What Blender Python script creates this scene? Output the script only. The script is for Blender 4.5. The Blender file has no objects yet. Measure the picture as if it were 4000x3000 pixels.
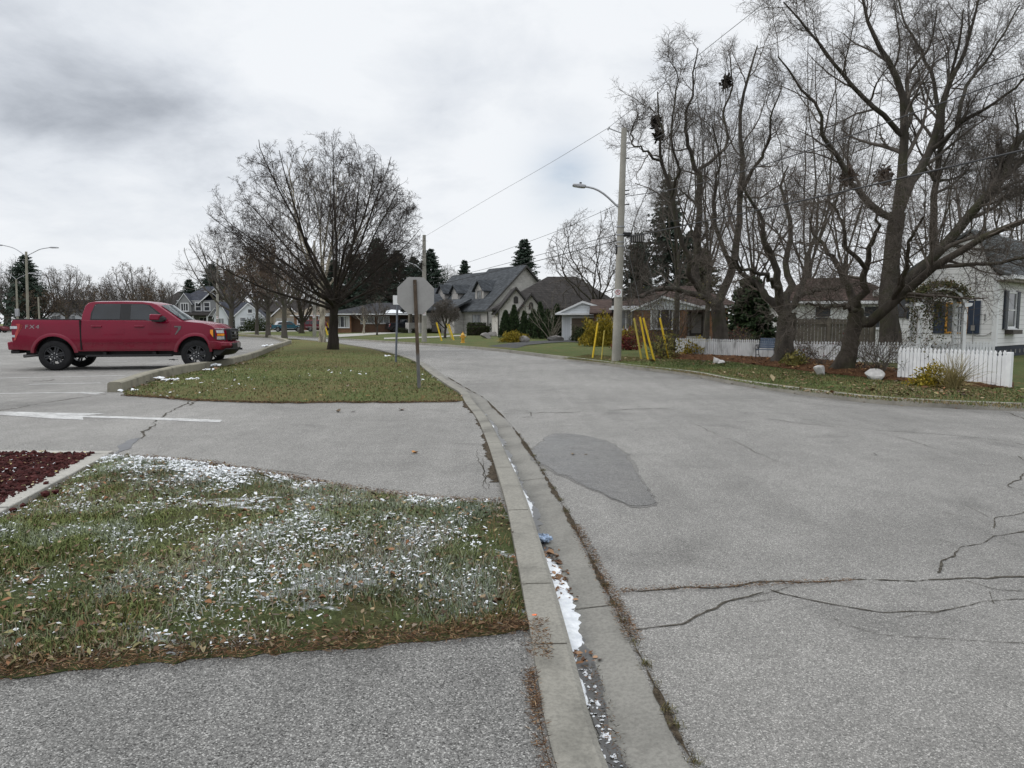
import bpy, bmesh, math, random
import numpy as np
from mathutils import Vector, Matrix, geometry
sc = bpy.context.scene
col = sc.collection
R = math.radians
# ---------------------------------------------------------------- camera
EYE, FPX, TH = 1.42, 2773.0, math.atan(237 / 2773.0)
cd = bpy.data.cameras.new("camera")
cam = bpy.data.objects.new("camera", cd)
col.objects.link(cam)
cd.sensor_width = 36
cd.lens = 36 * FPX / 4000
cd.clip_start, cd.clip_end = 0.05, 3000
cam.location = (0, 0, EYE)
cam.rotation_euler = (math.pi / 2 - TH, 0, 0)
sc.camera = cam
# ---------------------------------------------------------------- sky
SUN_EL, SUN_AZ = R(40), R(-84)          # azimuth measured from +Y towards +X
w = bpy.data.worlds.new("World")
sc.world = w
w.use_nodes = True
nt = w.node_tree
nt.nodes.clear()
def wn(t, **k):
    n = nt.nodes.new(t)
    for a, b in k.items():
        setattr(n, a, b)
    return n
def wl(a, b):
    nt.links.new(a, b)
def wmath(op, a, b=None, clamp=False):
    n = wn("ShaderNodeMath", operation=op, use_clamp=clamp)
    for i, v in enumerate((a, b)):
        if v is None: continue
        if isinstance(v, (int, float)): n.inputs[i].default_value = v
        else: wl(v, n.inputs[i])
    return n.outputs[0]
def wmix(f, a, b):
    n = wn("ShaderNodeMix", data_type='RGBA')
    for i, v in ((0, f), (6, a), (7, b)):
        if isinstance(v, (int, float)): n.inputs[i].default_value = v
        elif isinstance(v, tuple): n.inputs[i].default_value = v
        else: wl(v, n.inputs[i])
    return n.outputs[2]
sky = wn("ShaderNodeTexSky", sky_type='NISHITA', sun_disc=False, sun_elevation=SUN_EL, sun_rotation=SUN_AZ)
skys = wn("ShaderNodeVectorMath", operation='SCALE')
wl(sky.outputs[0], skys.inputs[0]); skys.inputs['Scale'].default_value = 0.12
tc = wn("ShaderNodeTexCoord")
sep = wn("ShaderNodeSeparateXYZ"); wl(tc.outputs['Generated'], sep.inputs[0])
zc = wmath('ADD', wmath('MAXIMUM', sep.outputs[2], 0.0), 0.26)
cmb = wn("ShaderNodeCombineXYZ")
wl(wmath('DIVIDE', sep.outputs[0], zc), cmb.inputs[0]); wl(wmath('DIVIDE', sep.outputs[1], zc), cmb.inputs[1])
def wnoise(scale, detail, rough, off, dist=0.0):
    mp = wn("ShaderNodeMapping"); wl(cmb.outputs[0], mp.inputs[0]); mp.inputs[1].default_value = off
    n = wn("ShaderNodeTexNoise"); wl(mp.outputs[0], n.inputs['Vector'])
    n.inputs['Scale'].default_value, n.inputs['Detail'].default_value = scale, detail
    n.inputs['Roughness'].default_value, n.inputs['Distortion'].default_value = rough, dist
    return n.outputs[0]
n1 = wnoise(1.05, 7, 0.5, (3.3, 1.7, 0), 0.3)
n2 = wnoise(3.0, 9, 0.6, (9.1, 4.2, 2), 0.2)
mass = wmath('ADD', wmath('MULTIPLY', n1, 0.52), wmath('MULTIPLY', n2, 0.48))
def lobe(v, k):                     # a bank of cloud centred on a direction
    d = wn("ShaderNodeVectorMath", operation='DOT_PRODUCT'); wl(tc.outputs['Generated'], d.inputs[0])
    d.inputs[1].default_value = Vector(v).normalized()
    return wmath('POWER', wmath('MAXIMUM', d.outputs['Value'], 0.0), k)
def wcl(a): return wmath('ADD', a, 0.0, True)
dark = 0.0
for v_, k_, a_ in (((-.74, 1, .43), 120, .06), ((-.66, 1, .315), 260, .075), ((-.53, 1, .285), 300, .085), ((-.42, 1, .262), 420, .085), ((-.30, 1, .24), 600, .04),
                   ((-.33, 1, .37), 140, -.085), ((-.50, 1, .19), 900, -.05), ((-.05, 1, .40), 120, .03), ((.45, 1, .30), 60, -.02)):
    dark = wmath('ADD', dark, wmath('MULTIPLY', lobe(v_, k_), a_))
mass = wmath('ADD', wmath('MULTIPLY', wmath('SUBTRACT', mass, .5), .85), .53)
mass = wmath('SUBTRACT', mass, dark)
cr = wn("ShaderNodeValToRGB"); wl(mass, cr.inputs[0])
e = cr.color_ramp.elements
e[0].position, e[0].color = 0.24, (0.41, 0.44, 0.49, 1)
e[1].position, e[1].color = 0.56, (0.915, 0.94, 0.972, 1)
m = cr.color_ramp.elements.new(0.345); m.color = (0.60, 0.635, 0.69, 1)
m = cr.color_ramp.elements.new(0.44); m.color = (0.775, 0.81, 0.86, 1)
hz = wmath('POWER', wmath('SUBTRACT', 1.0, wmath('MAXIMUM', sep.outputs[2], 0.0), True), 16)
clouds = wmix(wmath('MULTIPLY', hz, 0.75), cr.outputs[0], (0.80, 0.822, 0.855, 1))
# overcast sky is brightest overhead
up = wmath('ADD', 1.0, wmath('MULTIPLY', wmath('SUBTRACT', sep.outputs[2], 0.48, False), 3.0))
up = wmath('MAXIMUM', up, 1.0)
gain = wn("ShaderNodeVectorMath", operation='SCALE'); wl(clouds, gain.inputs[0]); wl(up, gain.inputs['Scale'])
gap = wmath('MULTIPLY', lobe((0.075, 1, 0.20), 900), 0.55)
gap = wmath('ADD', wmath('MULTIPLY', gap, wmath('MULTIPLY', n2, 1.6)), 0.03, True)
final = wmix(gap, gain.outputs[0], skys.outputs[0])
bg = wn("ShaderNodeBackground"); wl(final, bg.inputs[0]); bg.inputs[1].default_value = 1.0
wo = wn("ShaderNodeOutputWorld"); wl(bg.outputs[0], wo.inputs[0])
# ---------------------------------------------------------------- sun behind cloud
sl = bpy.data.lights.new("sun", 'SUN'); sl.energy = 0.9; sl.angle = R(16); sl.color = (1.0, 0.95, 0.88)
so = bpy.data.objects.new("sun", sl); col.objects.link(so)
sd = Vector((math.sin(SUN_AZ) * math.cos(SUN_EL), math.cos(SUN_AZ) * math.cos(SUN_EL), math.sin(SUN_EL)))
so.rotation_euler = sd.to_track_quat('Z', 'Y').to_euler()
so.location = (0, 0, 60)
vs = sc.view_settings
vs.view_transform, vs.look, vs.exposure, vs.gamma = 'Standard', 'None', 0.0, 1.0
sc.cycles.use_denoising = True
sc.cycles.max_bounces = 5
sc.cycles.diffuse_bounces = 3
sc.cycles.glossy_bounces = 2
sc.cycles.transparent_max_bounces = 4
sc.cycles.caustics_reflective = sc.cycles.caustics_refractive = False
sc.render.use_persistent_data = False
# ---------------------------------------------------------------- pixels of a 4000 x 3000 frame -> the place
CT, ST = math.cos(TH), math.sin(TH)
def ray(px, py):
    u, v = (px - 2000) / FPX, (1500 - py) / FPX
    d = (u, CT + v * ST, -ST + v * CT)
    return d[0] / d[1], d[2] / d[1]
def at(px, py, Y):                  # the point seen there at depth Y
    a, b = ray(px, py)
    return Vector((a * Y, Y, EYE + b * Y))
def flat(px, py, z=0.0):            # the point seen there on the level z
    a, b = ray(px, py)
    Y = (z - EYE) / b
    return Vector((a * Y, Y, z))
def D(x, y): return (x * 1.80832, y * 1.80832)
# ---------------------------------------------------------------- helpers
def nrm(a): return a / np.maximum(np.linalg.norm(a, axis=-1, keepdims=True), 1e-9)
def link(o, parent=None):
    col.objects.link(o)
    if parent: o.parent = parent
    return o
def tag(o, label=None, cat=None, group=None, kind=None):
    for k, v in (('label', label), ('category', cat), ('group', group), ('kind', kind)):
        if v: o[k] = v
    return o
def thing(name, label, cat, loc=(0, 0, 0), rz=0.0, group=None):
    o = link(bpy.data.objects.new(name, None))
    o.empty_display_size = 0.3
    o.location = loc; o.rotation_euler = (0, 0, rz)
    return tag(o, label, cat, group)
def npmesh(name, V, F, mats, parent=None, smooth=False, mi=None):
    """V (n,3); F (m,k) or a list of such arrays"""
    me = bpy.data.meshes.new(name)
    Fs = F if isinstance(F, list) else [F]
    Fs = [np.asarray(f, dtype=np.int32) for f in Fs if len(f)]
    me.vertices.add(len(V)); me.vertices.foreach_set('co', np.asarray(V, dtype=np.float32).ravel())
    lv = np.concatenate([f.ravel() for f in Fs])
    ls = np.concatenate([np.full(len(f), f.shape[1], dtype=np.int32) for f in Fs])
    me.loops.add(len(lv)); me.loops.foreach_set('vertex_index', lv)
    st = np.concatenate(([0], np.cumsum(ls)[:-1])).astype(np.int32)
    me.polygons.add(len(ls)); me.polygons.foreach_set('loop_start', st)
    me.polygons.foreach_set('use_smooth', np.full(len(ls), smooth))
    if mi is not None: me.polygons.foreach_set('material_index', np.asarray(mi, dtype=np.int32))
    me.update(calc_edges=True)
    for m_ in (mats if isinstance(mats, (list, tuple)) else [mats]): me.materials.append(m_)
    return link(bpy.data.objects.new(name, me), parent)
class MB:
    def __init__(s, M=None):
        s.v, s.f, s.m, s.M, s.cur = [], [], [], M or Matrix(), 0
    def add(s, vs_, fs):
        b = len(s.v)
        s.v += [tuple(s.M @ Vector(q)) for q in vs_]
        for f in fs:
            s.f.append([b + i for i in f]); s.m.append(s.cur)
        return s
    def box(s, x0, y0, z0, x1, y1, z1):
        if x1 < x0: x0, x1 = x1, x0
        if y1 < y0: y0, y1 = y1, y0
        if z1 < z0: z0, z1 = z1, z0
        return s.add([(x0, y0, z0), (x1, y0, z0), (x1, y1, z0), (x0, y1, z0), (x0, y0, z1), (x1, y0, z1), (x1, y1, z1), (x0, y1, z1)],
                     [(0, 3, 2, 1), (4, 5, 6, 7), (0, 1, 5, 4), (1, 2, 6, 5), (2, 3, 7, 6), (3, 0, 4, 7)])
    def quad(s, *p): return s.add(p, [tuple(range(len(p)))])
    def tube(s, pts, rad, n=8, cap=True):
        pts = [Vector(p) for p in pts]
        if not isinstance(rad, (list, tuple)): rad = [rad] * len(pts)
        rings = []
        d0 = (pts[-1] - pts[0]).normalized()
        ref = Vector((0, 0, 1)) if abs(d0.z) < 0.8 else Vector((1, 0, 0))
        for i, p in enumerate(pts):
            t = (pts[min(i + 1, len(pts) - 1)] - pts[max(i - 1, 0)]).normalized()
            u = t.cross(ref).normalized(); v = u.cross(t)
            rings.append([p + (u * math.cos(2 * math.pi * k / n) + v * math.sin(2 * math.pi * k / n)) * rad[i] for k in range(n)])
        vs_ = [q for r in rings for q in r]
        fs = [(i * n + k, i * n + (k + 1) % n, (i + 1) * n + (k + 1) % n, (i + 1) * n + k) for i in range(len(pts) - 1) for k in range(n)]
        if cap:
            fs += [tuple(range(n)), tuple((len(pts) - 1) * n + n - 1 - k for k in range(n))]
        return s.add(vs_, fs)
    def lathe(s, prof, n=24, axis='z', close=False):
        vs_, fs = [], []
        for r, h in prof:
            for k in range(n):
                a = 2 * math.pi * k / n
                c, q = r * math.cos(a), r * math.sin(a)
                vs_.append((c, q, h) if axis == 'z' else (c, h, q))
        m_ = len(prof)
        for i in range(m_ if close else m_ - 1):
            j = (i + 1) % m_
            fs += [(i * n + k, i * n + (k + 1) % n, j * n + (k + 1) % n, j * n + k) for k in range(n)]
        return s.add(vs_, fs)
    def prism(s, outline, a, b, plane='xz'):
        """outline of 2-D points, pushed from a to b along the third axis"""
        def p3(p, d): return (p[0], d, p[1]) if plane == 'xz' else ((p[0], p[1], d) if plane == 'xy' else (d, p[0], p[1]))
        n = len(outline)
        return s.add([p3(p, a) for p in outline] + [p3(p, b) for p in outline],
                     [tuple(range(n)), tuple(range(2 * n - 1, n - 1, -1))] + [(i, (i + 1) % n, n + (i + 1) % n, n + i) for i in range(n)])
    def build(s, name, mats, parent=None, smooth=False, bevel=0.0, seg=2, ang=35):
        me = bpy.data.meshes.new(name)
        me.from_pydata(s.v, [], s.f)
        mats = mats if isinstance(mats, (list, tuple)) else [mats]
        for m_ in mats: me.materials.append(m_)
        if len(mats) > 1: me.polygons.foreach_set('material_index', s.m)
        bm = bmesh.new(); bm.from_mesh(me)
        bmesh.ops.recalc_face_normals(bm, faces=bm.faces)
        bm.to_mesh(me); bm.free()
        o = link(bpy.data.objects.new(name, me), parent)
        finish(o, smooth, bevel, seg, ang)
        return o
def finish(o, smooth=False, bevel=0.0, seg=2, ang=35):
    me = o.data
    if bevel:
        md = o.modifiers.new('bevel', 'BEVEL'); md.width = bevel; md.segments = seg; md.limit_method = 'ANGLE'; md.angle_limit = R(30)
        smooth = True
    if smooth:
        me.polygons.foreach_set('use_smooth', [True] * len(me.polygons))
        bm = bmesh.new(); bm.from_mesh(me)
        for ed in bm.edges:
            if len(ed.link_faces) == 2 and ed.calc_face_angle(0) > R(ang): ed.smooth = False
        bm.to_mesh(me); bm.free()
def copy_thing(o, loc=None, rz=None, scale=None, label=None, group=None):
    """a thing, its parts and their sub-parts"""
    def cp(q, par):
        c = q.copy(); col.objects.link(c)
        if par: c.parent = par
        for ch in list(q.children): cp(ch, c)
        return c
    c = cp(o, None)
    if loc is not None: c.location = loc
    if rz is not None: c.rotation_euler = (0, 0, rz)
    if scale is not None: c.scale = scale if isinstance(scale, tuple) else (scale,) * 3
    if label: c['label'] = label
    if group: c['group'] = group
    return c
# ---------------------------------------------------------------- materials
class NB:
    def __init__(s, name):
        s.mat = bpy.data.materials.new(name); s.mat.use_nodes = True
        s.t = s.mat.node_tree; s.t.nodes.clear()
        s.out = s.n("ShaderNodeOutputMaterial"); s.b = s.n("ShaderNodeBsdfPrincipled")
        s.l(s.b.outputs[0], s.out.inputs[0])
        s.co = s.n("ShaderNodeTexCoord").outputs['Object']
    def n(s, t, **k):
        q = s.t.nodes.new(t)
        for a, b in k.items(): setattr(q, a, b)
        return q
    def l(s, a, b): s.t.links.new(a, b)
    def put(s, sock, v):
        if isinstance(v, tuple) and len(v) == 3 and sock.type == 'RGBA': v = v + (1,)
        if isinstance(v, (int, float, tuple, list, Vector)): sock.default_value = v
        else: s.l(v, sock)
    def pos(s):
        return s.n("ShaderNodeNewGeometry").outputs['Position']
    def noise(s, scale, detail=4, rough=0.55, vec=None, dist=0.0, out=0):
        q = s.n("ShaderNodeTexNoise"); s.l(vec or s.co, q.inputs['Vector'])
        q.inputs['Scale'].default_value, q.inputs['Detail'].default_value = scale, detail
        q.inputs['Roughness'].default_value, q.inputs['Distortion'].default_value = rough, dist
        return q.outputs[out]
    def vor(s, scale, vec=None, feature='F1', out='Distance', rnd=1.0):
        q = s.n("ShaderNodeTexVoronoi", feature=feature); s.l(vec or s.co, q.inputs['Vector'])
        q.inputs['Scale'].default_value = scale; q.inputs['Randomness'].default_value = rnd
        return q.outputs[out]
    def map(s, sc_=(1, 1, 1), loc=(0, 0, 0), rot=(0, 0, 0), vec=None):
        q = s.n("ShaderNodeMapping"); s.l(vec or s.co, q.inputs[0])
        q.inputs[1].default_value, q.inputs[2].default_value, q.inputs[3].default_value = loc, rot, sc_
        return q.outputs[0]
    def ramp(s, fac, stops, interp='LINEAR'):
        q = s.n("ShaderNodeValToRGB"); s.put(q.inputs[0], fac); q.color_ramp.interpolation = interp
        el = q.color_ramp.elements
        while len(el) < len(stops): el.new(0.5)
        for e_, (p, c) in zip(el, stops):
            e_.position = p; e_.color = (c, c, c, 1) if isinstance(c, (int, float)) else tuple(c) + (1,)
        return q.outputs[0]
    def mix(s, f, a, b, mode='MIX'):
        q = s.n("ShaderNodeMix", data_type='RGBA', blend_type=mode)
        s.put(q.inputs[0], f); s.put(q.inputs[6], a); s.put(q.inputs[7], b)
        return q.outputs[2]
    def math(s, op, a, b=0.0, clamp=False):
        q = s.n("ShaderNodeMath", operation=op, use_clamp=clamp); s.put(q.inputs[0], a); s.put(q.inputs[1], b)
        return q.outputs[0]
    def bump(s, h, strength=0.5, dist=0.02):
        q = s.n("ShaderNodeBump"); s.put(q.inputs['Height'], h)
        q.inputs['Strength'].default_value, q.inputs['Distance'].default_value = strength, dist
        s.l(q.outputs[0], s.b.inputs['Normal'])
    def set(s, color=None, rough=None, metal=None, spec=None, coat=None):
        if color is not None: s.put(s.b.inputs['Base Color'], color)
        if rough is not None: s.put(s.b.inputs['Roughness'], rough)
        if metal is not None: s.put(s.b.inputs['Metallic'], metal)
        if spec is not None: s.put(s.b.inputs['Specular IOR Level'], spec)
        if coat is not None:
            s.put(s.b.inputs['Coat Weight'], coat); s.b.inputs['Coat Roughness'].default_value = 0.03
        return s.mat
def simple(name, c, rough=0.6, metal=0.0, var=0.25, scale=6.0, bump=0.0, spec=0.5, coat=None):
    b = NB(name)
    f = b.noise(scale, 5, 0.6)
    lo = tuple(x * (1 - var) for x in c); hi = tuple(min(1, x * (1 + var)) for x in c)
    cc = b.ramp(f, [(0.3, lo), (0.7, hi)])
    if bump: b.bump(b.noise(scale * 6, 4), bump, 0.01)
    return b.set(cc, rough, metal, spec, coat)
# ---------------------------------------------------------------- ground materials
def asphalt(name, tone=1.0, chip=95.0, contrast=1.0, warm=0.0, sheen=0.85):
    b = NB(name); P = b.pos()
    cell = b.vor(chip, P, out='Color')
    q = b.n("ShaderNodeSeparateColor"); b.l(cell, q.inputs[0])
    k = contrast
    def g(x): return tuple(max(0.02, (0.24 + (x - 0.24) * k)) * tone * s_ for s_ in (1.015 + warm, 0.985, 0.925 - warm))
    stone = b.ramp(q.outputs[0], [(0.0, g(0.085)), (0.18, g(0.17)), (0.5, g(0.235)), (0.8, g(0.30)), (1.0, g(0.52))])
    edge = b.vor(chip, P, feature='DISTANCE_TO_EDGE')
    tar = b.ramp(edge, [(0.02, 0.55), (0.12, 1.0)])
    c = b.mix(1.0, stone, tar, 'MULTIPLY')
    big = b.ramp(b.noise(0.35, 6, 0.62, P, 0.4), [(0.28, 0.80), (0.5, 1.0), (0.72, 1.14)])
    c = b.mix(1.0, c, big, 'MULTIPLY')
    lane = b.ramp(b.noise(.11, 3, .5, b.map((1, 1, 1), (2, 9, 0), vec=P), 1.0), [(.32, .80), (.5, .98), (.66, 1.10)])
    c = b.mix(1.0, c, lane, 'MULTIPLY')
    mid = b.ramp(b.noise(3.2, 5, 0.65, P), [(0.3, 0.90), (0.7, 1.08)])
    c = b.mix(1.0, c, mid, 'MULTIPLY')
    st = b.ramp(b.noise(1.6, 4, 0.6, b.map((2.2, 0.16, 1), vec=P), 0.3), [(0.35, 0.94), (0.65, 1.05)])
    c = b.mix(1.0, c, st, 'MULTIPLY')
    blot = b.ramp(b.noise(0.9, 3, 0.5, b.map((1, 1, 1), (7, 3, 0), vec=P), 0.8), [(0.60, 1.0), (0.76, 0.74)])
    c = b.mix(1.0, c, blot, 'MULTIPLY')
    h = b.math('ADD', b.math('MULTIPLY', edge, 1.2), b.math('MULTIPLY', b.noise(240, 3, 0.6, P), 0.4))
    b.bump(h, 0.55, 0.008)
    return b.set(c, sheen, spec=0.3)
M = {}
M['road'] = asphalt('road_asphalt', 1.04, 185, 0.8)
M['lot'] = asphalt('lot_asphalt', 1.0, 175, 0.8)
M['path'] = asphalt('coarse_asphalt', 0.76, 185, 1.2, -0.01)
M['drive_dark'] = asphalt('sealed_asphalt', 0.22, 90, 0.8, -0.03)
def concrete(name, c=(0.27, 0.262, 0.24), dirt=0.35, sc_=2.0):
    b = NB(name); P = b.pos()
    n_ = b.noise(sc_, 7, 0.65, P)
    lo = tuple(x * (1 - dirt) for x in c); hi = tuple(x * 1.18 for x in c)
    cc = b.ramp(n_, [(0.28, lo), (0.5, c), (0.75, hi)])
    sp = b.ramp(b.noise(60, 3, 0.7, P), [(0.35, 0.80), (0.6, 1.08)])
    cc = b.mix(1.0, cc, sp, 'MULTIPLY')
    pit = b.ramp(b.vor(26, P), [(0.0, 0.55), (0.09, 1.0)])
    cc = b.mix(b.ramp(b.noise(5, 2, 0.5, P), [(0.5, 0.0), (0.62, 1.0)]), cc, b.mix(1.0, cc, pit, 'MULTIPLY'))
    b.bump(b.noise(70, 5, 0.6, P), 0.35, 0.01)
    return b.set(cc, 0.9, spec=0.25)
M['curb'] = concrete('kerb_concrete', (0.205, 0.197, 0.172), 0.45)
M['gutter'] = concrete('gutter_concrete', (0.188, 0.182, 0.164), 0.35)
M['slab'] = concrete('pale_concrete', (0.33, 0.32, 0.29), 0.25)
M['lotkerb'] = concrete('kerb_mossy', (0.23, 0.215, 0.17), 0.5, 3.0)
M['kerb_r'] = concrete('right_kerb', (0.30, 0.285, 0.25), 0.35)
M['pole'] = concrete('pole_concrete', (0.30, 0.288, 0.255), 0.28, 1.2)
def lawn(name, greens, straw, strawbias=0.5, leaf=0.0, snow=0.0):
    b = NB(name); P = b.pos()
    blade = b.noise(38, 4, 0.7, b.map((1.0, 1.0, 1.0), vec=P))
    c = b.ramp(blade, [(0.25, greens[0]), (0.5, greens[1]), (0.75, greens[2])])
    sm = b.noise(0.55, 6, 0.65, P, 0.5)
    sm = b.math('ADD', b.math('MULTIPLY', sm, 0.75), b.math('MULTIPLY', b.noise(9, 4, 0.6, P), 0.25))
    c = b.mix(b.ramp(sm, [(strawbias - 0.10, 0.0), (strawbias + 0.12, 0.85)]), c, b.ramp(blade, [(0.3, straw[0]), (0.7, straw[1])]))
    if leaf:
        v = b.vor(7.0, b.map((1, 1, 1), (3, 1, 0), vec=P)); vc = b.vor(7.0, b.map((1, 1, 1), (3, 1, 0), vec=P), out='Color')
        q = b.n("ShaderNodeSeparateColor"); b.l(vc, q.inputs[0])
        lc = b.ramp(q.outputs[1], [(0.0, (0.12, 0.055, 0.022)), (0.5, (0.22, 0.12, 0.05)), (1.0, (0.36, 0.24, 0.10))])
        mk = b.math('MULTIPLY', b.ramp(v, [(0.26, 1.0), (0.34, 0.0)]), b.ramp(q.outputs[0], [(1 - leaf - 0.02, 0.0), (1 - leaf, 1.0)]))
        c = b.mix(mk, c, lc)
    if snow:
        sn = b.noise(1.4, 8, 0.75, b.map((0.6, 1.4, 1), vec=P))
        c = b.mix(b.ramp(sn, [(1 - snow, 0.0), (1.04 - snow, 0.8)]), c, (0.75, 0.78, 0.82))
    b.bump(b.noise(45, 4, 0.7, P), 0.9, 0.05)
    return b.set(c, 0.95, spec=0.15)
G3 = [(.048, .066, .02), (.10, .122, .042), (.165, .185, .07)]
S2 = [(0.085, 0.062, 0.026), (0.20, 0.155, 0.075)]
M['lawn'] = lawn('lawn_grass', [(.036, .056, .016), (.074, .098, .031), (.125, .15, .052)], S2, 0.56, 0.12)
M['island'] = lawn('island_grass', G3, S2, 0.50, 0.16, 0.26)
M['patch'] = lawn('patch_soil', [(.03, .04, .014), (.068, .085, .03), (.115, .135, .052)], [(0.05, 0.035, 0.018), (0.11, 0.08, 0.04)], 0.56, 0, 0.42)
M['far'] = lawn('far_grass', G3, S2, 0.55)
b = NB('mulch'); P = b.pos()
cc = b.ramp(b.noise(26, 5, 0.7, P), [(0.3, (0.022, 0.012, 0.007)), (0.5, (0.075, 0.036, 0.018)), (0.72, (0.20, 0.105, 0.045))])
b.bump(b.noise(30, 4, 0.7, P), 0.9, 0.05)
M['mulch'] = b.set(cc, 0.95, spec=0.1)
M['lava'] = simple('lava_rock', (0.048, 0.0125, 0.0115), 0.9, var=0.75, scale=9, bump=0.6, spec=0.2)
M['lavabed'] = simple('lava_bed', (0.03, 0.009, 0.008), 0.95, var=0.6, scale=40)
b = NB('road_paint'); P = b.pos()
wear = b.ramp(b.noise(7, 7, 0.75, P), [(0.38, (0.25, 0.245, 0.24)), (0.52, (0.46, 0.46, 0.45)), (0.72, (0.60, 0.60, 0.59))])
b.bump(b.noise(200, 3, 0.6, P), 0.4, 0.006)
M['paint'] = b.set(b.mix(1.0, wear, b.ramp(b.vor(95, P, out='Color'), [(0.1, 0.72), (0.9, 1.1)]), 'MULTIPLY'), 0.8)
M['crack'] = simple('crack_dirt', (0.062, 0.056, 0.046), 0.95, var=0.6, scale=30, spec=0.1)
M['tar'] = simple('tar_sealant', (0.105, 0.107, 0.112), 0.6, var=0.2, scale=8)
M['debris'] = simple('gutter_debris', (0.060, 0.048, 0.034), 0.95, var=0.7, scale=45, bump=0.7, spec=0.1)
M['wetline'] = simple('wet_concrete', (0.062, 0.060, 0.056), 0.28, var=0.3, scale=9, spec=0.5)
b = NB('wet_asphalt'); P = b.pos()
q = b.n("ShaderNodeSeparateColor"); b.l(b.vor(185, P, out='Color'), q.inputs[0])
cc = b.ramp(q.outputs[0], [(0.0, (0.03, 0.029, 0.028)), (0.5, (0.092, 0.09, 0.086)), (1.0, (0.23, 0.226, 0.218))])
b.bump(b.vor(185, P, feature='DISTANCE_TO_EDGE'), 0.5, 0.006)
cc = b.mix(b.ramp(b.noise(2.4, 6, .65, P), [(.40, 0.0), (.66, .6)]), cc, b.mix(1.0, cc, (1.3, 1.28, 1.25), 'MULTIPLY'))
M['wet'] = b.set(cc, b.ramp(b.noise(1.3, 4, 0.6, P), [(0.40, 0.32), (0.65, 0.62)]), spec=0.4)
b = NB('snow'); P = b.pos()
b.bump(b.noise(60, 4, 0.6, P), 0.4, 0.01)
b.b.inputs['Subsurface Weight'].default_value = 0.15
b.b.inputs['Subsurface Radius'].default_value = (0.02, 0.02, 0.025)
M['snow'] = b.set(b.ramp(b.noise(14, 5, 0.6, P), [(0.3, (0.50, 0.525, 0.55)), (0.65, (0.76, 0.775, 0.79))]), 0.7, spec=0.3)
# ---------------------------------------------------------------- curves of the ground
def catmull(pts, step):
    pts = [np.array(p, float) for p in pts]
    out = []
    for i in range(len(pts) - 1):
        p0, p1, p2, p3 = pts[max(i - 1, 0)], pts[i], pts[i + 1], pts[min(i + 2, len(pts) - 1)]
        n = max(2, int(np.linalg.norm(p2 - p1) / step))
        for k in range(n):
            t = k / n
            out.append(0.5 * ((2 * p1) + (-p0 + p2) * t + (2 * p0 - 5 * p1 + 4 * p2 - p3) * t * t + (-p0 + 3 * p1 - 3 * p2 + p3) * t ** 3))
    out.append(pts[-1])
    return np.array(out)
def offs(c, d):                     # curve moved d to its left (seen along its direction); d may vary
    t = np.gradient(c, axis=0); t /= np.linalg.norm(t, axis=1)[:, None]
    return c + np.stack([-t[:, 1], t[:, 0]], 1) * (np.asarray(d)[:, None] if np.ndim(d) else d)
fl = lambda px, py, z=0.0: tuple(flat(px, py, z))[:2]
fd = lambda x, y, z=0.0: fl(x * 1.80832, y * 1.80832, z)
# kerb face of the left side, from behind the camera to the far bend
KF = [(0.62, -2.5), (0.50, -0.5), (0.42, 1.0)] + [fd(*p) for p in [(1303, 1659), (1268, 1540), (1240, 1440), (1213, 1350), (1190, 1270), (1160, 1170), (1140, 1108), (1112, 1035), (1086, 972), (1056, 915), (1028, 880), (1012, 860)]]
KF += [fl(1775, 1521), fl(1700, 1470), (-3.2, 24.6), (-4.55, 29.4), (-6.95, 36.5), (-9.25, 42.2), (-11.9, 48.2), (-15.0, 54.5), (-19.0, 61), (-24.5, 68.5), (-32, 77.5), (-42, 88), (-80, 126)]
KF = catmull(KF, 0.35)
# kerb face of the right side, from the side street on the right to the far bend
RCp = [(400, 5.0), (60, 6.5), (25, 8.2), (14, 9.9), (10.6, 10.8)] + [fl(*p) for p in [(4000, 1603), (3516, 1581), (3233, 1551), (2900, 1504), (2712, 1467), (2500, 1443), (2312, 1417), (2129, 1394), (1962, 1373), (1840, 1361), (1722, 1351.5), (1649, 1347)]]
RCp += [(-8.6, 51.5), (-12.1, 57.6), (-16.2, 64), (-21, 71.5), (-26.5, 79.5), (-34, 89), (-50, 107), (-90, 150)]
RC = catmull(RCp[2:], 0.6)
RC = np.vstack([np.array(RCp[:2]), RC])
_S, _E = RC[:-1], RC[1:]
def rdist(x, y):
    p = np.stack([np.atleast_1d(x), np.atleast_1d(y)], -1)[:, None, :]
    ab = _E - _S; t = np.clip(((p - _S) * ab).sum(-1) / (ab * ab).sum(-1), 0, 1)
    return np.sqrt((((_S + t[..., None] * ab) - p) ** 2).sum(-1)).min(1)
def H(x, y):                        # level of the lawns beyond the right-hand kerb
    d = rdist(x, y)
    h = 0.12 + 0.002 * np.minimum(d, 40)
    return h if np.ndim(x) else float(h[0])
def G(px, py):                      # the point seen there on those lawns
    z = 0.2
    for _ in range(25):
        p = flat(px, py, z); z = H(p.x, p.y)
    return Vector((p.x, p.y, z))
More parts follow.
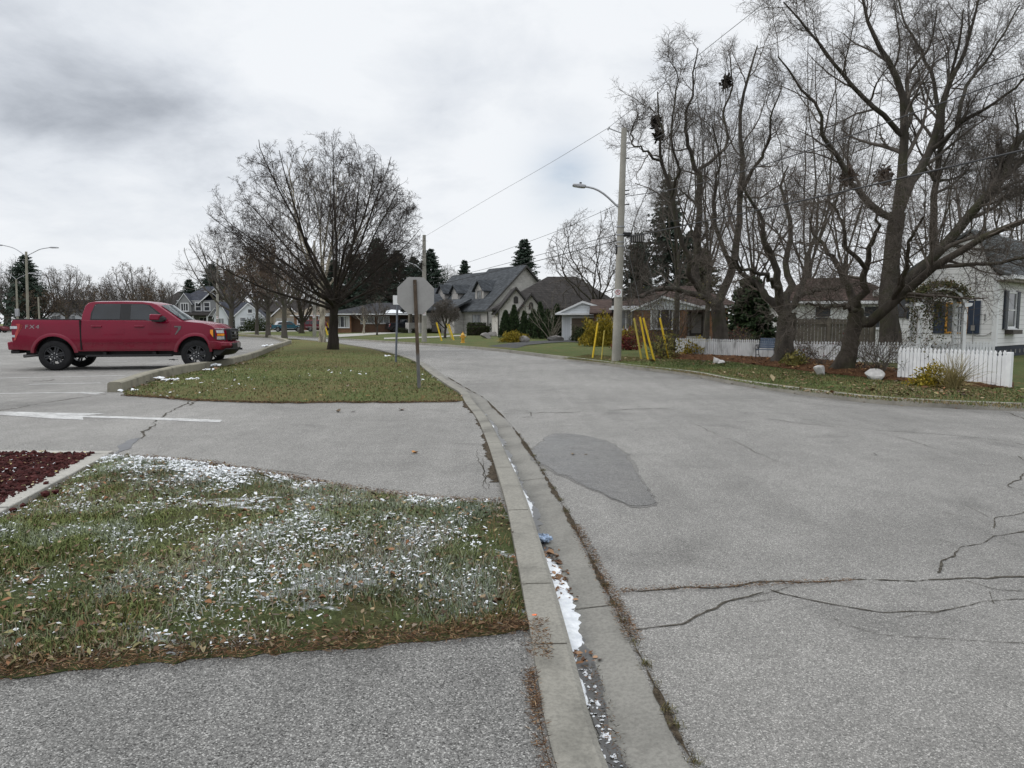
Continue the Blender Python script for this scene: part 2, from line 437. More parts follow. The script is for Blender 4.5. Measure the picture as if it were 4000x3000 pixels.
def sheet(name, poly, z, mat, spacing=None, kind='structure', jitter=0.0, parent=None, extra=None, seed=1):
    """a ground sheet cut to an outline; z is a level or a function of (x, y) arrays"""
    rng = np.random.default_rng(seed)
    poly = [tuple(map(float, p[:2])) for p in poly]
    pts = [Vector(p) for p in poly]
    n = len(pts)
    edges = [(i, (i + 1) % n) for i in range(n)]
    if spacing:
        a = np.array(poly); x0, y0 = a.min(0); x1, y1 = a.max(0)
        gx, gy = np.meshgrid(np.arange(x0, x1, spacing), np.arange(y0, y1, spacing))
        g = np.stack([gx.ravel(), gy.ravel()], 1) + rng.uniform(-0.3, 0.3, (gx.size, 2)) * spacing
        g = g[inside(g, a)]
        pts += [Vector(p) for p in g]
    if extra is not None: pts += [Vector(p) for p in extra]
    vs_, _, fs, _, _, _ = geometry.delaunay_2d_cdt(pts, edges, [], 1, 1e-5)
    V = np.array([(v.x, v.y) for v in vs_])
    Z = z(V[:, 0], V[:, 1]) if callable(z) else np.full(len(V), z)
    fs = [f for f in fs if len(f) == 3]
    F = np.array(fs)
    A = V[F]; cr_ = (A[:, 1, 0] - A[:, 0, 0]) * (A[:, 2, 1] - A[:, 0, 1]) - (A[:, 1, 1] - A[:, 0, 1]) * (A[:, 2, 0] - A[:, 0, 0])
    F[cr_ < 0] = F[cr_ < 0][:, ::-1]
    o = npmesh(name, np.column_stack([V, Z]), F, mat, parent, smooth=True)
    if kind: o['kind'] = kind
    return o
def inside(p, poly):
    x, y = p[:, 0], p[:, 1]; c = np.zeros(len(p), bool)
    a = poly; bq = np.roll(poly, -1, 0)
    for (x0, y0), (x1, y1) in zip(a, bq):
        if y0 == y1: continue
        k = ((y0 > y) != (y1 > y)) & (x < (x1 - x0) * (y - y0) / (y1 - y0) + x0)
        c ^= k
    return c
def sweep(name, curve, prof, mat, kind='structure', zc=None, matidx=None, parent=None):
    """prof: (offset to the left, z) pairs swept along a curve"""
    n, m_ = len(curve), len(prof)
    V = np.zeros((n, m_, 3))
    for j, (o_, z_) in enumerate(prof):
        c = offs(curve, o_ if not callable(o_) else o_(curve))
        V[:, j, :2] = c
        V[:, j, 2] = z_ if not callable(z_) else z_(curve)
    i = np.arange(n - 1)[:, None] * m_ + np.arange(m_ - 1)[None, :]
    F = np.stack([i, i + m_, i + m_ + 1, i + 1], -1).reshape(-1, 4)[:, ::-1]
    mi = None if matidx is None else np.tile(np.array(matidx), n - 1)
    o = npmesh(name, V.reshape(-1, 3), F, mat, parent, mi=mi)
    if kind: o['kind'] = kind
    return o
LZ = 0.07                            # level of the parking lot and the two entrances
# one sheet to the horizon
sheet('ground', [(-1500, -60), (1500, -60), (1500, 2500), (-1500, 2500)], -0.12, M['far'])
# road, between the gutter and the right kerb
gut = KF.copy()
road = [tuple(p) for p in offs(KF, -0.275)] + [tuple(p) for p in RC[::-1]] + [(400, -40), (1.2, -40)]
sheet('road', road, 0.0, M['road'], kind='structure')
lp = [tuple(p) for p in offs(KF, 0.10)][::-1]
lot = [tuple(p) for p in offs(KF, 0.12)] + [(-190, 200), (-260, 120), (-260, -30), (0.4, -30)]
sheet('parking_lot', lot, LZ, M['lot'])
# kerb and gutter on the left; the kerb drops at the two entrances
def kz(c):
    y = c[:, 1]
    z = np.interp(y, [-5, 2.6, 3.3, 6.0, 7.2, 12.2, 13.4, 200], [0.085, 0.088, 0.125, 0.125, 0.085, 0.085, 0.125, 0.125])
    return z
rngk = np.random.default_rng(3)
wob = np.convolve(rngk.normal(0, 1, len(KF) + 8), np.ones(9) / 9, 'valid')[:len(KF)] * 0.008
sweep('kerb', KF, [(0.17, -0.05), (lambda c: 0.17 + wob, lambda c: kz(c) - 0.006), (lambda c: 0.14 + wob, kz), (0.035, kz), (0.012, lambda c: kz(c) - 0.012), (0.0, -0.03)], M['curb'])
sweep('gutter', KF, [(0.004, -0.022), (-0.06, -0.020), (-0.16, -0.008), (-0.275, 0.003), (-0.28, -0.03)], M['gutter'])
sweep('kerb_right', RC[::-1], [(0.0, -0.02), (-0.012, 0.105), (-0.03, 0.125), (-0.15, 0.13), (-0.16, -0.02)], M['kerb_r'])
# joints cut across the kerb and gutter
mb = MB()
sK = np.concatenate(([0], np.cumsum(np.linalg.norm(np.diff(KF, axis=0), axis=1))))
lft = offs(KF, 1.0) - KF
jz = kz(KF)
for y_ in (2.75, 3.48, 4.93, 6.35, 8.0, 9.7, 11.6, 13.6, 16):
    i = int(np.argmin(abs(KF[:, 1] - y_)))
    t = np.array([lft[i, 1], -lft[i, 0]]) * 0.0035
    def q_(o_, z_, s_): p = KF[i] + lft[i] * o_ + t * s_; return (p[0], p[1], z_)
    z_ = jz[i] + 0.0015
    mb.quad(q_(0.175, z_, -1), q_(0.175, z_, 1), q_(0.03, z_, 1), q_(0.03, z_, -1))
    if y_ in (3.48, 6.35, 9.7, 13.6): mb.quad(q_(-0.005, -0.017, -1), q_(-0.005, -0.017, 1), q_(-0.16, -0.005, 1), q_(-0.16, -0.005, -1)).quad(q_(-0.16, -0.005, -1), q_(-0.16, -0.005, 1), q_(-0.275, 0.006, 1), q_(-0.275, 0.006, -1))
o = mb.build('kerb_joint', M['crack']); o['kind'] = 'structure'
# lawns beyond the right kerb, out to the horizon
lo_ = offs(RC, 0.0)
out_c = offs(RC[::-1], -0.14)        # just behind the kerb
lawnpoly = [tuple(p) for p in out_c[::-1]] + [(-300, 420), (-300, 900), (900, 900), (900, 5)]
gx, gy = np.meshgrid(np.arange(-60, 70, 2.0), np.arange(6, 150, 2.0))
g_ = np.stack([gx.ravel(), gy.ravel()], 1) + np.random.default_rng(5).uniform(-.6, .6, (gx.size, 2))
g_ = g_[inside(g_, np.array(lawnpoly))]; g_ = g_[rdist(g_[:, 0], g_[:, 1]) > 0.6]
sheet('lawn', lawnpoly, lambda x, y: H(x, y) - 0.004, M['lawn'], extra=g_)
# lawn island between the lot and the road
PK = catmull([fl(478, 1521, LZ + .05), fl(600, 1482, LZ + .05), fl(678, 1462, LZ + .05), fl(790, 1440, LZ + .05), fl(904, 1420, LZ + .05), fl(1000, 1393, LZ + .05), fl(1075, 1362, LZ + .05), fl(1138, 1338, LZ + .05)], 0.5)
iF = [fl(497, 1545, LZ), fl(572, 1550, LZ), fl(686, 1560, LZ), fl(746, 1565, LZ), fl(895, 1570, LZ), fl(1100, 1575, LZ), fl(1374, 1573, LZ), fl(1627, 1573, LZ), fl(1790, 1569, LZ)]
iFs = catmull(iF, 0.12); iFs[:, 1] += np.random.default_rng(8).normal(0, 0.03, len(iFs))
kl = offs(KF, 0.165 )
ki = [tuple(p) for p, f in zip(kl, KF) if iF[-1][1] + 0.1 < f[1] < 60.5]
islpoly = [tuple(p) for p in iFs] + ki + [tuple(p) for p in PK[::-1]]
ISL = np.array(islpoly)
def zisl(x, y):
    d = np.full(len(x), 9.0)
    a = ISL; bq = np.roll(ISL, -1, 0); ab = bq - a
    p = np.stack([x, y], 1)[:, None, :]
    t = np.clip(((p - a) * ab).sum(-1) / np.maximum((ab * ab).sum(-1), 1e-9), 0, 1)
    d = np.sqrt(((a + t[..., None] * ab - p) ** 2).sum(-1)).min(1)
    return LZ + 0.006 + 0.085 * np.clip(d / 0.8, 0, 1) + 0.06 * np.clip((d - .8) / 3, 0, 1)
sheet('lawn_island', islpoly, zisl, M['island'], spacing=0.55)
def zi(x, y): return float(zisl(np.array([x]), np.array([y]))[0])
def GI(px, py):
    z = 0.12
    for _ in range(12):
        p = flat(px, py, z); z = zi(p.x, p.y)
    return Vector((p.x, p.y, z))
# the tall kerb along the lot
PKx = np.vstack([PK, catmull([tuple(PK[-1]), fl(1068, 1321, LZ), fl(993, 1314.5, LZ), fl(921, 1308, LZ), (-46, 100)], 0.6)[1:]])
rk = np.random.default_rng(14)
def kn(a_): 
    n_ = np.convolve(rk.normal(0, 1, len(PKx) + 4), np.ones(5) / 5, 'valid')[:len(PKx)]
    return n_ * a_
nz1, nz2, nz3 = kn(0.015), kn(0.012), kn(0.012)
o = sweep('lot_kerb', PKx, [(0.0, 0.0), (lambda c: 0.02 + nz2, lambda c: LZ + 0.19 + nz1), (0.045, lambda c: LZ + 0.215 + nz1), (lambda c: 0.225 + nz3, lambda c: LZ + 0.215 + nz1), (lambda c: 0.26 + nz3, lambda c: LZ + 0.185 + nz1), (0.275, 0.0)], M['lotkerb'])
bm = bmesh.new(); bm.from_mesh(o.data); bm.verts.ensure_lookup_table()
bm.faces.new([bm.verts[k] for k in range(6)]); bm.to_mesh(o.data); bm.free()
# strip of lawn between the lot and the road farther on
sp_ = [p for p in PKx if p[1] > 58.6]
st2 = [tuple(p) for p, f in zip(kl, KF) if 58 < f[1] < 105]
sheet('verge', [tuple(p) for p in sp_] + st2[::-1], LZ + 0.06, M['island'])
# the near lawn patch
pb = [(214, 991), (240, 990), (330, 992), (420, 1000), (480, 1009), (600, 1030), (700, 1048), (800, 1064), (900, 1076), (1000, 1084), (1078, 1088)]
pf = [(1150, 1352), (1120, 1366), (1090, 1371), (1000, 1380), (900, 1390), (700, 1408), (500, 1425), (300, 1440), (150, 1452), (0, 1468), (-250, 1492), (-600, 1530)]
pl_ = [(-700, 1300), (-250, 1195), (10, 1112)]
B0 = catmull([fd(*p, LZ) for p in pb], 0.08); B0 += np.random.default_rng(1).normal(0, 0.015, B0.shape)
F0 = catmull([fd(*p, LZ) for p in pf], 0.06); F0 += np.random.default_rng(2).normal(0, 0.012, F0.shape)
y0_, y1_ = F0[0][1], B0[-1][1]
side = [tuple(p) for p, f in zip(offs(KF, 0.168), KF) if y0_ + .05 < f[1] < y1_ - .05][::-1]
patchpoly = [tuple(p) for p in B0] + side + [tuple(p) for p in F0] + [fd(*p, LZ) for p in pl_]
PA = np.array(patchpoly)
def edged(p, poly):
    a = poly; ab = np.roll(poly, -1, 0) - a
    out = np.zeros(len(p))
    for s_ in range(0, len(p), 4000):
        q = p[s_:s_ + 4000][:, None, :]
        t = np.clip(((q - a) * ab).sum(-1) / np.maximum((ab * ab).sum(-1), 1e-9), 0, 1)
        out[s_:s_ + 4000] = np.sqrt(((a + t[..., None] * ab - q) ** 2).sum(-1)).min(1)
    return out
def zpatch(x, y):
    d = edged(np.stack([x, y], 1), PA)
    return LZ + 0.008 + 0.05 * np.clip(d / 0.5, 0, 1) + 0.01 * np.sin(x * 5.1) * np.sin(y * 4.3) * np.clip(d / 0.4, 0, 1)
sheet('lawn_patch', patchpoly, zpatch, M['patch'], spacing=0.14)
# coarse asphalt entrance at the bottom left
near = [tuple(p + np.array([0, 0.03])) for p in F0[:-1]] + [(-12, 1.8), (-12, -6), (0.35, -6)] + [tuple(p) for p, f in zip(offs(KF, 0.2), KF) if -2 < f[1] < F0[0][1]]
sheet('entrance_asphalt', near, LZ + 0.005, M['path'])
# red rock bed and its concrete edging
bed = [fd(-1200, 982, LZ), fd(-300, 986, LZ), fd(205, 991, LZ), fd(0, 1108, LZ), fd(-330, 1290, LZ), fd(-1500, 1340, LZ)]
sheet('rock_bed', bed, LZ + 0.03, M['lavabed'])
mb = MB()
e1 = [fd(238, 990, LZ), fd(20, 1112, LZ), fd(-310, 1300, LZ)]
def strip(mb, a, b_, w_, z0, z1):
    a, b_ = np.array(a), np.array(b_); t = (b_ - a) / np.linalg.norm(b_ - a); n_ = np.array([-t[1], t[0]]) * w_
    q = [a, b_, b_ + n_, a + n_]
    mb.add([(p[0], p[1], z0) for p in q] + [(p[0], p[1], z1) for p in q], [(3, 2, 1, 0), (4, 5, 6, 7), (0, 1, 5, 4), (1, 2, 6, 5), (2, 3, 7, 6), (3, 0, 4, 7)])
for i in range(2):
    a, b_ = np.array(e1[i]), np.array(e1[i + 1]); n_ = max(2, int(np.linalg.norm(b_ - a) / 0.8))
    for k in range(n_):
        u, v_ = a + (b_ - a) * (k + .012) / n_, a + (b_ - a) * (k + .988) / n_
        strip(mb, v_, u, 0.17, 0.0, LZ + 0.055 + 0.004 * (k % 2))
strip(mb, fd(232, 989, LZ), fd(-1200, 981, LZ), -0.12, 0.0, LZ + 0.05)
o = mb.build('bed_edging', M['slab'], bevel=0.008); o['kind'] = 'structure'
# ------------------------------------------------ cracks, patches and paint (each lies 3-5 mm above what it is on)
def ribbon(name, pts, wd, z, mat, kind='structure', seed=0, rag=0.5, step=0.03):
    rng = np.random.default_rng(seed)
    c = catmull(pts, step)
    n = len(c)
    sl_ = np.concatenate(([0], np.cumsum(np.linalg.norm(np.diff(c, axis=0), axis=1)))); dv = np.zeros(n)
    for wl_, am in ((.55, .035), (.27, .024), (.13, .014), (.06, .007)):
        kn_ = np.arange(0, sl_[-1] + 2 * wl_, wl_); dv += np.interp(sl_, kn_, rng.normal(0, am, len(kn_))) * min(1, .4 + wd * 30)
    c = offs(c, dv)
    wv = wd * np.clip(1 + rag * 1.5 * rng.uniform(-0.8, 0.9, n) + .5 * np.sin(np.arange(n) * .13 + seed), .15, 2.4) / 2
    wv[0] *= 0.2; wv[-1] *= 0.2
    V = np.concatenate([np.column_stack([offs(c, wv), np.full(n, z)]), np.column_stack([offs(c, -wv), np.full(n, z)])])
    i = np.arange(n - 1); F = np.stack([i, i + n, i + n + 1, i + 1], 1)
    return V, F
def ribbons(name, lst, z, mat, kind='structure', rag=0.5):
    Vs, Fs, b0 = [], [], 0
    for k, (pts, wd) in enumerate(lst):
        V, F = ribbon(name, pts, wd, z, mat, seed=k + 11, rag=rag)
        Vs.append(V); Fs.append(F + b0); b0 += len(V)
    o = npmesh(name, np.concatenate(Vs), np.concatenate(Fs), mat)
    if kind: o['kind'] = kind
    return o
d_ = lambda *ps: [fd(*p) for p in ps]
rc = [(d_((1338, 1280), (1400, 1277), (1500, 1272), (1600, 1268), (1700, 1263), (1900, 1255), (2050, 1250), (2300, 1247)), 0.022),
      (d_((1372, 1367), (1450, 1350), (1540, 1318), (1600, 1295), (1655, 1281)), 0.013), (d_((1655, 1281), (1750, 1300), (1900, 1312), (2050, 1315), (2150, 1306), (2260, 1296)), 0.011),
      (d_((2035, 1240), (2038, 1215), (2065, 1190), (2090, 1175), (2150, 1160), (2230, 1125)), 0.016), (d_((2146, 1142), (2141, 1125), (2155, 1114), (2230, 1104)), 0.013),
      (d_((1790, 1336), (1900, 1370), (2050, 1385), (2230, 1394)), 0.006), (d_((1085, 894), (1180, 891), (1250, 890), (1380, 883), (1460, 884)), 0.024),
      (d_((1655, 905), (1760, 918), (1900, 930), (2100, 945), (2220, 962)), 0.015), (d_((2174, 890), (2230, 915)), 0.02), (d_((1700, 865), (1760, 872), (1790, 868)), 0.012),
      (d_((2195, 985), (2230, 1010), (2200, 1035), (2175, 1050), (2230, 1062)), 0.014), (d_((1480, 905), (1530, 930), (1600, 960), (1700, 1010)), 0.007),
      (d_((1700, 900), (1900, 935), (2080, 985)), 0.007), (d_((1120, 905), (1150, 898), (1140, 890)), 0.012), (d_((1000, 806), (1060, 806), (1180, 800)), 0.03),
      (d_((1530, 815), (1700, 826), (1800, 838)), 0.014), (d_((2080, 1255), (2150, 1275), (2230, 1282)), 0.006), (d_((2100, 1000), (2230, 1018)), 0.007)]
rb = np.random.default_rng(17)
for p_, w_ in list(rc[:5]):
    for k in range(2):
        i = rb.integers(0, len(p_) - 1); t = rb.random(); q = np.array(p_[i]) * (1 - t) + np.array(p_[i + 1]) * t; a = rb.uniform(0, 6.28); L = rb.uniform(.15, .45)
        rc.append(([tuple(q), tuple(q + np.array([math.cos(a), math.sin(a)]) * L)], .004))
rc = [(p_, w_ * .62) for p_, w_ in rc]
ribbons('road_cracks', rc, 0.0035, M['crack'])
z7 = lambda *ps: [fl(x * .4973, 1480 + y * .4973, LZ) for x, y in ps]
lc = [(z7((1500, 168), (1400, 215), (1330, 262), (1308, 290), (1255, 312), (1220, 350), (1180, 385), (1165, 410), (1120, 455), (1095, 470)), 0.03), (z7((1545, 170), (1510, 195), (1480, 210)), 0.03),
      (z7((-80, 262), (250, 205), (500, 168), (700, 140), (820, 122)), 0.028), (z7((-100, 20), (200, 25), (420, 5)), 0.05), (z7((1560, 650), (1900, 690), (2200, 730), (2420, 758)), 0.008),
      (d_((1030, 985), (1035, 1010), (1042, 1040), (1050, 1075)), 0.009), (d_((1040, 1000), (1048, 1040), (1058, 1078)), 0.006)]
lc = [(p_, w_ * .7) for p_, w_ in lc]
ribbons('lot_cracks', lc, LZ + 0.0035, M['crack'])
rngp = np.random.default_rng(4)
def rough_poly(pts, z, step, amp, seed):
    c = catmull(list(pts) + [pts[0]], step)[:-1]
    n_ = np.random.default_rng(seed).normal(0, amp, c.shape)
    n_ = (n_ + np.roll(n_, 1, 0) + np.roll(n_, -1, 0)) / 1.7
    return c + n_
sheet('tar_patch', rough_poly(z7((858, 606), (900, 590), (935, 560), (945, 535), (1000, 500), (1030, 478), (1095, 466), (1080, 488), (1040, 510), (1020, 545), (985, 560), (930, 582), (960, 600), (930, 612)), 0, 0.06, 0.012, 7), LZ + 0.0045, M['tar'])
M['damp'] = asphalt('damp_asphalt', 0.72, 185, 0.8, 0, .7)
wp_ = rough_poly(d_((1150, 975), (1165, 962), (1190, 941), (1230, 938), (1290, 948), (1335, 968), (1360, 1000), (1385, 1040), (1415, 1080), (1400, 1094), (1360, 1092), (1320, 1075), (1270, 1052), (1225, 1030), (1180, 1010), (1160, 995)), 0, 0.05, 0.012, 9)
wc_ = wp_.mean(0)
sheet('damp_edge', wp_ + (wp_ - wc_) / np.linalg.norm(wp_ - wc_, axis=1)[:, None] * (.03 + .035 * np.random.default_rng(3).random((len(wp_), 1))), 0.0030, M['damp'])
sheet('wet_patch', wp_, 0.0062, M['wet'])
# worn white arrow and stall lines
def pface(name, polys, z, mat):
    mb = MB()
    for p in polys: mb.add([(x, y, z) for x, y in p], [tuple(range(len(p)))])
    o = mb.build(name, mat); o['kind'] = 'structure'; return o
pface('lane_arrow', [z7((640, 289), (1000, 298), (1400, 311), (1750, 324), (1725, 343), (1400, 331), (1000, 314), (650, 302)),
                     z7((-500, 268), (100, 258), (450, 268), (830, 273), (640, 289), (650, 302), (655, 323), (400, 312), (0, 284), (-500, 300))], LZ + 0.004, M['paint'])
z1p = lambda x, y: fl(x * .45208, 900 + y * .45208, LZ)
stl = []
def stripe(pts, wd):
    c = catmull(pts, 0.4); a, b_ = offs(c, wd / 2), offs(c, -wd / 2)
    stl.append([tuple(p) for p in a] + [tuple(p) for p in b_[::-1]])
stripe([z1p(-200, 1280), z1p(0, 1277), z1p(600, 1264), z1p(1080, 1254)], 0.11)
stripe([z1p(250, 1331), z1p(600, 1324), z1p(870, 1318)], 0.11)
stripe([z1p(-300, 1415), z1p(0, 1411), z1p(400, 1404), z1p(700, 1405), z1p(850, 1417)], 0.11)
stripe([z1p(700, 1399), z1p(910, 1405)], 0.09)
stripe([z1p(850, 1165), z1p(1200, 1168), z1p(1600, 1163)], 0.12)
stripe([z1p(-200, 970), z1p(0, 968), z1p(120, 966)], 0.15)
stripe([z1p(850, 1135), z1p(1100, 1132)], 0.1)
stripe([z1p(2050, 1050), z1p(2130, 1046)], 0.15)
pface('stall_lines', stl, LZ + 0.004, M['paint'])
# dirt and dead weeds in the seams beside the kerb and the gutter
def band(name, lo, hi, y0, y1, z, wmax, side_, mat, seed, smooth_=1.0):
    rng = np.random.default_rng(seed)
    c = np.array([p for p in KF if y0 < p[1] < y1]); c = catmull(list(c), 0.04)
    n = len(c)
    nse = np.convolve(rng.normal(0, 1, n + 10), np.ones(11) / 3.3, 'valid')[:n] * smooth_
    nse += rng.normal(0, 0.35, n) * smooth_
    wv = np.clip(0.35 + 0.4 * nse, 0.05, 1.3) * wmax
    a, b_ = offs(c, side_ + wv * lo), offs(c, side_ + wv * hi)
    V = np.concatenate([np.column_stack([a, np.full(n, z)]), np.column_stack([b_, np.full(n, z)])])
    i = np.arange(n - 1); F = np.stack([i, i + n, i + n + 1, i + 1], 1)
    o = npmesh(name, V, F, mat); o['kind'] = 'stuff'; return o
band('dirt_seam', -0.4, 0.7, 0.5, 19, 0.0075, 0.042, -0.293, M['debris'], 3)
band('dirt_seam', -0.2, 0.8, 0.5, 2.75, LZ + 0.009, 0.06, 0.185, M['debris'], 5)
band('dirt_seam', -0.2, 0.8, 5.7, 12.5, LZ + 0.005, 0.10, 0.175, M['debris'], 6)
band('gutter_wet', -1.3, 0.5, 0.5, 11.5, -0.0155, 0.072, -0.035, M['wetline'], 12, .6)
pface('survey_mark', [[tuple(np.array(fd(1155, 1343, .1)) + np.array(q) * 0.6) for q in ((-.018, -.012), (.004, -.02), (.02, -.004), (.012, .016), (-.012, .012), (-.022, .002))]], 0.132, simple('orange_spray', (0.75, 0.16, 0.05), 0.8, scale=60))
lk = np.array([p for p in PK if p[1] < 50])
# dark driveways and pale walks on the far side
def hsheet(name, px, mat, dz=0.02, sp=0.8):
    p = [tuple(G(*q))[:2] for q in px]
    sheet(name, p, lambda x, y: H(x, y) + dz, mat, spacing=sp)
dv = [tuple(fl(1846, 1361.5)), tuple(fl(1905, 1366)), tuple(fl(1962, 1373))]
p = dv + [tuple(G(*q))[:2] for q in ((2010, 1362), (2060, 1349), (2130, 1342), (2205, 1337), (2300, 1339), (2420, 1335), (2420, 1329.5), (2280, 1329), (2200, 1330.5), (2130, 1331.5), (2060, 1334.5), (1990, 1341.5), (1905, 1352))]
sheet('driveway_dark', p, lambda x, y: np.maximum(0.012, (H(x, y) + 0.028) * np.clip(rdist(x, y) / 1.2, 0, 1)), M['drive_dark'], spacing=0.8)
hsheet('front_walk', [(1500, 1325.5), (1600, 1322), (1700, 1319), (1834, 1310), (1834, 1307), (1700, 1314.5), (1600, 1317), (1500, 1320)], M['slab'])
hsheet('driveway_grey', [(1325, 1317.5), (1420, 1311), (1530, 1303), (1620, 1299), (1620, 1296), (1500, 1298.5), (1400, 1302.5), (1290, 1307)], M['slab'])
hsheet('driveway_grey', [(930, 1300), (1000, 1298), (1110, 1296), (1270, 1293), (1270, 1290), (1080, 1290), (1000, 1291.5), (960, 1296)], M['slab'])
# planting bed along the picket fence
bedpts = [(2560, 1400), (2700, 1406), (2850, 1412), (2990, 1430), (3160, 1452), (3330, 1470), (3480, 1487), (3640, 1500), (3800, 1512), (3960, 1518), (3960, 1494), (3700, 1470), (3560, 1450), (3400, 1430), (3200, 1405), (2990, 1388), (2760, 1378), (2560, 1376)]
_bp = [tuple(G(*q))[:2] for q in bedpts]; _BA = np.array(_bp)
def zbed(x, y): return H(x, y) + .012 + .11 * np.clip(edged(np.stack([x, y], 1), _BA) / .7, 0, 1)
def GB(px, py):                     # the point seen there on the raised bed
    z = .25
    for _ in range(25):
        p = flat(px, py, z); z = float(zbed(np.array([p.x]), np.array([p.y]))[0]) if inside(np.array([[p.x, p.y]]), _BA)[0] else H(p.x, p.y)
    return Vector((p.x, p.y, z))
sheet('mulch_bed', _bp, zbed, M['mulch'], spacing=.4)
# ---------------------------------------------------------------- vegetation
def bark(name, c, var=0.45, scale=5.0, bump=0.8):
    b = NB(name)
    n_ = b.noise(scale, 6, 0.65, b.map((1, 1, 0.25)))
    cc = b.ramp(n_, [(0.28, tuple(x * (1 - var) for x in c)), (0.72, tuple(x * (1 + var) for x in c))])
    mos = b.ramp(b.noise(1.6, 5, 0.65), [(0.48, 0.0), (0.66, 0.7)])
    cc = b.mix(mos, cc, tuple(x * y for x, y in zip(c, (0.85, 1.05, 0.6))))
    lich = b.ramp(b.noise(7, 4, 0.7), [(0.60, 0.0), (0.70, 0.5)])
    cc = b.mix(lich, cc, tuple(min(1, x * 1.7) for x in c))
    b.bump(b.noise(scale * 4, 5, 0.65, b.map((1, 1, 0.2))), bump, 0.03)
    return b.set(cc, 0.95, spec=0.1)
M['bark'] = bark('bark_grey', (0.060, 0.053, 0.046))
M['bark_dark'] = bark('bark_dark', (0.036, 0.030, 0.026))
M['bark_brown'] = bark('bark_brown', (0.056, 0.048, 0.040))
M['twig'] = simple('twig_grey', (0.106, 0.093, 0.081), 0.9, var=0.3, scale=1.5, spec=0.1)
M['twig_dark'] = simple('twig_dark', (0.050, 0.042, 0.037), 0.9, var=0.3, scale=1.5, spec=0.1)
M['twig_brown'] = simple('twig_brown', (0.100, 0.085, 0.072), 0.9, var=0.35, scale=1.5, spec=0.1)
M['twig_tan'] = simple('twig_tan', (0.125, 0.095, 0.075), 0.9, var=0.35, scale=1.0, spec=0.1)
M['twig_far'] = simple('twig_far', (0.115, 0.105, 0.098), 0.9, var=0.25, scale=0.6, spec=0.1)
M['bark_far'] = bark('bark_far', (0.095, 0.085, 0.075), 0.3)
b = NB('bark_sycamore')
pt = b.noise(2.6, 5, 0.6, b.map((1, 1, 0.55)), 1.2)
M['bark_pale'] = b.set(b.ramp(pt, [(0.36, (0.10, 0.085, 0.065)), (0.46, (0.24, 0.215, 0.17)), (0.56, (0.40, 0.365, 0.29)), (0.7, (0.19, 0.17, 0.12))]), 0.9, spec=0.15)
M['twig_pale'] = simple('twig_pale', (0.20, 0.18, 0.15), 0.9, var=0.3, scale=1.5, spec=0.1)
def leafmat(name, cols, rough=0.7, scale=3.0):
    b = NB(name)
    g = b.n("ShaderNodeNewGeometry").outputs['Random Per Island']
    n_ = b.math('ADD', b.math('MULTIPLY', g, 0.7), b.math('MULTIPLY', b.noise(scale, 3, 0.6), 0.3))
    k = len(cols)
    return b.set(b.ramp(n_, [(0.12 + 0.76 * i / (k - 1), c) for i, c in enumerate(cols)]), rough, spec=0.2)
M['seed'] = leafmat('clinging_seeds', [(0.045, 0.03, 0.022), (0.075, 0.052, 0.035), (0.11, 0.075, 0.045)])
M['russet'] = leafmat('russet_leaves', [(.06, .036, .024), (.09, .056, .034), (.12, .080, .045), (.085, .08, .036)])
M['needle'] = leafmat('spruce_needles', [(.016, .030, .020), (.034, .054, .038), (.066, .088, .066)])
M['needle_olive'] = leafmat('pine_needles', [(.022, .03, .014), (.046, .056, .026), (.085, .082, .036)])
M['cedar'] = leafmat('cedar_foliage', [(.012, .024, .010), (.026, .046, .018), (.05, .074, .03)])
M['box'] = leafmat('hedge_leaves', [(0.012, 0.020, 0.006), (0.026, 0.038, 0.012), (0.055, 0.065, 0.022)])
M['gold'] = leafmat('golden_foliage', [(0.075, 0.075, 0.012), (0.21, 0.165, 0.016), (0.34, 0.245, 0.025), (0.12, 0.12, 0.02)])
M['lime'] = leafmat('yellow_green_leaves', [(0.07, 0.075, 0.02), (0.16, 0.15, 0.045), (0.25, 0.21, 0.06), (0.045, 0.06, 0.02)])
M['red_twig'] = leafmat('barberry_red', [(0.06, 0.012, 0.012), (0.13, 0.025, 0.022), (0.20, 0.05, 0.035)])
M['red_leaf'] = leafmat('maple_red', [(0.09, 0.018, 0.02), (0.17, 0.035, 0.035), (0.24, 0.08, 0.06)])
M['vine'] = leafmat('vine_leaves', [(0.022, 0.030, 0.012), (0.05, 0.06, 0.022), (0.10, 0.095, 0.035), (0.10, 0.06, 0.03)])
M['straw'] = leafmat('dry_grass_blades', [(0.10, 0.09, 0.035), (0.22, 0.18, 0.08), (0.36, 0.30, 0.15)])
M['nest'] = simple('dead_leaf_nest', (0.022, 0.017, 0.013), 0.95, var=0.5, scale=20)
M['nest_b'] = simple('stick_nest', (0.060, 0.040, 0.028), 0.95, var=0.5, scale=20)
def rdir(rng, n):
    return nrm(rng.normal(0, 1, (n, 3)))
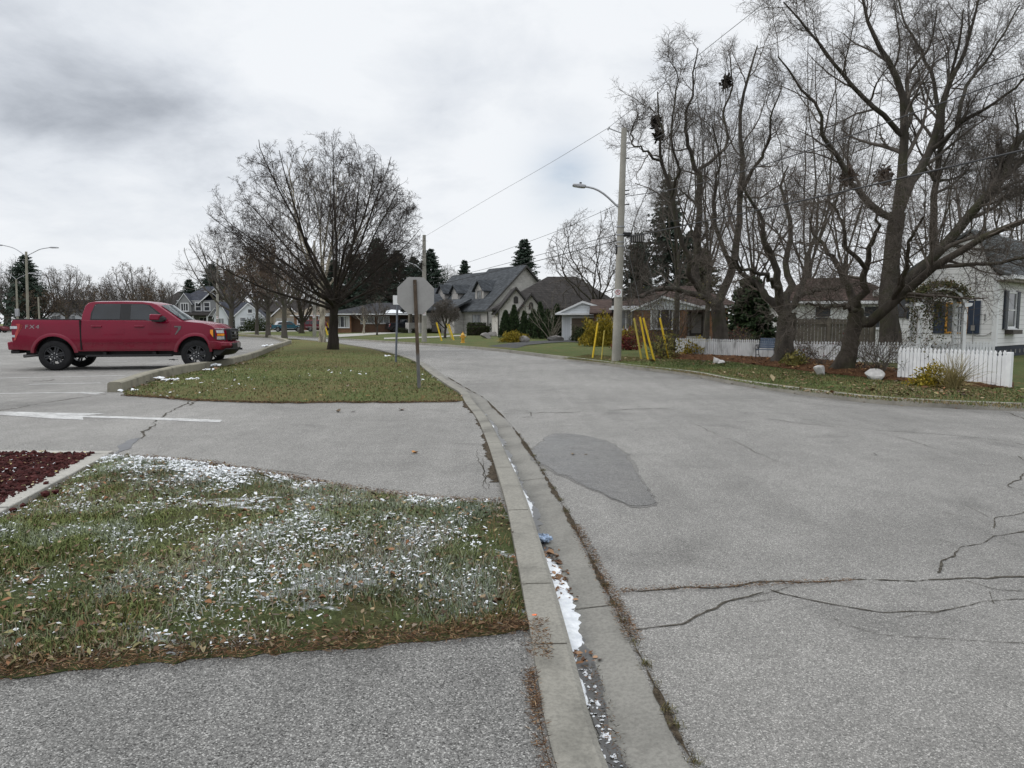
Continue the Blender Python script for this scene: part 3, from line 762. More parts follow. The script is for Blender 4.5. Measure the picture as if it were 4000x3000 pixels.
def strands(rng, S, Dv, L, R0, R1, n, wig, up, env=None):
    N = len(S); P = np.zeros((N, n + 1, 3)); P[:, 0] = S; d = Dv.copy()
    upv = np.array([0, 0, 1.0])
    for i in range(n):
        P[:, i + 1] = P[:, i] + d * (L / n)[:, None]
        d = nrm(d + rng.normal(0, wig, (N, 3)) + upv * up)
    if env is not None:              # keep the tips inside an uneven ellipsoid
        c, r = np.array(env[0]), np.array(env[1])
        A = (S - c) / r; Bv = (P[:, -1] - S) / r
        rag = rng.uniform(0.86, 1.06, N) ** 2
        a = (Bv * Bv).sum(1); bb = 2 * (A * Bv).sum(1); cc = (A * A).sum(1) - rag
        disc = np.maximum(bb * bb - 4 * a * cc, 0)
        k = np.where(cc < 0, (-bb + np.sqrt(disc)) / np.maximum(2 * a, 1e-9), 0.25)
        k = np.clip(k, 0.15, 1.0)
        P = S[:, None, :] + (P - S[:, None, :]) * k[:, None, None]
        L = L * k
        q = (P - c) / r; v = np.sqrt((q * q).sum(-1)); lim = rng.uniform(.93, 1.03, (N, 1))     # nothing strays far outside
        f = np.where(v > lim, (lim + .12 * (v - lim)) / np.maximum(v, 1e-6), 1.0); f[:, 0] = 1.0
        P = c + (P - c) * f[..., None]
    t = np.linspace(0, 1, n + 1)
    return P, R0[:, None] * (1 - t) + R1[:, None] * t, L
def spawn(rng, P, Rr, L, k, t0, t1, ang, angv, ratio, rr, n, wig, up, taper=0.3, env=None, rmin=0.0, minl=0.0):
    N, n1, _ = P.shape
    idx = np.repeat(np.arange(N), k)
    t = np.tile((np.arange(k) + 0.5) / k, N) + rng.uniform(-0.5, 0.5, N * k) / k
    t = t0 + (t1 - t0) * t
    f = np.clip(t * (n1 - 1), 0, n1 - 1.001); i = f.astype(int); w_ = (f - i)
    S = P[idx, i] * (1 - w_)[:, None] + P[idx, i + 1] * w_[:, None]
    T = nrm(P[idx, i + 1] - P[idx, i]); r = Rr[idx, i] * (1 - w_) + Rr[idx, i + 1] * w_
    ref = np.where(np.abs(T[:, 2:3]) < 0.9, np.array([[0, 0, 1.0]]), np.array([[1.0, 0, 0]]))
    U = nrm(np.cross(T, ref)); V = np.cross(T, U)
    az = np.tile(np.arange(k), N) * 2.4 + np.repeat(rng.uniform(0, 6.28, N), k) + rng.normal(0, 0.4, N * k)
    a = R(ang) + rng.normal(0, R(angv), N * k)
    Dv = T * np.cos(a)[:, None] + (U * np.cos(az)[:, None] + V * np.sin(az)[:, None]) * np.sin(a)[:, None]
    Lc = np.maximum(L[idx] * ratio * (1 - 0.45 * t) * rng.uniform(0.65, 1.25, N * k), minl)
    R0 = np.maximum(r * rr * rng.uniform(0.8, 1.1, N * k), rmin)
    P, Rr, L = strands(rng, S, Dv, Lc, R0, np.maximum(R0 * taper, rmin * 0.7), n, wig, up, env)
    if env is not None:              # wood that would end outside the crown is left out
        ok = L > .34 * Lc
        P, Rr, L = P[ok], Rr[ok], L[ok]
    return P, Rr, L
def tubes(P, Rr, k):
    N, n1, _ = P.shape
    T = np.empty_like(P); T[:, 1:-1] = P[:, 2:] - P[:, :-2]; T[:, 0] = P[:, 1] - P[:, 0]; T[:, -1] = P[:, -1] - P[:, -2]
    T = nrm(T)
    d = nrm(P[:, -1] - P[:, 0])
    ref = np.where(np.abs(d[:, 2:3]) < 0.75, np.array([[0, 0, 1.0]]), np.array([[1.0, 0.13, 0]]))[:, None, :]
    U = nrm(np.cross(T, np.broadcast_to(ref, T.shape))); V = np.cross(T, U)
    a = np.arange(k) * 2 * np.pi / k
    Q = P[:, :, None, :] + (U[:, :, None, :] * np.cos(a)[:, None] + V[:, :, None, :] * np.sin(a)[:, None]) * Rr[:, :, None, None]
    base = (np.arange(N) * n1 * k)[:, None, None]
    i = (np.arange(n1 - 1) * k)[None, :, None]; j = np.arange(k)[None, None, :]; j2 = (j + 1) % k
    F = np.stack([base + i + j, base + i + j2, base + i + k + j2, base + i + k + j], -1).reshape(-1, 4)
    return Q.reshape(-1, 3), F
def join(parts):
    Vs, Fs, b0 = [], [], 0
    for V, F in parts:
        Vs.append(V); Fs.append(F + b0); b0 += len(V)
    return np.concatenate(Vs), np.concatenate(Fs)
def quads(rng, C, ln, wd, Dv=None, flat_=0.0):
    """small leaf-sized faces at C"""
    n = len(C)
    Dv = rdir(rng, n) if Dv is None else nrm(Dv)
    ref = rdir(rng, n)
    if flat_: ref = nrm(ref * (1 - flat_) + np.array([0, 0, 1.0]) * flat_)
    W = nrm(np.cross(Dv, ref)) * (np.asarray(wd) * 0.5)[..., None] if np.ndim(wd) else nrm(np.cross(Dv, ref)) * wd * 0.5
    A = Dv * (np.asarray(ln)[:, None] if np.ndim(ln) else ln)
    mid = C + A * 0.5
    V = np.stack([C, mid + W, C + A, mid - W], 1).reshape(-1, 3)
    return V, np.arange(4 * n).reshape(n, 4)
def limb(pts, r0, r1, n=14, seed=0, wob=0.0):
    c = catmull(pts, 0.5) if len(pts[0]) == 2 else catmull3(pts, n)
    t = np.linspace(0, 1, len(c))
    if wob: c = c + np.random.default_rng(seed).normal(0, wob, c.shape) * (t[:, None] > 0.05)
    return c[None], (r0 * (1 - t) + r1 * t)[None]
def catmull3(pts, n):
    pts = np.array([tuple(p) for p in pts], float); m_ = len(pts)
    u = np.linspace(0, m_ - 1.0001, n); out = []
    for x in u:
        i = int(x); t = x - i
        p0, p1, p2, p3 = pts[max(i - 1, 0)], pts[i], pts[min(i + 1, m_ - 1)], pts[min(i + 2, m_ - 1)]
        out.append(0.5 * ((2 * p1) + (-p0 + p2) * t + (2 * p0 - 5 * p1 + 4 * p2 - p3) * t * t + (-p0 + 3 * p1 - 3 * p2 + p3) * t ** 3))
    return np.array(out)
def trunk_mesh(pts, rad, k=14, seed=0, rough=0.06):
    """a tapering trunk with a flared, slightly ridged foot"""
    rng = np.random.default_rng(seed)
    c = catmull3(pts, 16); t = np.linspace(0, 1, 16); r = np.interp(t, np.linspace(0, 1, len(rad)), rad)
    V, F = tubes(c[None], r[None], k)
    V = V.reshape(16, k, 3)
    rid = 1 + rough * np.sin(np.arange(k) * 2 * np.pi / k * 3 + seed)[None, :] * np.exp(-t * 5)[:, None] * 3 + rng.normal(0, rough, (16, k))
    V = c[:, None, :] + (V - c[:, None, :]) * rid[:, :, None]
    return V.reshape(-1, 3), F
def new_tree(name, label, cat, loc, trunk, crown, bmat, tmat, group=None, extra=None, emat=None):
    o = thing(name, label, cat, loc, 0, group)
    V, F = join(trunk); npmesh('trunk', V, F, bmat, o, smooth=True)
    V, F = join(crown)
    mats, mi = [tmat], None
    if extra is not None:
        V2, F2 = join(extra); mi = np.concatenate([np.zeros(len(F)), np.ones(len(F2))]); F = np.concatenate([F, F2 + len(V)]); V = np.concatenate([V, V2]); mats = [tmat, emat]
    npmesh('crown', V, F, mats, o, smooth=True, mi=mi)
    return o
def fork_tree(seed, h0, r0, limbs, env, levels, lean=(0, 0), leaf=None):
    """local coordinates: short trunk, a fan of limbs, then finer and finer wood"""
    rng = np.random.default_rng(seed)
    tr = [trunk_mesh([(0, 0, -0.1), (lean[0] * .3, lean[1] * .3, h0 * .35), (lean[0] * .7, lean[1] * .7, h0 * .7), (lean[0], lean[1], h0)], [r0 * 1.55, r0 * 1.05, r0 * .97, r0], 14, seed)]
    n = limbs['n']
    az = np.arange(n) * 2.4 + rng.uniform(0, 6.28) + rng.normal(0, .25, n)
    an = R(limbs['a0']) + (R(limbs['a1']) - R(limbs['a0'])) * np.sqrt((np.arange(n) + .3) / n)
    Dv = np.stack([np.cos(az) * np.sin(an), np.sin(az) * np.sin(an), np.cos(an)], 1)
    zz = h0 - limbs.get('drop', 0.5) * (np.arange(n) / n) - 0.05
    S = np.stack([np.interp(zz, [0, h0], [0, lean[0]]), np.interp(zz, [0, h0], [0, lean[1]]), zz], 1)
    R0 = r0 * limbs['r'] * rng.uniform(.75, 1.15, n)
    P, Rr, L = strands(rng, S, Dv, np.full(n, limbs['L']) * rng.uniform(.9, 1.1, n), R0, R0 * .18, 12, limbs['wig'], limbs['up'], env)
    tr.append(tubes(P, Rr, 8))
    cr_ = []
    for q, lv in enumerate(levels):
        P, Rr, L = spawn(rng, P, Rr, L, lv['k'], lv.get('t0', .2), lv.get('t1', 1.0), lv.get('a', 40), lv.get('av', 12), lv['ratio'], lv.get('rr', .6), lv.get('n', 5), lv.get('wig', .12), lv.get('up', .03), lv.get('taper', .3), env, lv.get('rmin', .004), lv.get('minl', 0.1))
        cr_.append(tubes(P, Rr, lv.get('s', 3)))
    ex = None
    if leaf:
        m_ = rng.random(len(P)) < leaf['p']
        C = P[m_][:, -1]; C = np.concatenate([C, P[m_][:, 1]])
        ex = [quads(rng, C, rng.uniform(leaf['l'] * .6, leaf['l'] * 1.3, len(C)), leaf['w'], rdir(rng, len(C)) + np.array([0, 0, -.8]))]
    return tr, cr_, ex
# ---- the big round tree on the lawn island
ib = GI(1302, 1365)
lv = [dict(k=10, ratio=.50, a=34, n=7, s=5, wig=.10, up=.045, t0=.28, rr=.5), dict(k=9, ratio=.5, a=42, n=5, s=3, wig=.14, up=.04, rmin=.0085, t0=.25), dict(k=7, ratio=.52, a=46, n=4, s=3, wig=.18, up=.03, rmin=.0048, minl=.14), dict(k=5, ratio=.6, a=48, n=2, s=3, wig=.2, up=.0, rmin=.0036, minl=.12, t0=.3)]
tr, cr_, ex = fork_tree(21, 2.55, .20, dict(n=24, a0=4, a1=74, L=9.5, r=.36, wig=.055, up=.012, drop=.65), ((-0.45, 0, 5.2), (5.25, 5.25, 5.0)), lv, (0.10, 0), dict(p=.03, l=.07, w=.03))
new_tree('shade_tree', 'large round bare tree with dark spreading limbs on the lawn island by the road', 'tree', ib, tr, cr_, M['bark_dark'], M['twig_dark'], None, ex, M['seed'])
# ---- prototypes for the trees farther off
LV_T = [dict(k=8, ratio=.5, a=38, n=6, s=4, wig=.13, up=.06, rmin=.02), dict(k=7, ratio=.5, a=42, n=4, s=3, wig=.17, up=.05, rmin=.013, minl=.5), dict(k=5, ratio=.55, a=45, n=3, s=3, wig=.2, up=.03, rmin=.010, minl=.35)]
LV_V = [dict(k=7, ratio=.5, a=40, n=6, s=4, wig=.14, up=.05, rr=.5, rmin=.014), dict(k=6, ratio=.5, a=44, n=4, s=3, wig=.18, up=.04, rmin=.009, minl=.3), dict(k=5, ratio=.55, a=46, n=3, s=3, wig=.2, up=.02, rmin=.007, minl=.2)]
def far_tree(seed, h, sp, hz, a1=55, wig=.08, lv=None, leaf=None, r0=.28, n=11, up=.06):
    env = ((0, 0, hz + (h - hz) * .28), (sp, sp, (h - hz) * .735))
    return fork_tree(seed, hz, r0, dict(n=n, a0=6, a1=a1, L=(h - hz) * 1.12, r=.5, wig=wig, up=up, drop=hz * .3), env, lv or LV_T, (.1, .05), leaf)
FT = []                              # (place px, foot Y, height, spread, trunk height, seed, materials, label, leaf)
def put_far(px, Y, top, sp, hz, seed, label, bm_='bark_far', tm_='twig_far', leaf=None, lm='russet', a1=55, wig=.08, n=11, lv=None, r0=.28, group='bare trees along the street', name='bare_tree', z=None, up=.06):
    a, _ = ray(px, 1290); z = (H(a * Y, Y) if z is None else z)
    h = at(px, top, Y).z - z
    tr, cr_, ex = far_tree(seed, h, sp, hz, a1, wig, lv, leaf, r0, n, up)
    return new_tree(name, label, 'tree', (a * Y, Y, z), tr, cr_, M[bm_], M[tm_], group, ex, M[lm] if leaf else None)
lf = dict(p=.22, l=.20, w=.09)
lfr = dict(p=.42, l=.21, w=.10)
t1 = put_far(30, 118, 985, 5.5, 3.0, 31, 'tall grey bare tree left of the twin parking lamp and its spruce', r0=.5)
t2 = put_far(262, 124, 1030, 6.2, 3.2, 32, 'wide grey bare tree over the white house behind the pickup bed', leaf=dict(p=.12, l=.25, w=.12))
t3 = put_far(525, 128, 1012, 5.6, 3.0, 33, 'wide bare tree rising behind the cab roof of the red pickup', leaf=dict(p=.2, l=.25, w=.12))
t4 = put_far(640, 140, 1085, 5.0, 3.0, 34, 'smaller bare tree between the red pickup cab and the grey house')
put_far(590, 122, 1042, 3.6, 1.5, 35, 'brownish tamarack like tree with level branches behind the red pickup cab', 'bark_brown', 'twig_brown', dict(p=.5, l=.3, w=.12), 'russet', 75, .05, 16, up=.0, group='trees behind the parking lot')
put_far(160, 112, 1125, 4.2, 2.2, 36, 'low brown leafed tree behind the twin parking lamp', 'bark_brown', 'twig_brown', lfr, 'russet', 60, group='trees behind the parking lot')
put_far(350, 118, 1110, 4.4, 2.0, 37, 'low bushy bare tree behind the front of the pickup bed', leaf=dict(p=.3, l=.25, w=.12), group='trees behind the parking lot')
put_far(430, 135, 1090, 5.0, 2.0, 38, 'dense low bare tree just left of the pickup cab', group='trees behind the parking lot')
put_far(215, 132, 1060, 5.2, 2.4, 81, 'bare tree behind the white house, right of the spruce', leaf=dict(p=.15, l=.25, w=.12), group='trees behind the parking lot')
put_far(470, 140, 1050, 5.4, 2.4, 82, 'bare tree rising over the rear of the pickup cab', leaf=dict(p=.2, l=.25, w=.12), group='trees behind the parking lot')
put_far(560, 150, 1030, 5.6, 2.4, 83, 'pale bare tree behind the tamarack like tree', group='trees behind the parking lot')
put_far(80, 128, 1060, 5.2, 2.4, 84, 'bare tree left of the spruce, behind the farther lamp', group='trees behind the parking lot')
put_far(690, 170, 1100, 5.5, 2.4, 85, 'bare tree behind the brown brick house', group='trees behind the parking lot')
put_far(960, 135, 1000, 6.0, 2.4, 86, 'bare tree behind the white story and a half house', 'bark_brown', 'twig_brown', lf, group='bare trees along the street')
put_far(1110, 140, 985, 6.0, 2.4, 87, 'bare tree behind the tan walled house', 'bark_brown', 'twig_brown', lf, group='bare trees along the street')
# bare trees of the narrow verge, and the pale sycamore
def vz(px, py): return flat(px, py, .13)
for i, (px, py, top, sp, lab, kw) in enumerate([
        (903, 1317, 880, 5.2, 'bare tree with wide low limbs beside the front of the red pickup', dict(bm_='bark_far', tm_='twig_far', a1=62, r0=.20, lv=LV_V)),
        (1003, 1313, 985, 4.6, 'slim verge tree with russet leaves, first right of the white house window', dict(bm_='bark_far', tm_='twig_tan', leaf=lfr, r0=.15, lv=LV_V)),
        (1046, 1317, 940, 4.6, 'grey verge tree with russet leaves left of the parked teal pickup', dict(bm_='bark_far', tm_='twig_tan', leaf=lfr, r0=.18, lv=LV_V)),
        (1109, 1321, 900, 4.8, 'grey verge tree standing in front of the parked teal pickup', dict(bm_='bark_far', tm_='twig_tan', leaf=lf, r0=.19, lv=LV_V))]):
    p_ = vz(px, py)
    put_far(px, p_.y, top, sp, 3.4, 40 + i, lab, z=.12, group='trees on the narrow verge', name='verge_tree', **kw)
put_far(1178, 92, 985, 4.2, 1.6, 46, 'low forked tree beside the parked red minivan', 'bark_brown', 'twig_brown', lf, group='bare trees along the street', a1=50)
p_ = vz(1258, 1338)
put_far(1258, p_.y, 585, 5.0, 4.2, 47, 'pale mottled sycamore trunk just left of the big island tree', 'bark_pale', 'twig_pale', None, name='sycamore', z=.12, r0=.17, n=8, a1=40, lv=[dict(k=7, ratio=.5, a=38, n=6, s=5, wig=.13, up=.06, rmin=.02), dict(k=6, ratio=.5, a=42, n=4, s=3, wig=.17, up=.05, rmin=.012, minl=.5), dict(k=4, ratio=.55, a=45, n=3, s=3, wig=.2, rmin=.009, minl=.35)])
put_far(1420, 88, 1190, 1.6, 1.4, 48, 'young multi stemmed tree on the lawn before the dark roofed bungalow', 'bark_pale', 'twig', None, r0=.13, n=6, lv=LV_T[:2])
put_far(1472, 78, 1150, 1.7, 1.2, 49, 'thin young tree on the lawn beside the black pickup', 'bark', 'twig', None, r0=.08, n=7, lv=LV_T[:2])
put_far(1737, 62, 1165, 1.5, 1.1, 50, 'small bare street tree in front of the stone house porch', 'bark', 'twig', None, r0=.1, n=9, lv=LV_T)
put_far(1745, 128, 1025, 4.5, 1.5, 51, 'clump of fine bare stems behind the stone house roof', n=16, a1=28, up=.09, r0=.2)
# the contorted tree behind the brown roof
lvw = [dict(k=8, ratio=.6, a=48, n=8, s=4, wig=.30, up=-.01, rmin=.022), dict(k=7, ratio=.6, a=55, n=6, s=3, wig=.36, up=-.02, rmin=.012, minl=.5), dict(k=6, ratio=.5, a=55, n=4, s=3, wig=.36, rmin=.008, minl=.35)]
put_far(2330, 66, 800, 5.4, 3.2, 52, 'contorted bare tree with crooked limbs behind the brown roofed house', 'bark', 'twig', None, lv=lvw, wig=.2, a1=62, r0=.19, name='contorted_tree', group='bare trees along the street')
# ---- the grove on the right
LV_G = [dict(k=7, ratio=.42, a=36, n=6, s=4, wig=.14, up=.08, rr=.5, rmin=.011, t0=.2), dict(k=7, ratio=.5, a=44, n=4, s=3, wig=.22, up=.05, rmin=.007, minl=.4), dict(k=6, ratio=.55, a=46, n=3, s=3, wig=.22, up=.04, rmin=.0052, minl=.35), dict(k=4, ratio=.6, a=46, n=2, s=3, wig=.2, rmin=.004, minl=.3)]
for i, (px, Y, top, sp, hz, lab) in enumerate([
        (2640, 44, 330, 3.6, 5.0, 'tall slim bare tree directly right of the tall spruce'),
        (2760, 47, 190, 4.0, 5.5, 'tall straight bare tree rising behind the brick house porch'),
        (2930, 46, 190, 4.0, 4.5, 'tall bare tree behind the dark cedar'),
        (3150, 45, 95, 4.6, 5.0, 'tall many branched bare tree behind the wooden fence'),
        (3290, 52, 130, 4.6, 6.0, 'distant tall bare tree above the leaning crabapple'),
        (3620, 54, 300, 4.6, 5.0, 'bare tree rising behind the ridge of the white cottage'),
        (3800, 50, 330, 4.8, 4.0, 'bare tree behind the gable of the white cottage'),
        (3980, 47, 250, 4.8, 4.0, 'bare tree at the right edge behind the grey shingle roof'),
        (2480, 60, 620, 2.8, 4.0, 'thin bare tree just right of the utility pole')]):
    put_far(px, Y, top, sp, hz, 60 + i, lab, 'bark', 'twig', None, lv=LV_G, n=7, a1=30, wig=.10, up=.08, r0=.15, group='tall bare trees of the grove', name='grove_tree')
def skel(specs, Y0, base):
    """limbs traced as (px, py, depth offset) with start and end radius"""
    out = []
    for pts, r0, r1, wob in specs:
        P = [at(px, py, Y0 + dy) - base for px, py, dy in pts]
        out.append(limb(P, r0, r1, 15, len(out), wob))
    return np.concatenate([p for p, _ in out]), np.concatenate([r for _, r in out])
def skel_tree(name, label, base, Y0, trunkpts, trad, specs, levels, seed, bm_, tm_, env=None, tk=16, rough=.06, group=None):
    rng = np.random.default_rng(seed)
    T = [at(px, py, Y0 + dy) - base for px, py, dy in trunkpts]; T[0] = Vector((T[0].x, T[0].y, -.12))
    tr = [trunk_mesh(T, trad, tk, seed, rough)]
    P, Rr = skel(specs, Y0, base)
    L = np.linalg.norm(np.diff(P, axis=1), axis=2).sum(1)
    tr.append(tubes(P, Rr, 9))
    cr_ = []
    for lv in levels:
        P, Rr, L = spawn(rng, P, Rr, L, lv['k'], lv.get('t0', .2), lv.get('t1', 1.0), lv.get('a', 40), lv.get('av', 14), lv['ratio'], lv.get('rr', .6), lv.get('n', 5), lv.get('wig', .14), lv.get('up', .04), lv.get('taper', .3), env, lv.get('rmin', .004), lv.get('minl', .15))
        cr_.append(tubes(P, Rr, lv.get('s', 3)))
    return new_tree(name, label, 'tree', base, tr, cr_, M[bm_], M[tm_], group)
LV_N = [dict(k=11, ratio=.36, a=38, n=6, s=5, wig=.15, up=.08, rr=.5, rmin=.011, t0=.2), dict(k=9, ratio=.45, a=42, n=5, s=3, wig=.2, up=.05, rmin=.006, minl=.5), dict(k=7, ratio=.5, a=45, n=3, s=3, wig=.2, up=.03, rmin=.0042, minl=.3), dict(k=4, ratio=.65, a=45, n=2, s=3, wig=.2, rmin=.003, minl=.24)]
b1 = GB(2817, 1374)
skel_tree('locust_tree', 'tall crooked bare tree forking low behind the yellow guy guards', b1, b1.y, [(2817, 1374, 0), (2812, 1300, 0), (2808, 1240, 0), (2800, 1185, 0)], [.42, .30, .28, .27], [
    ([(2800, 1200, 0), (2745, 1140, .1), (2715, 1060, .3), (2725, 960, .5), (2732, 820, .6), (2728, 672, .7)], .20, .11, .02),
    ([(2728, 680, .7), (2700, 600, .5), (2680, 520, .2), (2690, 430, 0), (2700, 330, -.3), (2725, 190, -.6)], .10, .02, .05),
    ([(2728, 680, .7), (2790, 620, 1.2), (2840, 560, 1.6), (2830, 440, 1.8), (2860, 330, 2), (2850, 200, 2.2)], .085, .02, .05),
    ([(2745, 1150, .1), (2690, 1050, -.6), (2655, 900, -1.0), (2600, 700, -1.2), (2580, 600, -1.4), (2590, 480, -1.5), (2570, 360, -1.7)], .12, .022, .05),
    ([(2590, 640, -1.3), (2520, 590, -1.5), (2470, 560, -1.4), (2475, 480, -1.2), (2500, 440, -1.0)], .055, .015, .04),
    ([(2620, 780, -1.1), (2650, 640, -2.2), (2620, 500, -2.6), (2650, 330, -2.8), (2640, 250, -3)], .06, .015, .05),
    ([(2800, 1200, 0), (2850, 1080, .2), (2880, 940, .6), (2890, 800, 1.0), (2905, 620, 1.3), (2890, 450, 1.6), (2930, 280, 1.6), (2960, 180, 1.8)], .19, .025, .04),
    ([(2890, 760, 1.0), (2950, 650, .4), (3000, 560, 0), (3020, 440, -.4), (3060, 330, -.6)], .09, .018, .05),
    ([(2760, 1165, .1), (2680, 1142, -.8), (2600, 1128, -1.4), (2530, 1145, -2.0), (2490, 1160, -2.3)], .13, .05, .03),
    ([(2860, 1050, .2), (2800, 900, -.9), (2790, 760, -1.4), (2810, 620, -1.8), (2780, 480, -2.1)], .10, .02, .05)],
    [dict(k=9, ratio=.32, a=42, n=6, s=5, wig=.22, up=.07, rr=.5, rmin=.012, t0=.25), dict(k=8, ratio=.5, a=45, n=5, s=3, wig=.28, up=.04, rmin=.007, minl=.5), dict(k=6, ratio=.5, a=48, n=3, s=3, wig=.25, up=.03, rmin=.0044, minl=.25), dict(k=3, ratio=.6, a=45, n=2, s=3, wig=.2, rmin=.0034, minl=.2)], 71, 'bark', 'twig')
b2 = GB(3065, 1408)
LV_C = [dict(k=9, ratio=.5, a=48, n=6, s=4, wig=.2, up=.02, rr=.42, rmin=.010, t0=.3), dict(k=8, ratio=.55, a=50, n=5, s=3, wig=.25, up=.0, rr=.55, rmin=.0055, minl=.6), dict(k=6, ratio=.5, a=52, n=3, s=3, wig=.28, rmin=.0038, minl=.35), dict(k=2, ratio=.6, a=50, n=2, s=3, wig=.25, rmin=.0032, minl=.2)]
skel_tree('crabapple_tree', 'stout gnarled tree with a hollowed trunk beside the blue bench', b2, b2.y, [(3060, 1408, 0), (3065, 1350, 0), (3072, 1280, 0), (3075, 1222, 0)], [.38, .285, .27, .29], [
    ([(3070, 1240, 0), (3020, 1180, .2), (2975, 1130, .4), (2930, 1090, .6), (2880, 1050, .5), (2850, 980, .2)], 0.156, .03, .03),
    ([(3070, 1235, 0), (3040, 1130, -.3), (3030, 1040, -.5), (2990, 930, -.8), (2950, 820, -1), (2900, 730, -1.2)], 0.156, .025, .04),
    ([(3080, 1235, 0), (3115, 1170, 0), (3140, 1090, .2), (3160, 1000, .5), (3190, 880, .8), (3200, 760, 1.2)], 0.133, .025, .04),
    ([(3075, 1235, 0), (3080, 1120, .6), (3070, 1000, 1.1), (3090, 880, 1.5), (3060, 760, 1.8), (3080, 650, 2)], 0.140, .025, .04),
    ([(3040, 1130, -.3), (2990, 1080, -1.2), (2900, 1040, -2), (2830, 990, -2.6)], 0.078, .02, .04),
    ([(3120, 1160, 0), (3200, 1130, -1), (3290, 1120, -1.6), (3370, 1100, -2)], 0.070, .02, .04)], LV_C, 72, 'bark', 'twig_brown', tk=18, rough=.10, group='gnarled trees in the mulch bed')
b3 = GB(3300, 1436)
skel_tree('crabapple_tree', 'twisted leaning trunk with a long limb reaching over the white picket fence', b3, b3.y, [(3292, 1436, 0), (3315, 1380, 0), (3330, 1310, 0), (3345, 1250, 0), (3345, 1205, 0)], [.29, .21, .195, .19, .18], [
    ([(3350, 1250, 0), (3390, 1260, -.1), (3440, 1225, -.3), (3490, 1180, -.5), (3535, 1140, -.7), (3640, 1050, -1.1), (3740, 990, -1.4), (3860, 920, -1.8), (4010, 860, -2.2)], 0.164, .06, .015),
    ([(3640, 1050, -1.1), (3760, 1035, -1.5), (3880, 1030, -1.9), (4020, 1000, -2.3)], 0.055, .03, .02),
    ([(3345, 1215, 0), (3330, 1150, .2), (3290, 1080, .4), (3250, 1000, .5), (3190, 930, .8), (3160, 850, .9)], 0.125, .02, .04),
    ([(3345, 1210, 0), (3370, 1120, -.3), (3385, 1010, -.6), (3430, 900, -1), (3450, 800, -1.2)], 0.117, .02, .04),
    ([(3345, 1215, 0), (3290, 1195, -.7), (3220, 1195, -1.2), (3150, 1185, -1.6)], 0.062, .02, .03),
    ([(3385, 1050, -.6), (3310, 960, -1.4), (3290, 860, -1.9), (3240, 780, -2.2)], 0.062, .02, .04),
    ([(3490, 1180, -.5), (3540, 1060, -1.6), (3560, 940, -2.2), (3610, 850, -2.6)], 0.070, .02, .04)], LV_C, 73, 'bark_brown', 'twig_brown', tk=18, rough=.11, group='gnarled trees in the mulch bed')
b4 = Vector((at(3480, 1290, 24.5).x, 24.5, .17))
skel_tree('locust_tree', 'huge tall bare tree with a thick trunk beside the white cottage', b4, b4.y, [(3484, 1390, 0), (3475, 1247, 0), (3468, 1156, .1), (3478, 1066, .1), (3489, 939, .2), (3507, 831, .2)], [.42, .30, .28, .27, .26, .25], [
    ([(3507, 835, .2), (3515, 740, .2), (3529, 655, .3), (3533, 529, .3), (3524, 384, .2), (3479, 253, 0), (3429, 172, -.2), (3384, 68, -.4), (3350, -60, -.6)], .20, .03, .02),
    ([(3533, 535, .3), (3497, 497, .2), (3434, 434, -.2), (3362, 371, -.7), (3294, 289, -1.1), (3244, 226, -1.4), (3172, 149, -1.7), (3113, 68, -2), (3060, 10, -2.2)], .10, .02, .03),
    ([(3500, 860, .2), (3417, 813, -.3), (3363, 751, -.7), (3316, 705, -1), (3271, 610, -1.4), (3217, 533, -1.8), (3199, 430, -2), (3120, 330, -2.3), (3040, 220, -2.6)], .13, .02, .03),
    ([(3507, 830, .2), (3554, 722, .6), (3601, 642, .9), (3633, 588, 1.1), (3669, 452, 1.4), (3705, 339, 1.6), (3746, 253, 1.7), (3800, 120, 1.8), (3830, -40, 1.9)], .19, .03, .02),
    ([(3633, 588, 1.1), (3705, 533, .6), (3746, 484, .3), (3836, 430, -.2), (3940, 362, -.7), (4010, 300, -1.1)], .09, .03, .02),
    ([(3741, 480, .3), (3760, 375, .9), (3805, 294, 1.2), (3859, 226, 1.4), (3927, 122, 1.6), (3985, 20, 1.8)], .075, .02, .02),
    ([(3533, 530, .3), (3560, 440, 1.0), (3540, 320, 1.4), (3590, 240, 1.8), (3633, 181, 2.1), (3660, 40, 2.4)], .09, .02, .03),
    ([(3669, 452, 1.4), (3650, 330, 2.2), (3600, 200, 2.6), (3540, 90, 3), (3500, -40, 3.3)], .08, .02, .03),
    ([(3472, 1150, .1), (3560, 1085, -.3), (3640, 1010, -.8), (3724, 920, -1.2), (3779, 853, -1.4), (3815, 809, -1.6), (3869, 751, -1.8), (3923, 686, -2), (3954, 580, -2.2), (4020, 510, -2.4)], .19, .10, .01),
    ([(3850, 770, -1.75), (3887, 730, -1.6), (3970, 650, -1.4), (4030, 580, -1.3)], .11, .07, .01),
    ([(3815, 809, -1.6), (3880, 790, -2.2), (3950, 765, -2.6), (4030, 745, -3)], .05, .02, .02),
    ([(3601, 642, .9), (3652, 700, 1.6), (3700, 700, 2), (3745, 690, 2.4), (3775, 655, 2.6), (3820, 560, 3)], .07, .015, .03),
    ([(3650, 1010, 1.8), (3645, 860, 1.8), (3655, 720, 1.8), (3678, 543, 1.9), (3690, 400, 2.1), (3740, 200, 2.3), (3760, 40, 2.5)], .15, .025, .02)], LV_N, 74, 'bark', 'twig', tk=16, rough=.04)
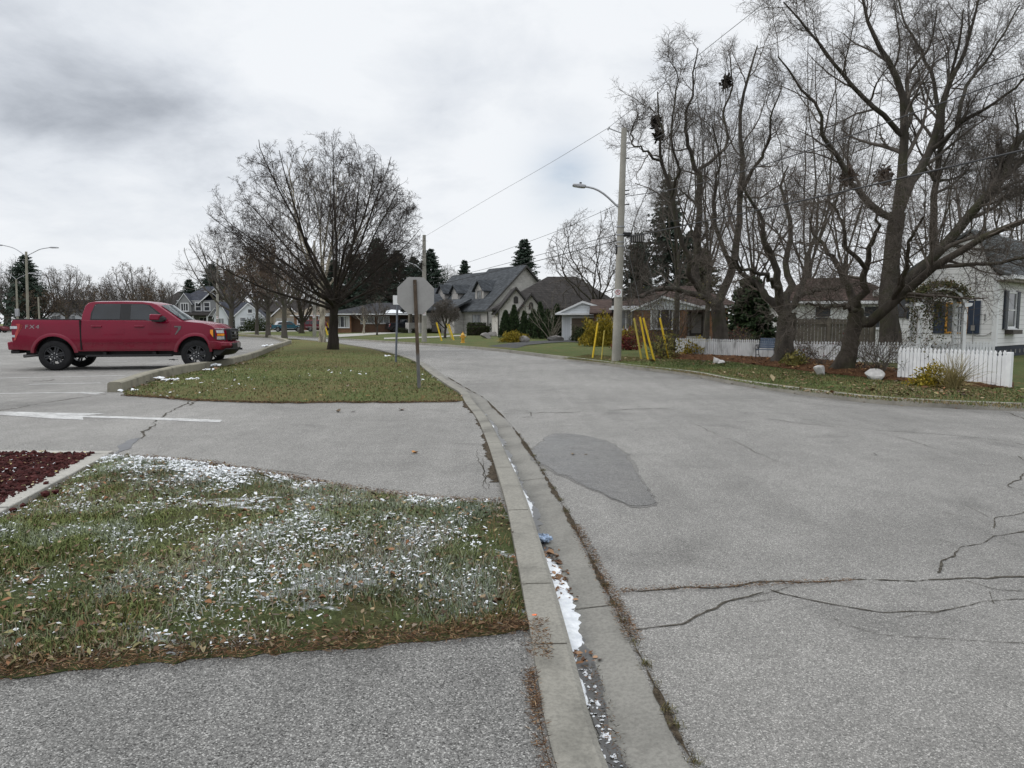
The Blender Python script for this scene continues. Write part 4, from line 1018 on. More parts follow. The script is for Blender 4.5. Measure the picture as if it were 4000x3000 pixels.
# squirrel and bird nests in the branches
def nest(px, py, Y, s_, label, mat, seed, group=None, name='squirrel_nest'):
    rng = np.random.default_rng(seed); n = 300; s_ *= .74
    C = np.array(at(px, py, Y))[None] * 0 + rng.normal(0, 1, (n, 3)) * np.array([.55, .5, .75]) * s_ + (rng.integers(0, 3, n)[:, None] - 1) * np.array([.25, .1, .45]) * s_
    V, F = quads(rng, C * .8, rng.uniform(.10, .26, n), .09)
    u, v_ = np.meshgrid(np.linspace(.15, math.pi - .15, 7), np.arange(9) * 2 * math.pi / 9, indexing='ij')
    B = np.stack([np.sin(u) * np.cos(v_), np.sin(u) * np.sin(v_), np.cos(u)], -1).reshape(-1, 3) * s_ * np.array([.42, .42, .6]) * rng.uniform(.8, 1.2, (63, 1))
    q_ = np.array([[i * 9 + j, (i + 1) * 9 + j, (i + 1) * 9 + (j + 1) % 9, i * 9 + (j + 1) % 9] for i in range(6) for j in range(9)])
    V, F = join([(B, q_), (V, F)])
    o = npmesh(name, V, F, M[mat]); o.location = at(px, py, Y); tag(o, label, 'nest', group)
nest(2563, 478, b1.y - .9, .18, 'upper clump of dark dead leaves in the tree beside the utility pole', 'nest', 1, 'leaf clumps in the branches')
nest(2572, 528, b1.y - .9, .13, 'smaller lower clump of dead leaves beside the utility pole', 'nest', 2, 'leaf clumps in the branches')
nest(2838, 322, b1.y + 1.9, .23, 'round dark squirrel nest high in the crooked tree', 'nest', 3, 'leaf clumps in the branches')
nest(3310, 690, b4.y - 1.0, .22, 'brown stick nest on the left limb of the huge tree', 'nest_b', 4, 'stick nests in the huge tree', 'stick_nest')
nest(3455, 690, b4.y - .1, .27, 'larger brown stick nest above the black cable', 'nest_b', 5, 'stick nests in the huge tree', 'stick_nest')
# ---- spruces and other conifers
def spruce(px, Y, top, hw, label, seed, mat='needle', z=None, name='spruce_tree', dens=1.0, droop=.16, group='spruces behind the houses', lowest=.08):
    rng = np.random.default_rng(seed)
    a, _ = ray(px, 1290); z = H(a * Y, Y) if z is None else z
    h = at(px, top, Y).z - z; hw *= 1.35 if mat != 'cedar' else 1.0
    o = thing(name, label, 'tree', (a * Y, Y, z), 0, group)
    c = np.array([(0, 0, -.1), (.03, 0, h * .5), (0, 0, h)]); V, F = tubes(catmull3(c, 10)[None], np.linspace(h * .018, .02, 10)[None], 8)
    npmesh('trunk', V, F, M['bark_dark'], o, smooth=True)
    nb = int(h * 20 * dens)
    tt = np.sort(rng.random(nb)) ** .85; tt = lowest + (0.985 - lowest) * tt
    az = np.arange(nb) * 2.4 + rng.normal(0, .3, nb)
    ln = hw * (1 - tt) ** .66 * rng.uniform(.58, 1.15, nb) + .15
    n = 9
    sl = np.linspace(0, 1, n)
    rr_ = ln[:, None] * sl
    zz = (tt * h)[:, None] - droop * ln[:, None] * (sl * 1.8 - 1.25 * sl ** 2.4) * (1.4 - tt[:, None])
    P = np.stack([np.cos(az)[:, None] * rr_, np.sin(az)[:, None] * rr_, zz], -1)
    parts = [tubes(P[:, ::2], np.broadcast_to(np.linspace(.03, .008, 5), (nb, 5)), 3)]
    per = max(3, int(5 * dens))
    Pi = np.repeat(P[:, 1:].reshape(-1, 3), per, 0); dirr = np.repeat(np.stack([np.cos(az), np.sin(az), np.zeros(nb)], 1)[:, None, :].repeat(n - 1, 1).reshape(-1, 3), per, 0)
    wloc = np.repeat((ln[:, None] * (1.05 - sl[1:])).ravel(), per) * .34 + .10
    sidev = np.cross(dirr, np.array([0, 0, 1.0])) * rng.choice([-1, 1], len(Pi))[:, None]
    Dv = dirr * rng.uniform(.3, 1.0, (len(Pi), 1)) + sidev * rng.uniform(.2, 1.1, (len(Pi), 1)) + np.array([0, 0, 1]) * rng.uniform(-1.0, .15, (len(Pi), 1))
    parts.append(quads(rng, Pi + rng.normal(0, .04, Pi.shape), wloc * rng.uniform(.7, 1.5, len(Pi)), .15 + .03 * h / 10, Dv, .3))
    V, F = join(parts)
    npmesh('crown', V, F, M[mat], o)
    return o
spruce(112, 112, 992, 3.9, 'dark spruce right behind the twin armed parking lamp', 1, dens=.9, droop=.05)
spruce(746, 156, 1086, 2.9, 'pointed spruce behind the roof of the grey two storey house', 2)
spruce(838, 158, 1022, 5.2, 'broad dark spruce behind the right end of the grey house', 3)
spruce(905, 160, 1050, 4.2, 'dark spruce behind the white story and a half house', 4)
for i, (px, Y, top, hw, lab) in enumerate([(1395, 124, 985, 4.6, 'leftmost of the dark spruces over the tan bungalow roof'), (1478, 118, 925, 5.0, 'tall dark spruce over the left end of the dark bungalow roof'), (1556, 120, 972, 4.6, 'dark spruce over the middle of the dark bungalow roof'), (1618, 126, 1000, 4.0, 'dark spruce hidden partly by the octagonal sign'), (1682, 122, 968, 4.4, 'dark drooping spruce right behind the far utility pole'), (1310, 128, 1010, 4.4, 'dark spruce showing through the limbs of the island tree')]):
    spruce(px, Y, top, hw, lab, 10 + i, droop=.25)
spruce(1816, 130, 1012, 2.5, 'small rounded spruce top over the stone house ridge', 20)
spruce(2047, 108, 930, 3.2, 'pointed spruce rising behind the stone gable', 21, droop=-.05, lowest=.3)
spruce(2600, 62, 672, 2.7, 'tall ragged spruce behind the brick house', 22, dens=.75, droop=.12, name='spruce_tree')
spruce(2490, 66, 905, 2.2, 'shorter spruce behind the utility pole', 23)
spruce(2740, 58, 960, 2.2, 'olive green pine behind the brick house roof ridge', 24, 'needle_olive', droop=.3)
spruce(2690, 66, 900, 2.2, 'dark spruce between the ragged spruce and the crooked tree', 26)
spruce(2925, 35, 1075, 1.5, 'dense dark cedar behind the picket fence, right of the brick house', 25, 'cedar', dens=2.2, droop=.25, lowest=.02, name='cedar_tree')
# ---- shrubs
def leafy(name, label, loc, sz, n, ll, lw, mat, seed, cat='shrub', group=None, shape='ball', stems=0, smat='twig_brown', flat_=0.0, upd=0.4):
    rng = np.random.default_rng(seed)
    d = rdir(rng, n); d[:, 2] = np.abs(d[:, 2]) if shape != 'ball' else d[:, 2]
    r = rng.random(n) ** .42
    lump = 1 + .22 * np.sin(d[:, 0] * 5 + seed) * np.sin(d[:, 1] * 4.3 + seed * 2) + .15 * np.sin(d[:, 2] * 7 + d[:, 0] * 6)
    if shape == 'cone':
        t = rng.random(n) ** .8; az = rng.uniform(0, 6.28, n)
        rad = (1 - t) ** .65 * np.sqrt(rng.uniform(.25, 1, n)) * (1 + .12 * np.sin(az * 4 + seed))
        C = np.stack([np.cos(az) * rad, np.sin(az) * rad, t * 2 - 1], 1)
    elif shape == 'box':
        C = rng.uniform(-1, 1, (n, 3)); ax = rng.integers(0, 3, n); s_ = rng.choice([-1, 1], n) * rng.uniform(.9, 1.04, n)
        C[np.arange(n), ax] = s_
    else: C = d * (r * lump)[:, None]
    C = C * np.array(sz) * (np.array([1, 1, 2.0]) if shape == 'dome' else 1.0) + np.array([0, 0, 0 if shape == 'dome' else sz[2]])
    C[:, 2] = np.maximum(C[:, 2], .03)
    Dv = rdir(rng, n) + np.array([0, 0, upd]) + nrm(C - np.array([0, 0, sz[2] * .3])) * .5
    o = thing(name, label, cat, loc, 0, group)
    V, F = quads(rng, C, rng.uniform(.6, 1.4, n) * ll, lw, Dv, flat_)
    npmesh('foliage', V, F, M[mat], o)
    if stems:
        az = rng.uniform(0, 6.28, stems); an = rng.uniform(.05, .75, stems)
        Dd = np.stack([np.cos(az) * np.sin(an), np.sin(az) * np.sin(an), np.cos(an)], 1)
        P, Rr, L = strands(rng, np.zeros((stems, 3)) + rng.normal(0, .06, (stems, 3)) * np.array([1, 1, 0]), Dd, np.full(stems, sz[2] * 1.7) * rng.uniform(.6, 1.1, stems), np.full(stems, .014), np.full(stems, .005), 5, .1, .03)
        ps = [tubes(P, Rr, 4)]
        P, Rr, L = spawn(rng, P, Rr, L, 5, .25, 1, 38, 12, .45, .6, 3, .15, .03, rmin=.004)
        ps.append(tubes(P, Rr, 3)); V, F = join(ps); npmesh('stem', V, F, M[smat], o)
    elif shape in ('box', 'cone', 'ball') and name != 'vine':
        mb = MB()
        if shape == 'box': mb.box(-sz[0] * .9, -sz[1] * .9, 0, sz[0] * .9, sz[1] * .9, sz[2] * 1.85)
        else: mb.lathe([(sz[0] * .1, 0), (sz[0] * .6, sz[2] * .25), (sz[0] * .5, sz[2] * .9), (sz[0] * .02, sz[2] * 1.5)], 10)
        mb.build('stem', M['bark_dark'], o, smooth=True)  # dark filler core added inside the foliage, not a real stem
    return o
def bare_shrub(label, loc, h, n, spread, seed, mat='twig_brown', group='bare shrubs along the picket fence', leaf=None, name='bare_shrub', k2=5, r=.009):
    rng = np.random.default_rng(seed)
    az = rng.uniform(0, 6.28, n); an = np.sqrt(rng.random(n)) * R(spread)
    Dd = np.stack([np.cos(az) * np.sin(an), np.sin(az) * np.sin(an), np.cos(an)], 1)
    P, Rr, L = strands(rng, rng.normal(0, .08, (n, 3)) * np.array([1, 1, 0]), Dd, np.full(n, h) * rng.uniform(.6, 1.15, n), np.full(n, r), np.full(n, r * .4), 7, .10, -.005)
    ps = [tubes(P, Rr, 4)]
    P, Rr, L = spawn(rng, P, Rr, L, k2, .3, 1, 36, 12, .42, .65, 4, .16, .02, rmin=.004); ps.append(tubes(P, Rr, 3))
    P, Rr, L = spawn(rng, P, Rr, L, 3, .2, 1, 45, 12, .5, .65, 2, .2, .02, rmin=.003); ps.append(tubes(P, Rr, 3))
    o = thing(name, label, 'shrub', loc, 0, group)
    V, F = join(ps); npmesh('stem', V, F, M[mat], o)
    if leaf:
        C = P[:, -1][rng.random(len(P)) < leaf[0]]
        V, F = quads(rng, C, rng.uniform(.6, 1.4, len(C)) * leaf[1], leaf[1] * .6); npmesh('foliage', V, F, M[leaf[2]], o)
    return o
bare_shrub('twiggy bare shrub with thin arching canes between the two gnarled trunks', GB(3205, 1421), 1.05, 14, 68, 1, leaf=(.08, .06, 'red_leaf'))
bare_shrub('low russet shrub at the foot of the hollow trunk', GB(3140, 1416), .7, 30, 62, 2, leaf=(.3, .06, 'russet'))
bare_shrub('fan shaped bare shrub with many reddish canes behind the white quartz rock', GB(3428, 1447), 1.25, 34, 58, 3, leaf=(.05, .06, 'vine'))
bare_shrub('sprawling bare shrub with a few dark leaves in front of the fence corner', GB(3545, 1462), 1.15, 16, 66, 4, 'twig', leaf=(.35, .06, 'vine'))
bare_shrub('tiny bare shrub right of the leaning trunk', GB(3375, 1437), .75, 12, 45, 5)
bare_shrub('reddish bare shrub growing around the forked trunk', GB(2862, 1372), 1.15, 60, 52, 6, 'twig_brown', leaf=(.5, .05, 'red_leaf'))
bare_shrub('dry perennial stalks left of the bench', GB(2905, 1383), .8, 22, 40, 7, leaf=(.4, .07, 'lime'))
bare_shrub('thin bare multi stem bush by the stone house wall', G(1940, 1293), 3.0, 26, 40, 8, 'twig_far', group='bare bushes near the houses', r=.02)
bare_shrub('vase shaped bare shrub in front of the cedar row', G(2152, 1327), 3.2, 16, 42, 9, 'twig_pale', group='bare bushes near the houses', r=.025)
bare_shrub('small tree with red leaves before the brown roofed house', G(2046, 1313), 3.6, 9, 55, 10, 'twig_brown', group='bare bushes near the houses', leaf=(.8, .16, 'red_leaf'), r=.03)
leafy('yellow_shrub', 'low yellow leafed shrub beside the pale fence and forked trunk', GB(2722, 1382), (.62, .45, .28), 1200, .09, .05, 'gold', 11, group='yellow shrubs', shape='dome', stems=10)
leafy('yellow_shrub', 'pale yellow leafed shrub in front of the white picket fence', GB(3640, 1493), (.42, .36, .22), 1300, .065, .035, 'gold', 12, group='yellow shrubs', shape='dome', stems=10)
leafy('green_plant', 'pale green leafy plant at the foot of the hollow trunk', GB(3100, 1420), (.35, .3, .18), 420, .09, .05, 'lime', 13, shape='dome', stems=6)
leafy('golden_juniper', 'tall golden juniper left of the utility pole', G(2345, 1352), (1.1, .9, .80), 6000, .17, .05, 'gold', 14, group='golden junipers', shape='dome', stems=12, upd=.9)
leafy('golden_juniper', 'golden juniper just right of the utility pole', G(2462, 1345), (.62, .6, .48), 2600, .15, .05, 'gold', 15, group='golden junipers', shape='dome', stems=10, upd=.9)
leafy('golden_juniper', 'flat topped golden juniper beside the dark driveway', G(2005, 1337), (.85, .6, .34), 2600, .17, .05, 'gold', 16, group='golden junipers', shape='dome', stems=10, upd=.2)
leafy('green_shrub', 'dark green shrub left of the tall golden juniper', G(2275, 1333), (.9, .7, .55), 1600, .16, .07, 'box', 17, shape='dome', stems=8)
bare_shrub('tall open shrub with scattered yellow green leaves before the brick house', G(2630, 1384), 3.1, 40, 40, 18, 'twig_brown', leaf=(.22, .08, 'lime'), group='bushes before the brick house', k2=5, r=.013)
bare_shrub('brown twiggy bush with few leaves behind the yellow guy guards', G(2560, 1382), 2.3, 46, 42, 19, 'twig_brown', leaf=(.25, .085, 'lime'), group='bushes before the brick house', r=.012)
leafy('purple_shrub', 'low purplish shrub right of the utility pole', G(2452, 1367), (.7, .5, .45), 1500, .1, .05, 'red_twig', 20, shape='dome', stems=10)
leafy('green_shrub', 'leafy shrub with yellow green leaves beside the pale fence end', GB(2600, 1393), (.6, .5, .48), 900, .09, .05, 'lime', 21, shape='dome', stems=16, group='bushes before the brick house')
hd = [(1975, 1320, .95, 1.45), (2008, 1320, .95, 1.75), (2048, 1321, .75, 1.4), (2083, 1322, .85, 1.5), (2110, 1323, .8, 1.85), (2138, 1324, .75, 1.45), (2175, 1326, .9, 1.7)]
for i, (px, py, wd, h_) in enumerate(hd):
    p_ = G(px, py)
    leafy('upright_cedar', ['leftmost and broadest cedar of the row before the brown roofed house', 'tall pointed cedar second in the row', 'short cedar behind the red leafed little tree', 'middle cedar of the row, rounded', 'tallest pointed cedar of the row', 'narrow cedar behind the vase shaped shrub', 'cedar at the garage end of the row'][i], p_, (wd * .75, wd * .75, h_ * .78), 2600, .2, .08, 'cedar', 30 + i, 'cedar', 'cedars in a row before the brown roofed house', 'cone', upd=1.2)
p_ = G(1868, 1310)
leafy('clipped_hedge', 'clipped box hedge in front of the stone gable wall', p_, (1.1, .7, .45), 3000, .12, .08, 'box', 40, 'hedge', 'clipped hedges', 'box')
p_ = G(1873, 1304)
leafy('clipped_hedge', 'second taller hedge standing behind the front box hedge', p_, (1.35, .6, .62), 3000, .16, .08, 'box', 41, 'hedge', 'clipped hedges', 'box')
leafy('clipped_hedge', 'low dark hedge running before the stone porch', G(1645, 1300.5), (3.0, .5, .26), 2400, .18, .08, 'box', 42, 'hedge', 'clipped hedges', 'box')
leafy('barberry', 'red barberry bush at the right end of the box hedge', G(1945, 1303), (1.6, .9, .78), 3000, .18, .06, 'red_twig', 43, shape='dome', stems=12)
leafy('round_bush', 'dark round bush left of the white house basement window', G(936, 1294.5), (1.35, 1.0, .95), 1600, .25, .12, 'box', 44, 'bush', 'round bushes by the white house', 'dome', 8)
leafy('round_bush', 'wider dark bush right of the white house basement window', G(1000, 1295), (2.3, 1.2, 1.1), 2600, .25, .12, 'box', 45, 'bush', 'round bushes by the white house', 'dome', 8)
leafy('green_shrub', 'dark shrub against the wall of the dark roofed bungalow', G(1442, 1289), (1.6, .8, .75), 1400, .22, .1, 'box', 46, 'bush', shape='dome', stems=6)
# ornamental grass
rng = np.random.default_rng(77); n = 240
az = rng.uniform(0, 6.28, n); an = np.abs(rng.normal(0, .5, n)) + .1
Dd = np.stack([np.cos(az) * np.sin(an), np.sin(az) * np.sin(an), np.cos(an)], 1)
P, Rr, L = strands(rng, rng.normal(0, .07, (n, 3)) * np.array([1, 1, 0]), Dd, rng.uniform(.3, .78, n), np.full(n, .0055), np.full(n, .002), 7, .05, -.13)
V, F = tubes(P, Rr, 3)
o = npmesh('ornamental_grass', V, F, M['straw']); o.location = GB(3725, 1499); tag(o, 'clump of arching straw coloured grass by the picket fence', 'grass clump')
# ---------------------------------------------------------------- houses
def uz(b, su=1.0, sz_=1.0):
    s_ = b.n("ShaderNodeSeparateXYZ"); b.l(b.co, s_.inputs[0])
    c = b.n("ShaderNodeCombineXYZ"); b.l(b.math('MULTIPLY', b.math('ADD', s_.outputs[0], s_.outputs[1]), su), c.inputs[0]); b.l(b.math('MULTIPLY', s_.outputs[2], sz_), c.inputs[1])
    return c.outputs[0], s_.outputs[2]
def bricks(name, c1, c2, mortar, bw=.22, bh=.075, ms=.012, rough=.9, vary=.25, sz_=1.0):
    b = NB(name); v, _ = uz(b, 1, sz_)
    t = b.n("ShaderNodeTexBrick"); b.l(v, t.inputs['Vector'])
    for k, x in (('Color1', c1), ('Color2', c2), ('Mortar', mortar)): t.inputs[k].default_value = tuple(x) + (1,)
    for k, x in (('Scale', 1.0), ('Mortar Size', ms), ('Brick Width', bw), ('Row Height', bh), ('Bias', 0.0), ('Mortar Smooth', .2)): t.inputs[k].default_value = x
    n_ = b.ramp(b.noise(2.2, 5, .6), [(.3, 1 - vary), (.7, 1 + vary * .5)])
    b.bump(t.outputs['Fac'], -0.4, .01)
    return b.set(b.mix(1.0, t.outputs['Color'], n_, 'MULTIPLY'), rough, spec=.2)
def siding(name, c, pitch=.175, vert=False, dark=.42):
    b = NB(name); v, z = uz(b)
    s_ = b.n("ShaderNodeSeparateXYZ"); b.l(v, s_.inputs[0])
    fr = b.math('FRACT', b.math('DIVIDE', s_.outputs[0] if vert else z, pitch))
    line = b.ramp(fr, [(0.0, dark), (0.05, dark), (0.085, 1.0), (1.0, .97)])
    n_ = b.ramp(b.noise(1.2, 5, .6), [(.3, .90), (.7, 1.03)])
    b.bump(fr, .35, .02)
    return b.set(b.mix(1.0, b.mix(1.0, c, line, 'MULTIPLY'), n_, 'MULTIPLY'), .6, spec=.3)
M['siding_w'] = siding('white_siding', (.74, .74, .74))
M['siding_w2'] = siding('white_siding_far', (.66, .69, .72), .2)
M['siding_g'] = siding('grey_siding', (.30, .305, .31), .22)
M['siding_v'] = siding('white_board', (.56, .585, .62), .2, True, .6)
M['stucco'] = simple('cream_stucco', (.54, .52, .49), .9, var=.12, scale=2, bump=.2)
M['tan'] = simple('tan_render', (.27, .235, .175), .9, var=.15, scale=2, bump=.2)
M['brick'] = bricks('orange_brick', (.29, .125, .052), (.19, .078, .036), (.20, .165, .13))
M['brick_d'] = bricks('brown_brick', (.165, .082, .048), (.12, .06, .038), (.16, .13, .105), vary=.2)
M['stone'] = bricks('pale_stone_brick', (.42, .405, .39), (.315, .305, .295), (.38, .37, .36), .40, .19, .02, vary=.15)
M['stone_d'] = bricks('dark_stone', (.22, .20, .18), (.15, .14, .13), (.2, .19, .18), .4, .2, .02)
def shingle(name, c, rh=.14, var=.4):
    return bricks(name, tuple(x * (1 + var) for x in c), tuple(x * (1 - var) for x in c), tuple(x * .35 for x in c), .33, rh, .014, .95, .25)
M['sh_grey'] = shingle('shingle_grey', (.115, .125, .13), .12, .25)
M['sh_slate'] = shingle('shingle_slate', (.062, .068, .075), .22, .3)
M['sh_brown'] = shingle('shingle_brown', (.044, .040, .038), .2, .2)
M['sh_red'] = shingle('shingle_red', (.068, .046, .039), .15, .22)
M['sh_dark'] = shingle('shingle_dark', (.040, .041, .046), .2, .2)
M['sh_tan'] = shingle('shingle_tan', (.30, .255, .20), .2, .2)
M['sh_blue'] = shingle('shingle_blue', (.050, .054, .068), .2, .2)
M['trim_w'] = simple('white_trim', (.68, .69, .70), .5, var=.08, scale=2)
M['trim_b'] = simple('dark_trim', (.035, .032, .030), .6, var=.2)
M['trim_g'] = simple('grey_trim', (.22, .21, .20), .6, var=.15)
M['soffit'] = simple('tan_soffit', (.30, .265, .225), .7, var=.15)
M['shutter'] = simple('navy_shutter', (.012, .018, .030), .5, var=.2)
M['shutter_b'] = simple('blue_shutter', (.014, .026, .052), .5, var=.2)
M['found'] = simple('navy_foundation', (.016, .022, .034), .8, var=.3)
M['amber'] = simple('amber_blind', (.42, .20, .025), .7, var=.25, scale=3)
M['door_b'] = simple('brown_door', (.050, .040, .033), .6, var=.25)
M['gdoor'] = siding('brown_garage_door', (.135, .105, .078), .42, dark=.55)
M['wood'] = simple('weathered_wood', (.13, .115, .092), .9, var=.3, scale=3, bump=.3)
M['roofsnow'] = M['snow']
def glassm(name, c=(.03, .034, .04), rough=.12):
    b = NB(name); n_ = b.noise(1.5, 3, .5)
    return b.set(b.ramp(n_, [(.35, tuple(x * .6 for x in c)), (.65, tuple(x * 1.5 for x in c))]), rough, spec=.6)
M['glass'] = glassm('window_glass')
M['glass_l'] = glassm('window_glass_pale', (.16, .17, .18), .15)
M['curtain'] = simple('net_curtain', (.42, .42, .41), .9, var=.2, scale=9)
def rot(par_angle, org=(0, 0, 0)): return Matrix.Translation(org) @ Matrix.Rotation(par_angle, 4, 'Z')
FRONT = lambda y=0.0: rot(0, (0, y, 0))
LEFT = lambda x=0.0: rot(-math.pi / 2, (x, 0, 0))      # u = -y
RIGHT = lambda x=0.0: rot(math.pi / 2, (x, 0, 0))      # u = +y
def window(par, Mx, u, z, w_, h, fr='trim_w', gl='glass', cols=1, rows=1, fw=.07, sill=True, curtain=False, label=None):
    mb = MB(Mx)
    x0, x1 = u - w_ / 2, u + w_ / 2
    for a in ((x0 - fw, -.06, z - fw, x0, .0, z + h + fw), (x1, -.06, z - fw, x1 + fw, .0, z + h + fw), (x0, -.06, z + h, x1, .0, z + h + fw), (x0, -.06, z - fw, x1, .0, z)): mb.box(*a)
    for k in range(1, cols): xx = x0 + w_ * k / cols; mb.box(xx - fw * .35, -.045, z, xx + fw * .35, -.0, z + h)
    for k in range(1, rows): zz = z + h * k / rows; mb.box(x0, -.042, zz - fw * .3, x1, -.0, zz + fw * .3)
    if sill: mb.box(x0 - fw * 1.4, -.11, z - fw - .05, x1 + fw * 1.4, .0, z - fw - .002)
    f = mb.build('window', M[fr], par)
    if label: f['label'] = label
    MB(Mx).box(x0, -.022, z, x1, -.004, z + h).build('pane', M[gl], f)
    if curtain:
        mb = MB(Mx)
        for a, b_ in ((x0 + .02, x0 + w_ * .24), (x1 - w_ * .24, x1 - .02)): mb.box(a, -.028, z + .02, b_, -.0225, z + h - .02)
        mb.build('curtain', M['curtain'], f)
    return f
def gable_roof(par, x0, x1, y0, y1, ze, zr, mat, axis='y', over=.4, ends=.3, t=.16, name='roof', ridge=None, fascia=None):
    """ridge runs along the axis"""
    a0, a1 = (x0, x1) if axis == 'y' else (y0, y1)
    l0, l1 = (y0, y1) if axis == 'y' else (x0, x1)
    mid = (a0 + a1) / 2 if ridge is None else ridge
    k0, k1 = (zr - ze) / (mid - a0), (zr - ze) / (a1 - mid)
    pl = 'xz' if axis == 'y' else 'yz'
    out = [(a0 - over, ze - k0 * over), (mid, zr), (a1 + over, ze - k1 * over), (a1 + over, ze - k1 * over + t), (mid, zr + t), (a0 - over, ze - k0 * over + t)]
    mb = MB(); mb.prism(out, l0 - ends, l1 + ends, pl)
    o = mb.build(name, M[mat], par)
    if fascia:
        mb = MB()
        for s_, e_ in ((l0 - ends - .035, l0 - ends - .002),):
            mb.prism([(a0 - over - .02, ze - k0 * over - .06), (mid, zr - .10), (mid, zr + t - .03), (a0 - over - .02, ze - k0 * over + t - .03)], s_, e_, pl)
            mb.prism([(mid, zr - .10), (a1 + over + .02, ze - k1 * over - .06), (a1 + over + .02, ze - k1 * over + t - .03), (mid, zr + t - .03)], s_, e_, pl)
        mb.build('fascia', M[fascia], o)
    return o
def hip_roof(par, x0, x1, y0, y1, ze, zr, r0, r1, mat, over=.5, name='roof', fascia='trim_b', ry=None):
    ym = (y0 + y1) / 2 if ry is None else ry
    A = [(x0 - over, y0 - over), (x1 + over, y0 - over), (x1 + over, y1 + over), (x0 - over, y1 + over)]
    mb = MB()
    v = [(x, y, ze - .04) for x, y in A] + [(x, y, ze + .10) for x, y in A] + [(r0, ym, zr), (r1, ym, zr)]
    mb.add(v, [(3, 2, 1, 0), (0, 1, 5, 4), (1, 2, 6, 5), (2, 3, 7, 6), (3, 0, 4, 7), (4, 5, 9, 8), (5, 6, 9), (6, 7, 8, 9), (7, 4, 8)])
    o = mb.build(name, M[mat], par)
    mb = MB()
    x0, x1, y0, y1 = x0 - over, x1 + over, y0 - over, y1 + over
    mb.box(x0 - .1, y0 - .1, ze - .1, x1 + .1, y0 - .003, ze + .06).box(x0 - .1, y0, ze - .1, x0 - .003, y1, ze + .06).box(x1 + .003, y0, ze - .1, x1 + .1, y1, ze + .06)
    mb.build('gutter', M[fascia], o)
    return o
def wallbox(par, x0, y0, x1, y1, h, mat, z0=-.3, name='wall'):
    return MB().box(x0, y0, z0, x1, y1, h).build(name, M[mat], par)
def gable_wall(par, x0, x1, y0, y1, ze, zr, mat, axis='y', ridge=None, z0=-.3, name='wall'):
    a0, a1, l0, l1 = (x0, x1, y0, y1) if axis == 'y' else (y0, y1, x0, x1)
    mid = (a0 + a1) / 2 if ridge is None else ridge
    return MB().prism([(a0, z0), (a1, z0), (a1, ze - .02), (mid, zr - .02), (a0, ze - .02)], l0, l1, 'xz' if axis == 'y' else 'yz').build(name, M[mat], par)
def house(label, px, Y, rz, z=None, group=None, py=None):
    a, _ = ray(px, 1290); z = H(a * Y, Y) if z is None else z
    return thing('house', label, 'house', (a * Y, Y, z), R(rz), group)
# --- white cottage on the right: the gable wall faces the left, the shuttered front the right
h = house('white sided cottage with a steep grey gable and navy shutters behind the picket fence', 3889, 26.3, 40)
# local x runs along the shuttered front, the gable wall is x = 0, y runs back along it
gy = [(0, .42), (4.05, .42), (4.05, 2.62), (2.6, 3.45), (1.35, 4.35), (.95, 4.62), (.62, 4.15), (.30, 3.42), (.10, 3.10), (0, 2.98)]
mb = MB(); mb.prism([(y, z) for y, z in gy], 0.0, 9.0, 'yz'); mb.build('wall', M['siding_w'], h)
MB().box(-.0, .02, -.3, 9, 4.0, .415).build('foundation', M['found'], h)
for k in range(9): MB().box(.25 + k * .55, -.012, .12, .33 + k * .55, .018, .26).build('foundation_vent', M['trim_g'], h)
for k in range(5): MB().box(-.03, .4 + k * .7, .12, -.002, .5 + k * .7, .26).build('foundation_vent', M['trim_g'], h)
rp = [(-.42, 2.96), (-.22, 3.02), (.02, 3.14), (.26, 3.48), (.58, 4.20), (.95, 4.70)]
th_ = .10
mb = MB()
for (ya, za), (yb, zb) in zip(rp[:-1], rp[1:]):
    mb.add([(-.16, ya, za), (9.2, ya, za), (9.2, yb, zb), (-.16, yb, zb), (-.16, ya, za + th_), (9.2, ya, za + th_), (9.2, yb, zb + th_), (-.16, yb, zb + th_)], [(3, 2, 1, 0), (4, 5, 6, 7), (0, 1, 5, 4), (3, 0, 4, 7), (1, 2, 6, 5)])
mb.add([(-.16, .95, 4.70), (9.2, .95, 4.70), (9.2, 4.4, 2.45), (-.16, 4.4, 2.45), (-.16, .95, 4.80), (9.2, .95, 4.80), (9.2, 4.4, 2.55), (-.16, 4.4, 2.55)], [(3, 2, 1, 0), (4, 5, 6, 7), (1, 2, 6, 5), (2, 3, 7, 6), (3, 0, 4, 7)])
mb.build('roof', M['sh_grey'], h)
mb = MB()
mb.box(-.05, -.035, .42, .14, -.003, 2.92).box(-.035, -.003, .42, -.003, .12, 2.96)
mb.build('corner_board', M['trim_w'], h)
MB().box(-.1, -.40, 2.80, 9.1, -.002, 2.93).build('soffit', M['soffit'], h)
MB().box(-.14, -.52, 2.90, 9.15, -.43, 3.03).box(-.16, -.5, 2.86, -.02, -.02, 3.0).build('eave_gutter', M['trim_w'], h)
mb = MB()
mb.prism([(2.35, 2.45), (4.35, 2.40), (4.35, 2.58), (2.62, 3.42), (2.35, 3.55)], -.28, -.003, 'yz'); mb.build('upper_wall', M['siding_w'], h)
MB().box(-.27, 2.37, 2.36, -.004, 4.33, 2.445).build('soffit', M['soffit'], h)
window(h, FRONT(), 1.62, 1.15, .88, 1.25, 'trim_w', 'glass', 1, 2, .07)
for x0 in (.72, 2.12):
    mb = MB()
    mb.box(x0, -.07, 1.05, x0 + .40, -.003, 2.5)
    for k in range(14): mb.box(x0 + .05, -.082, 1.12 + k * .097, x0 + .35, -.072, 1.18 + k * .097)
    mb.build('shutter', M['shutter'], h)
MB().box(1.05, -.28, .86, 2.2, -.005, 1.02).build('window_box', M['door_b'], h)
wd = window(h, LEFT(), -1.30, .95, .62, 1.05, 'amber', 'glass', 1, 1, .07, False, label='window with an amber frame')
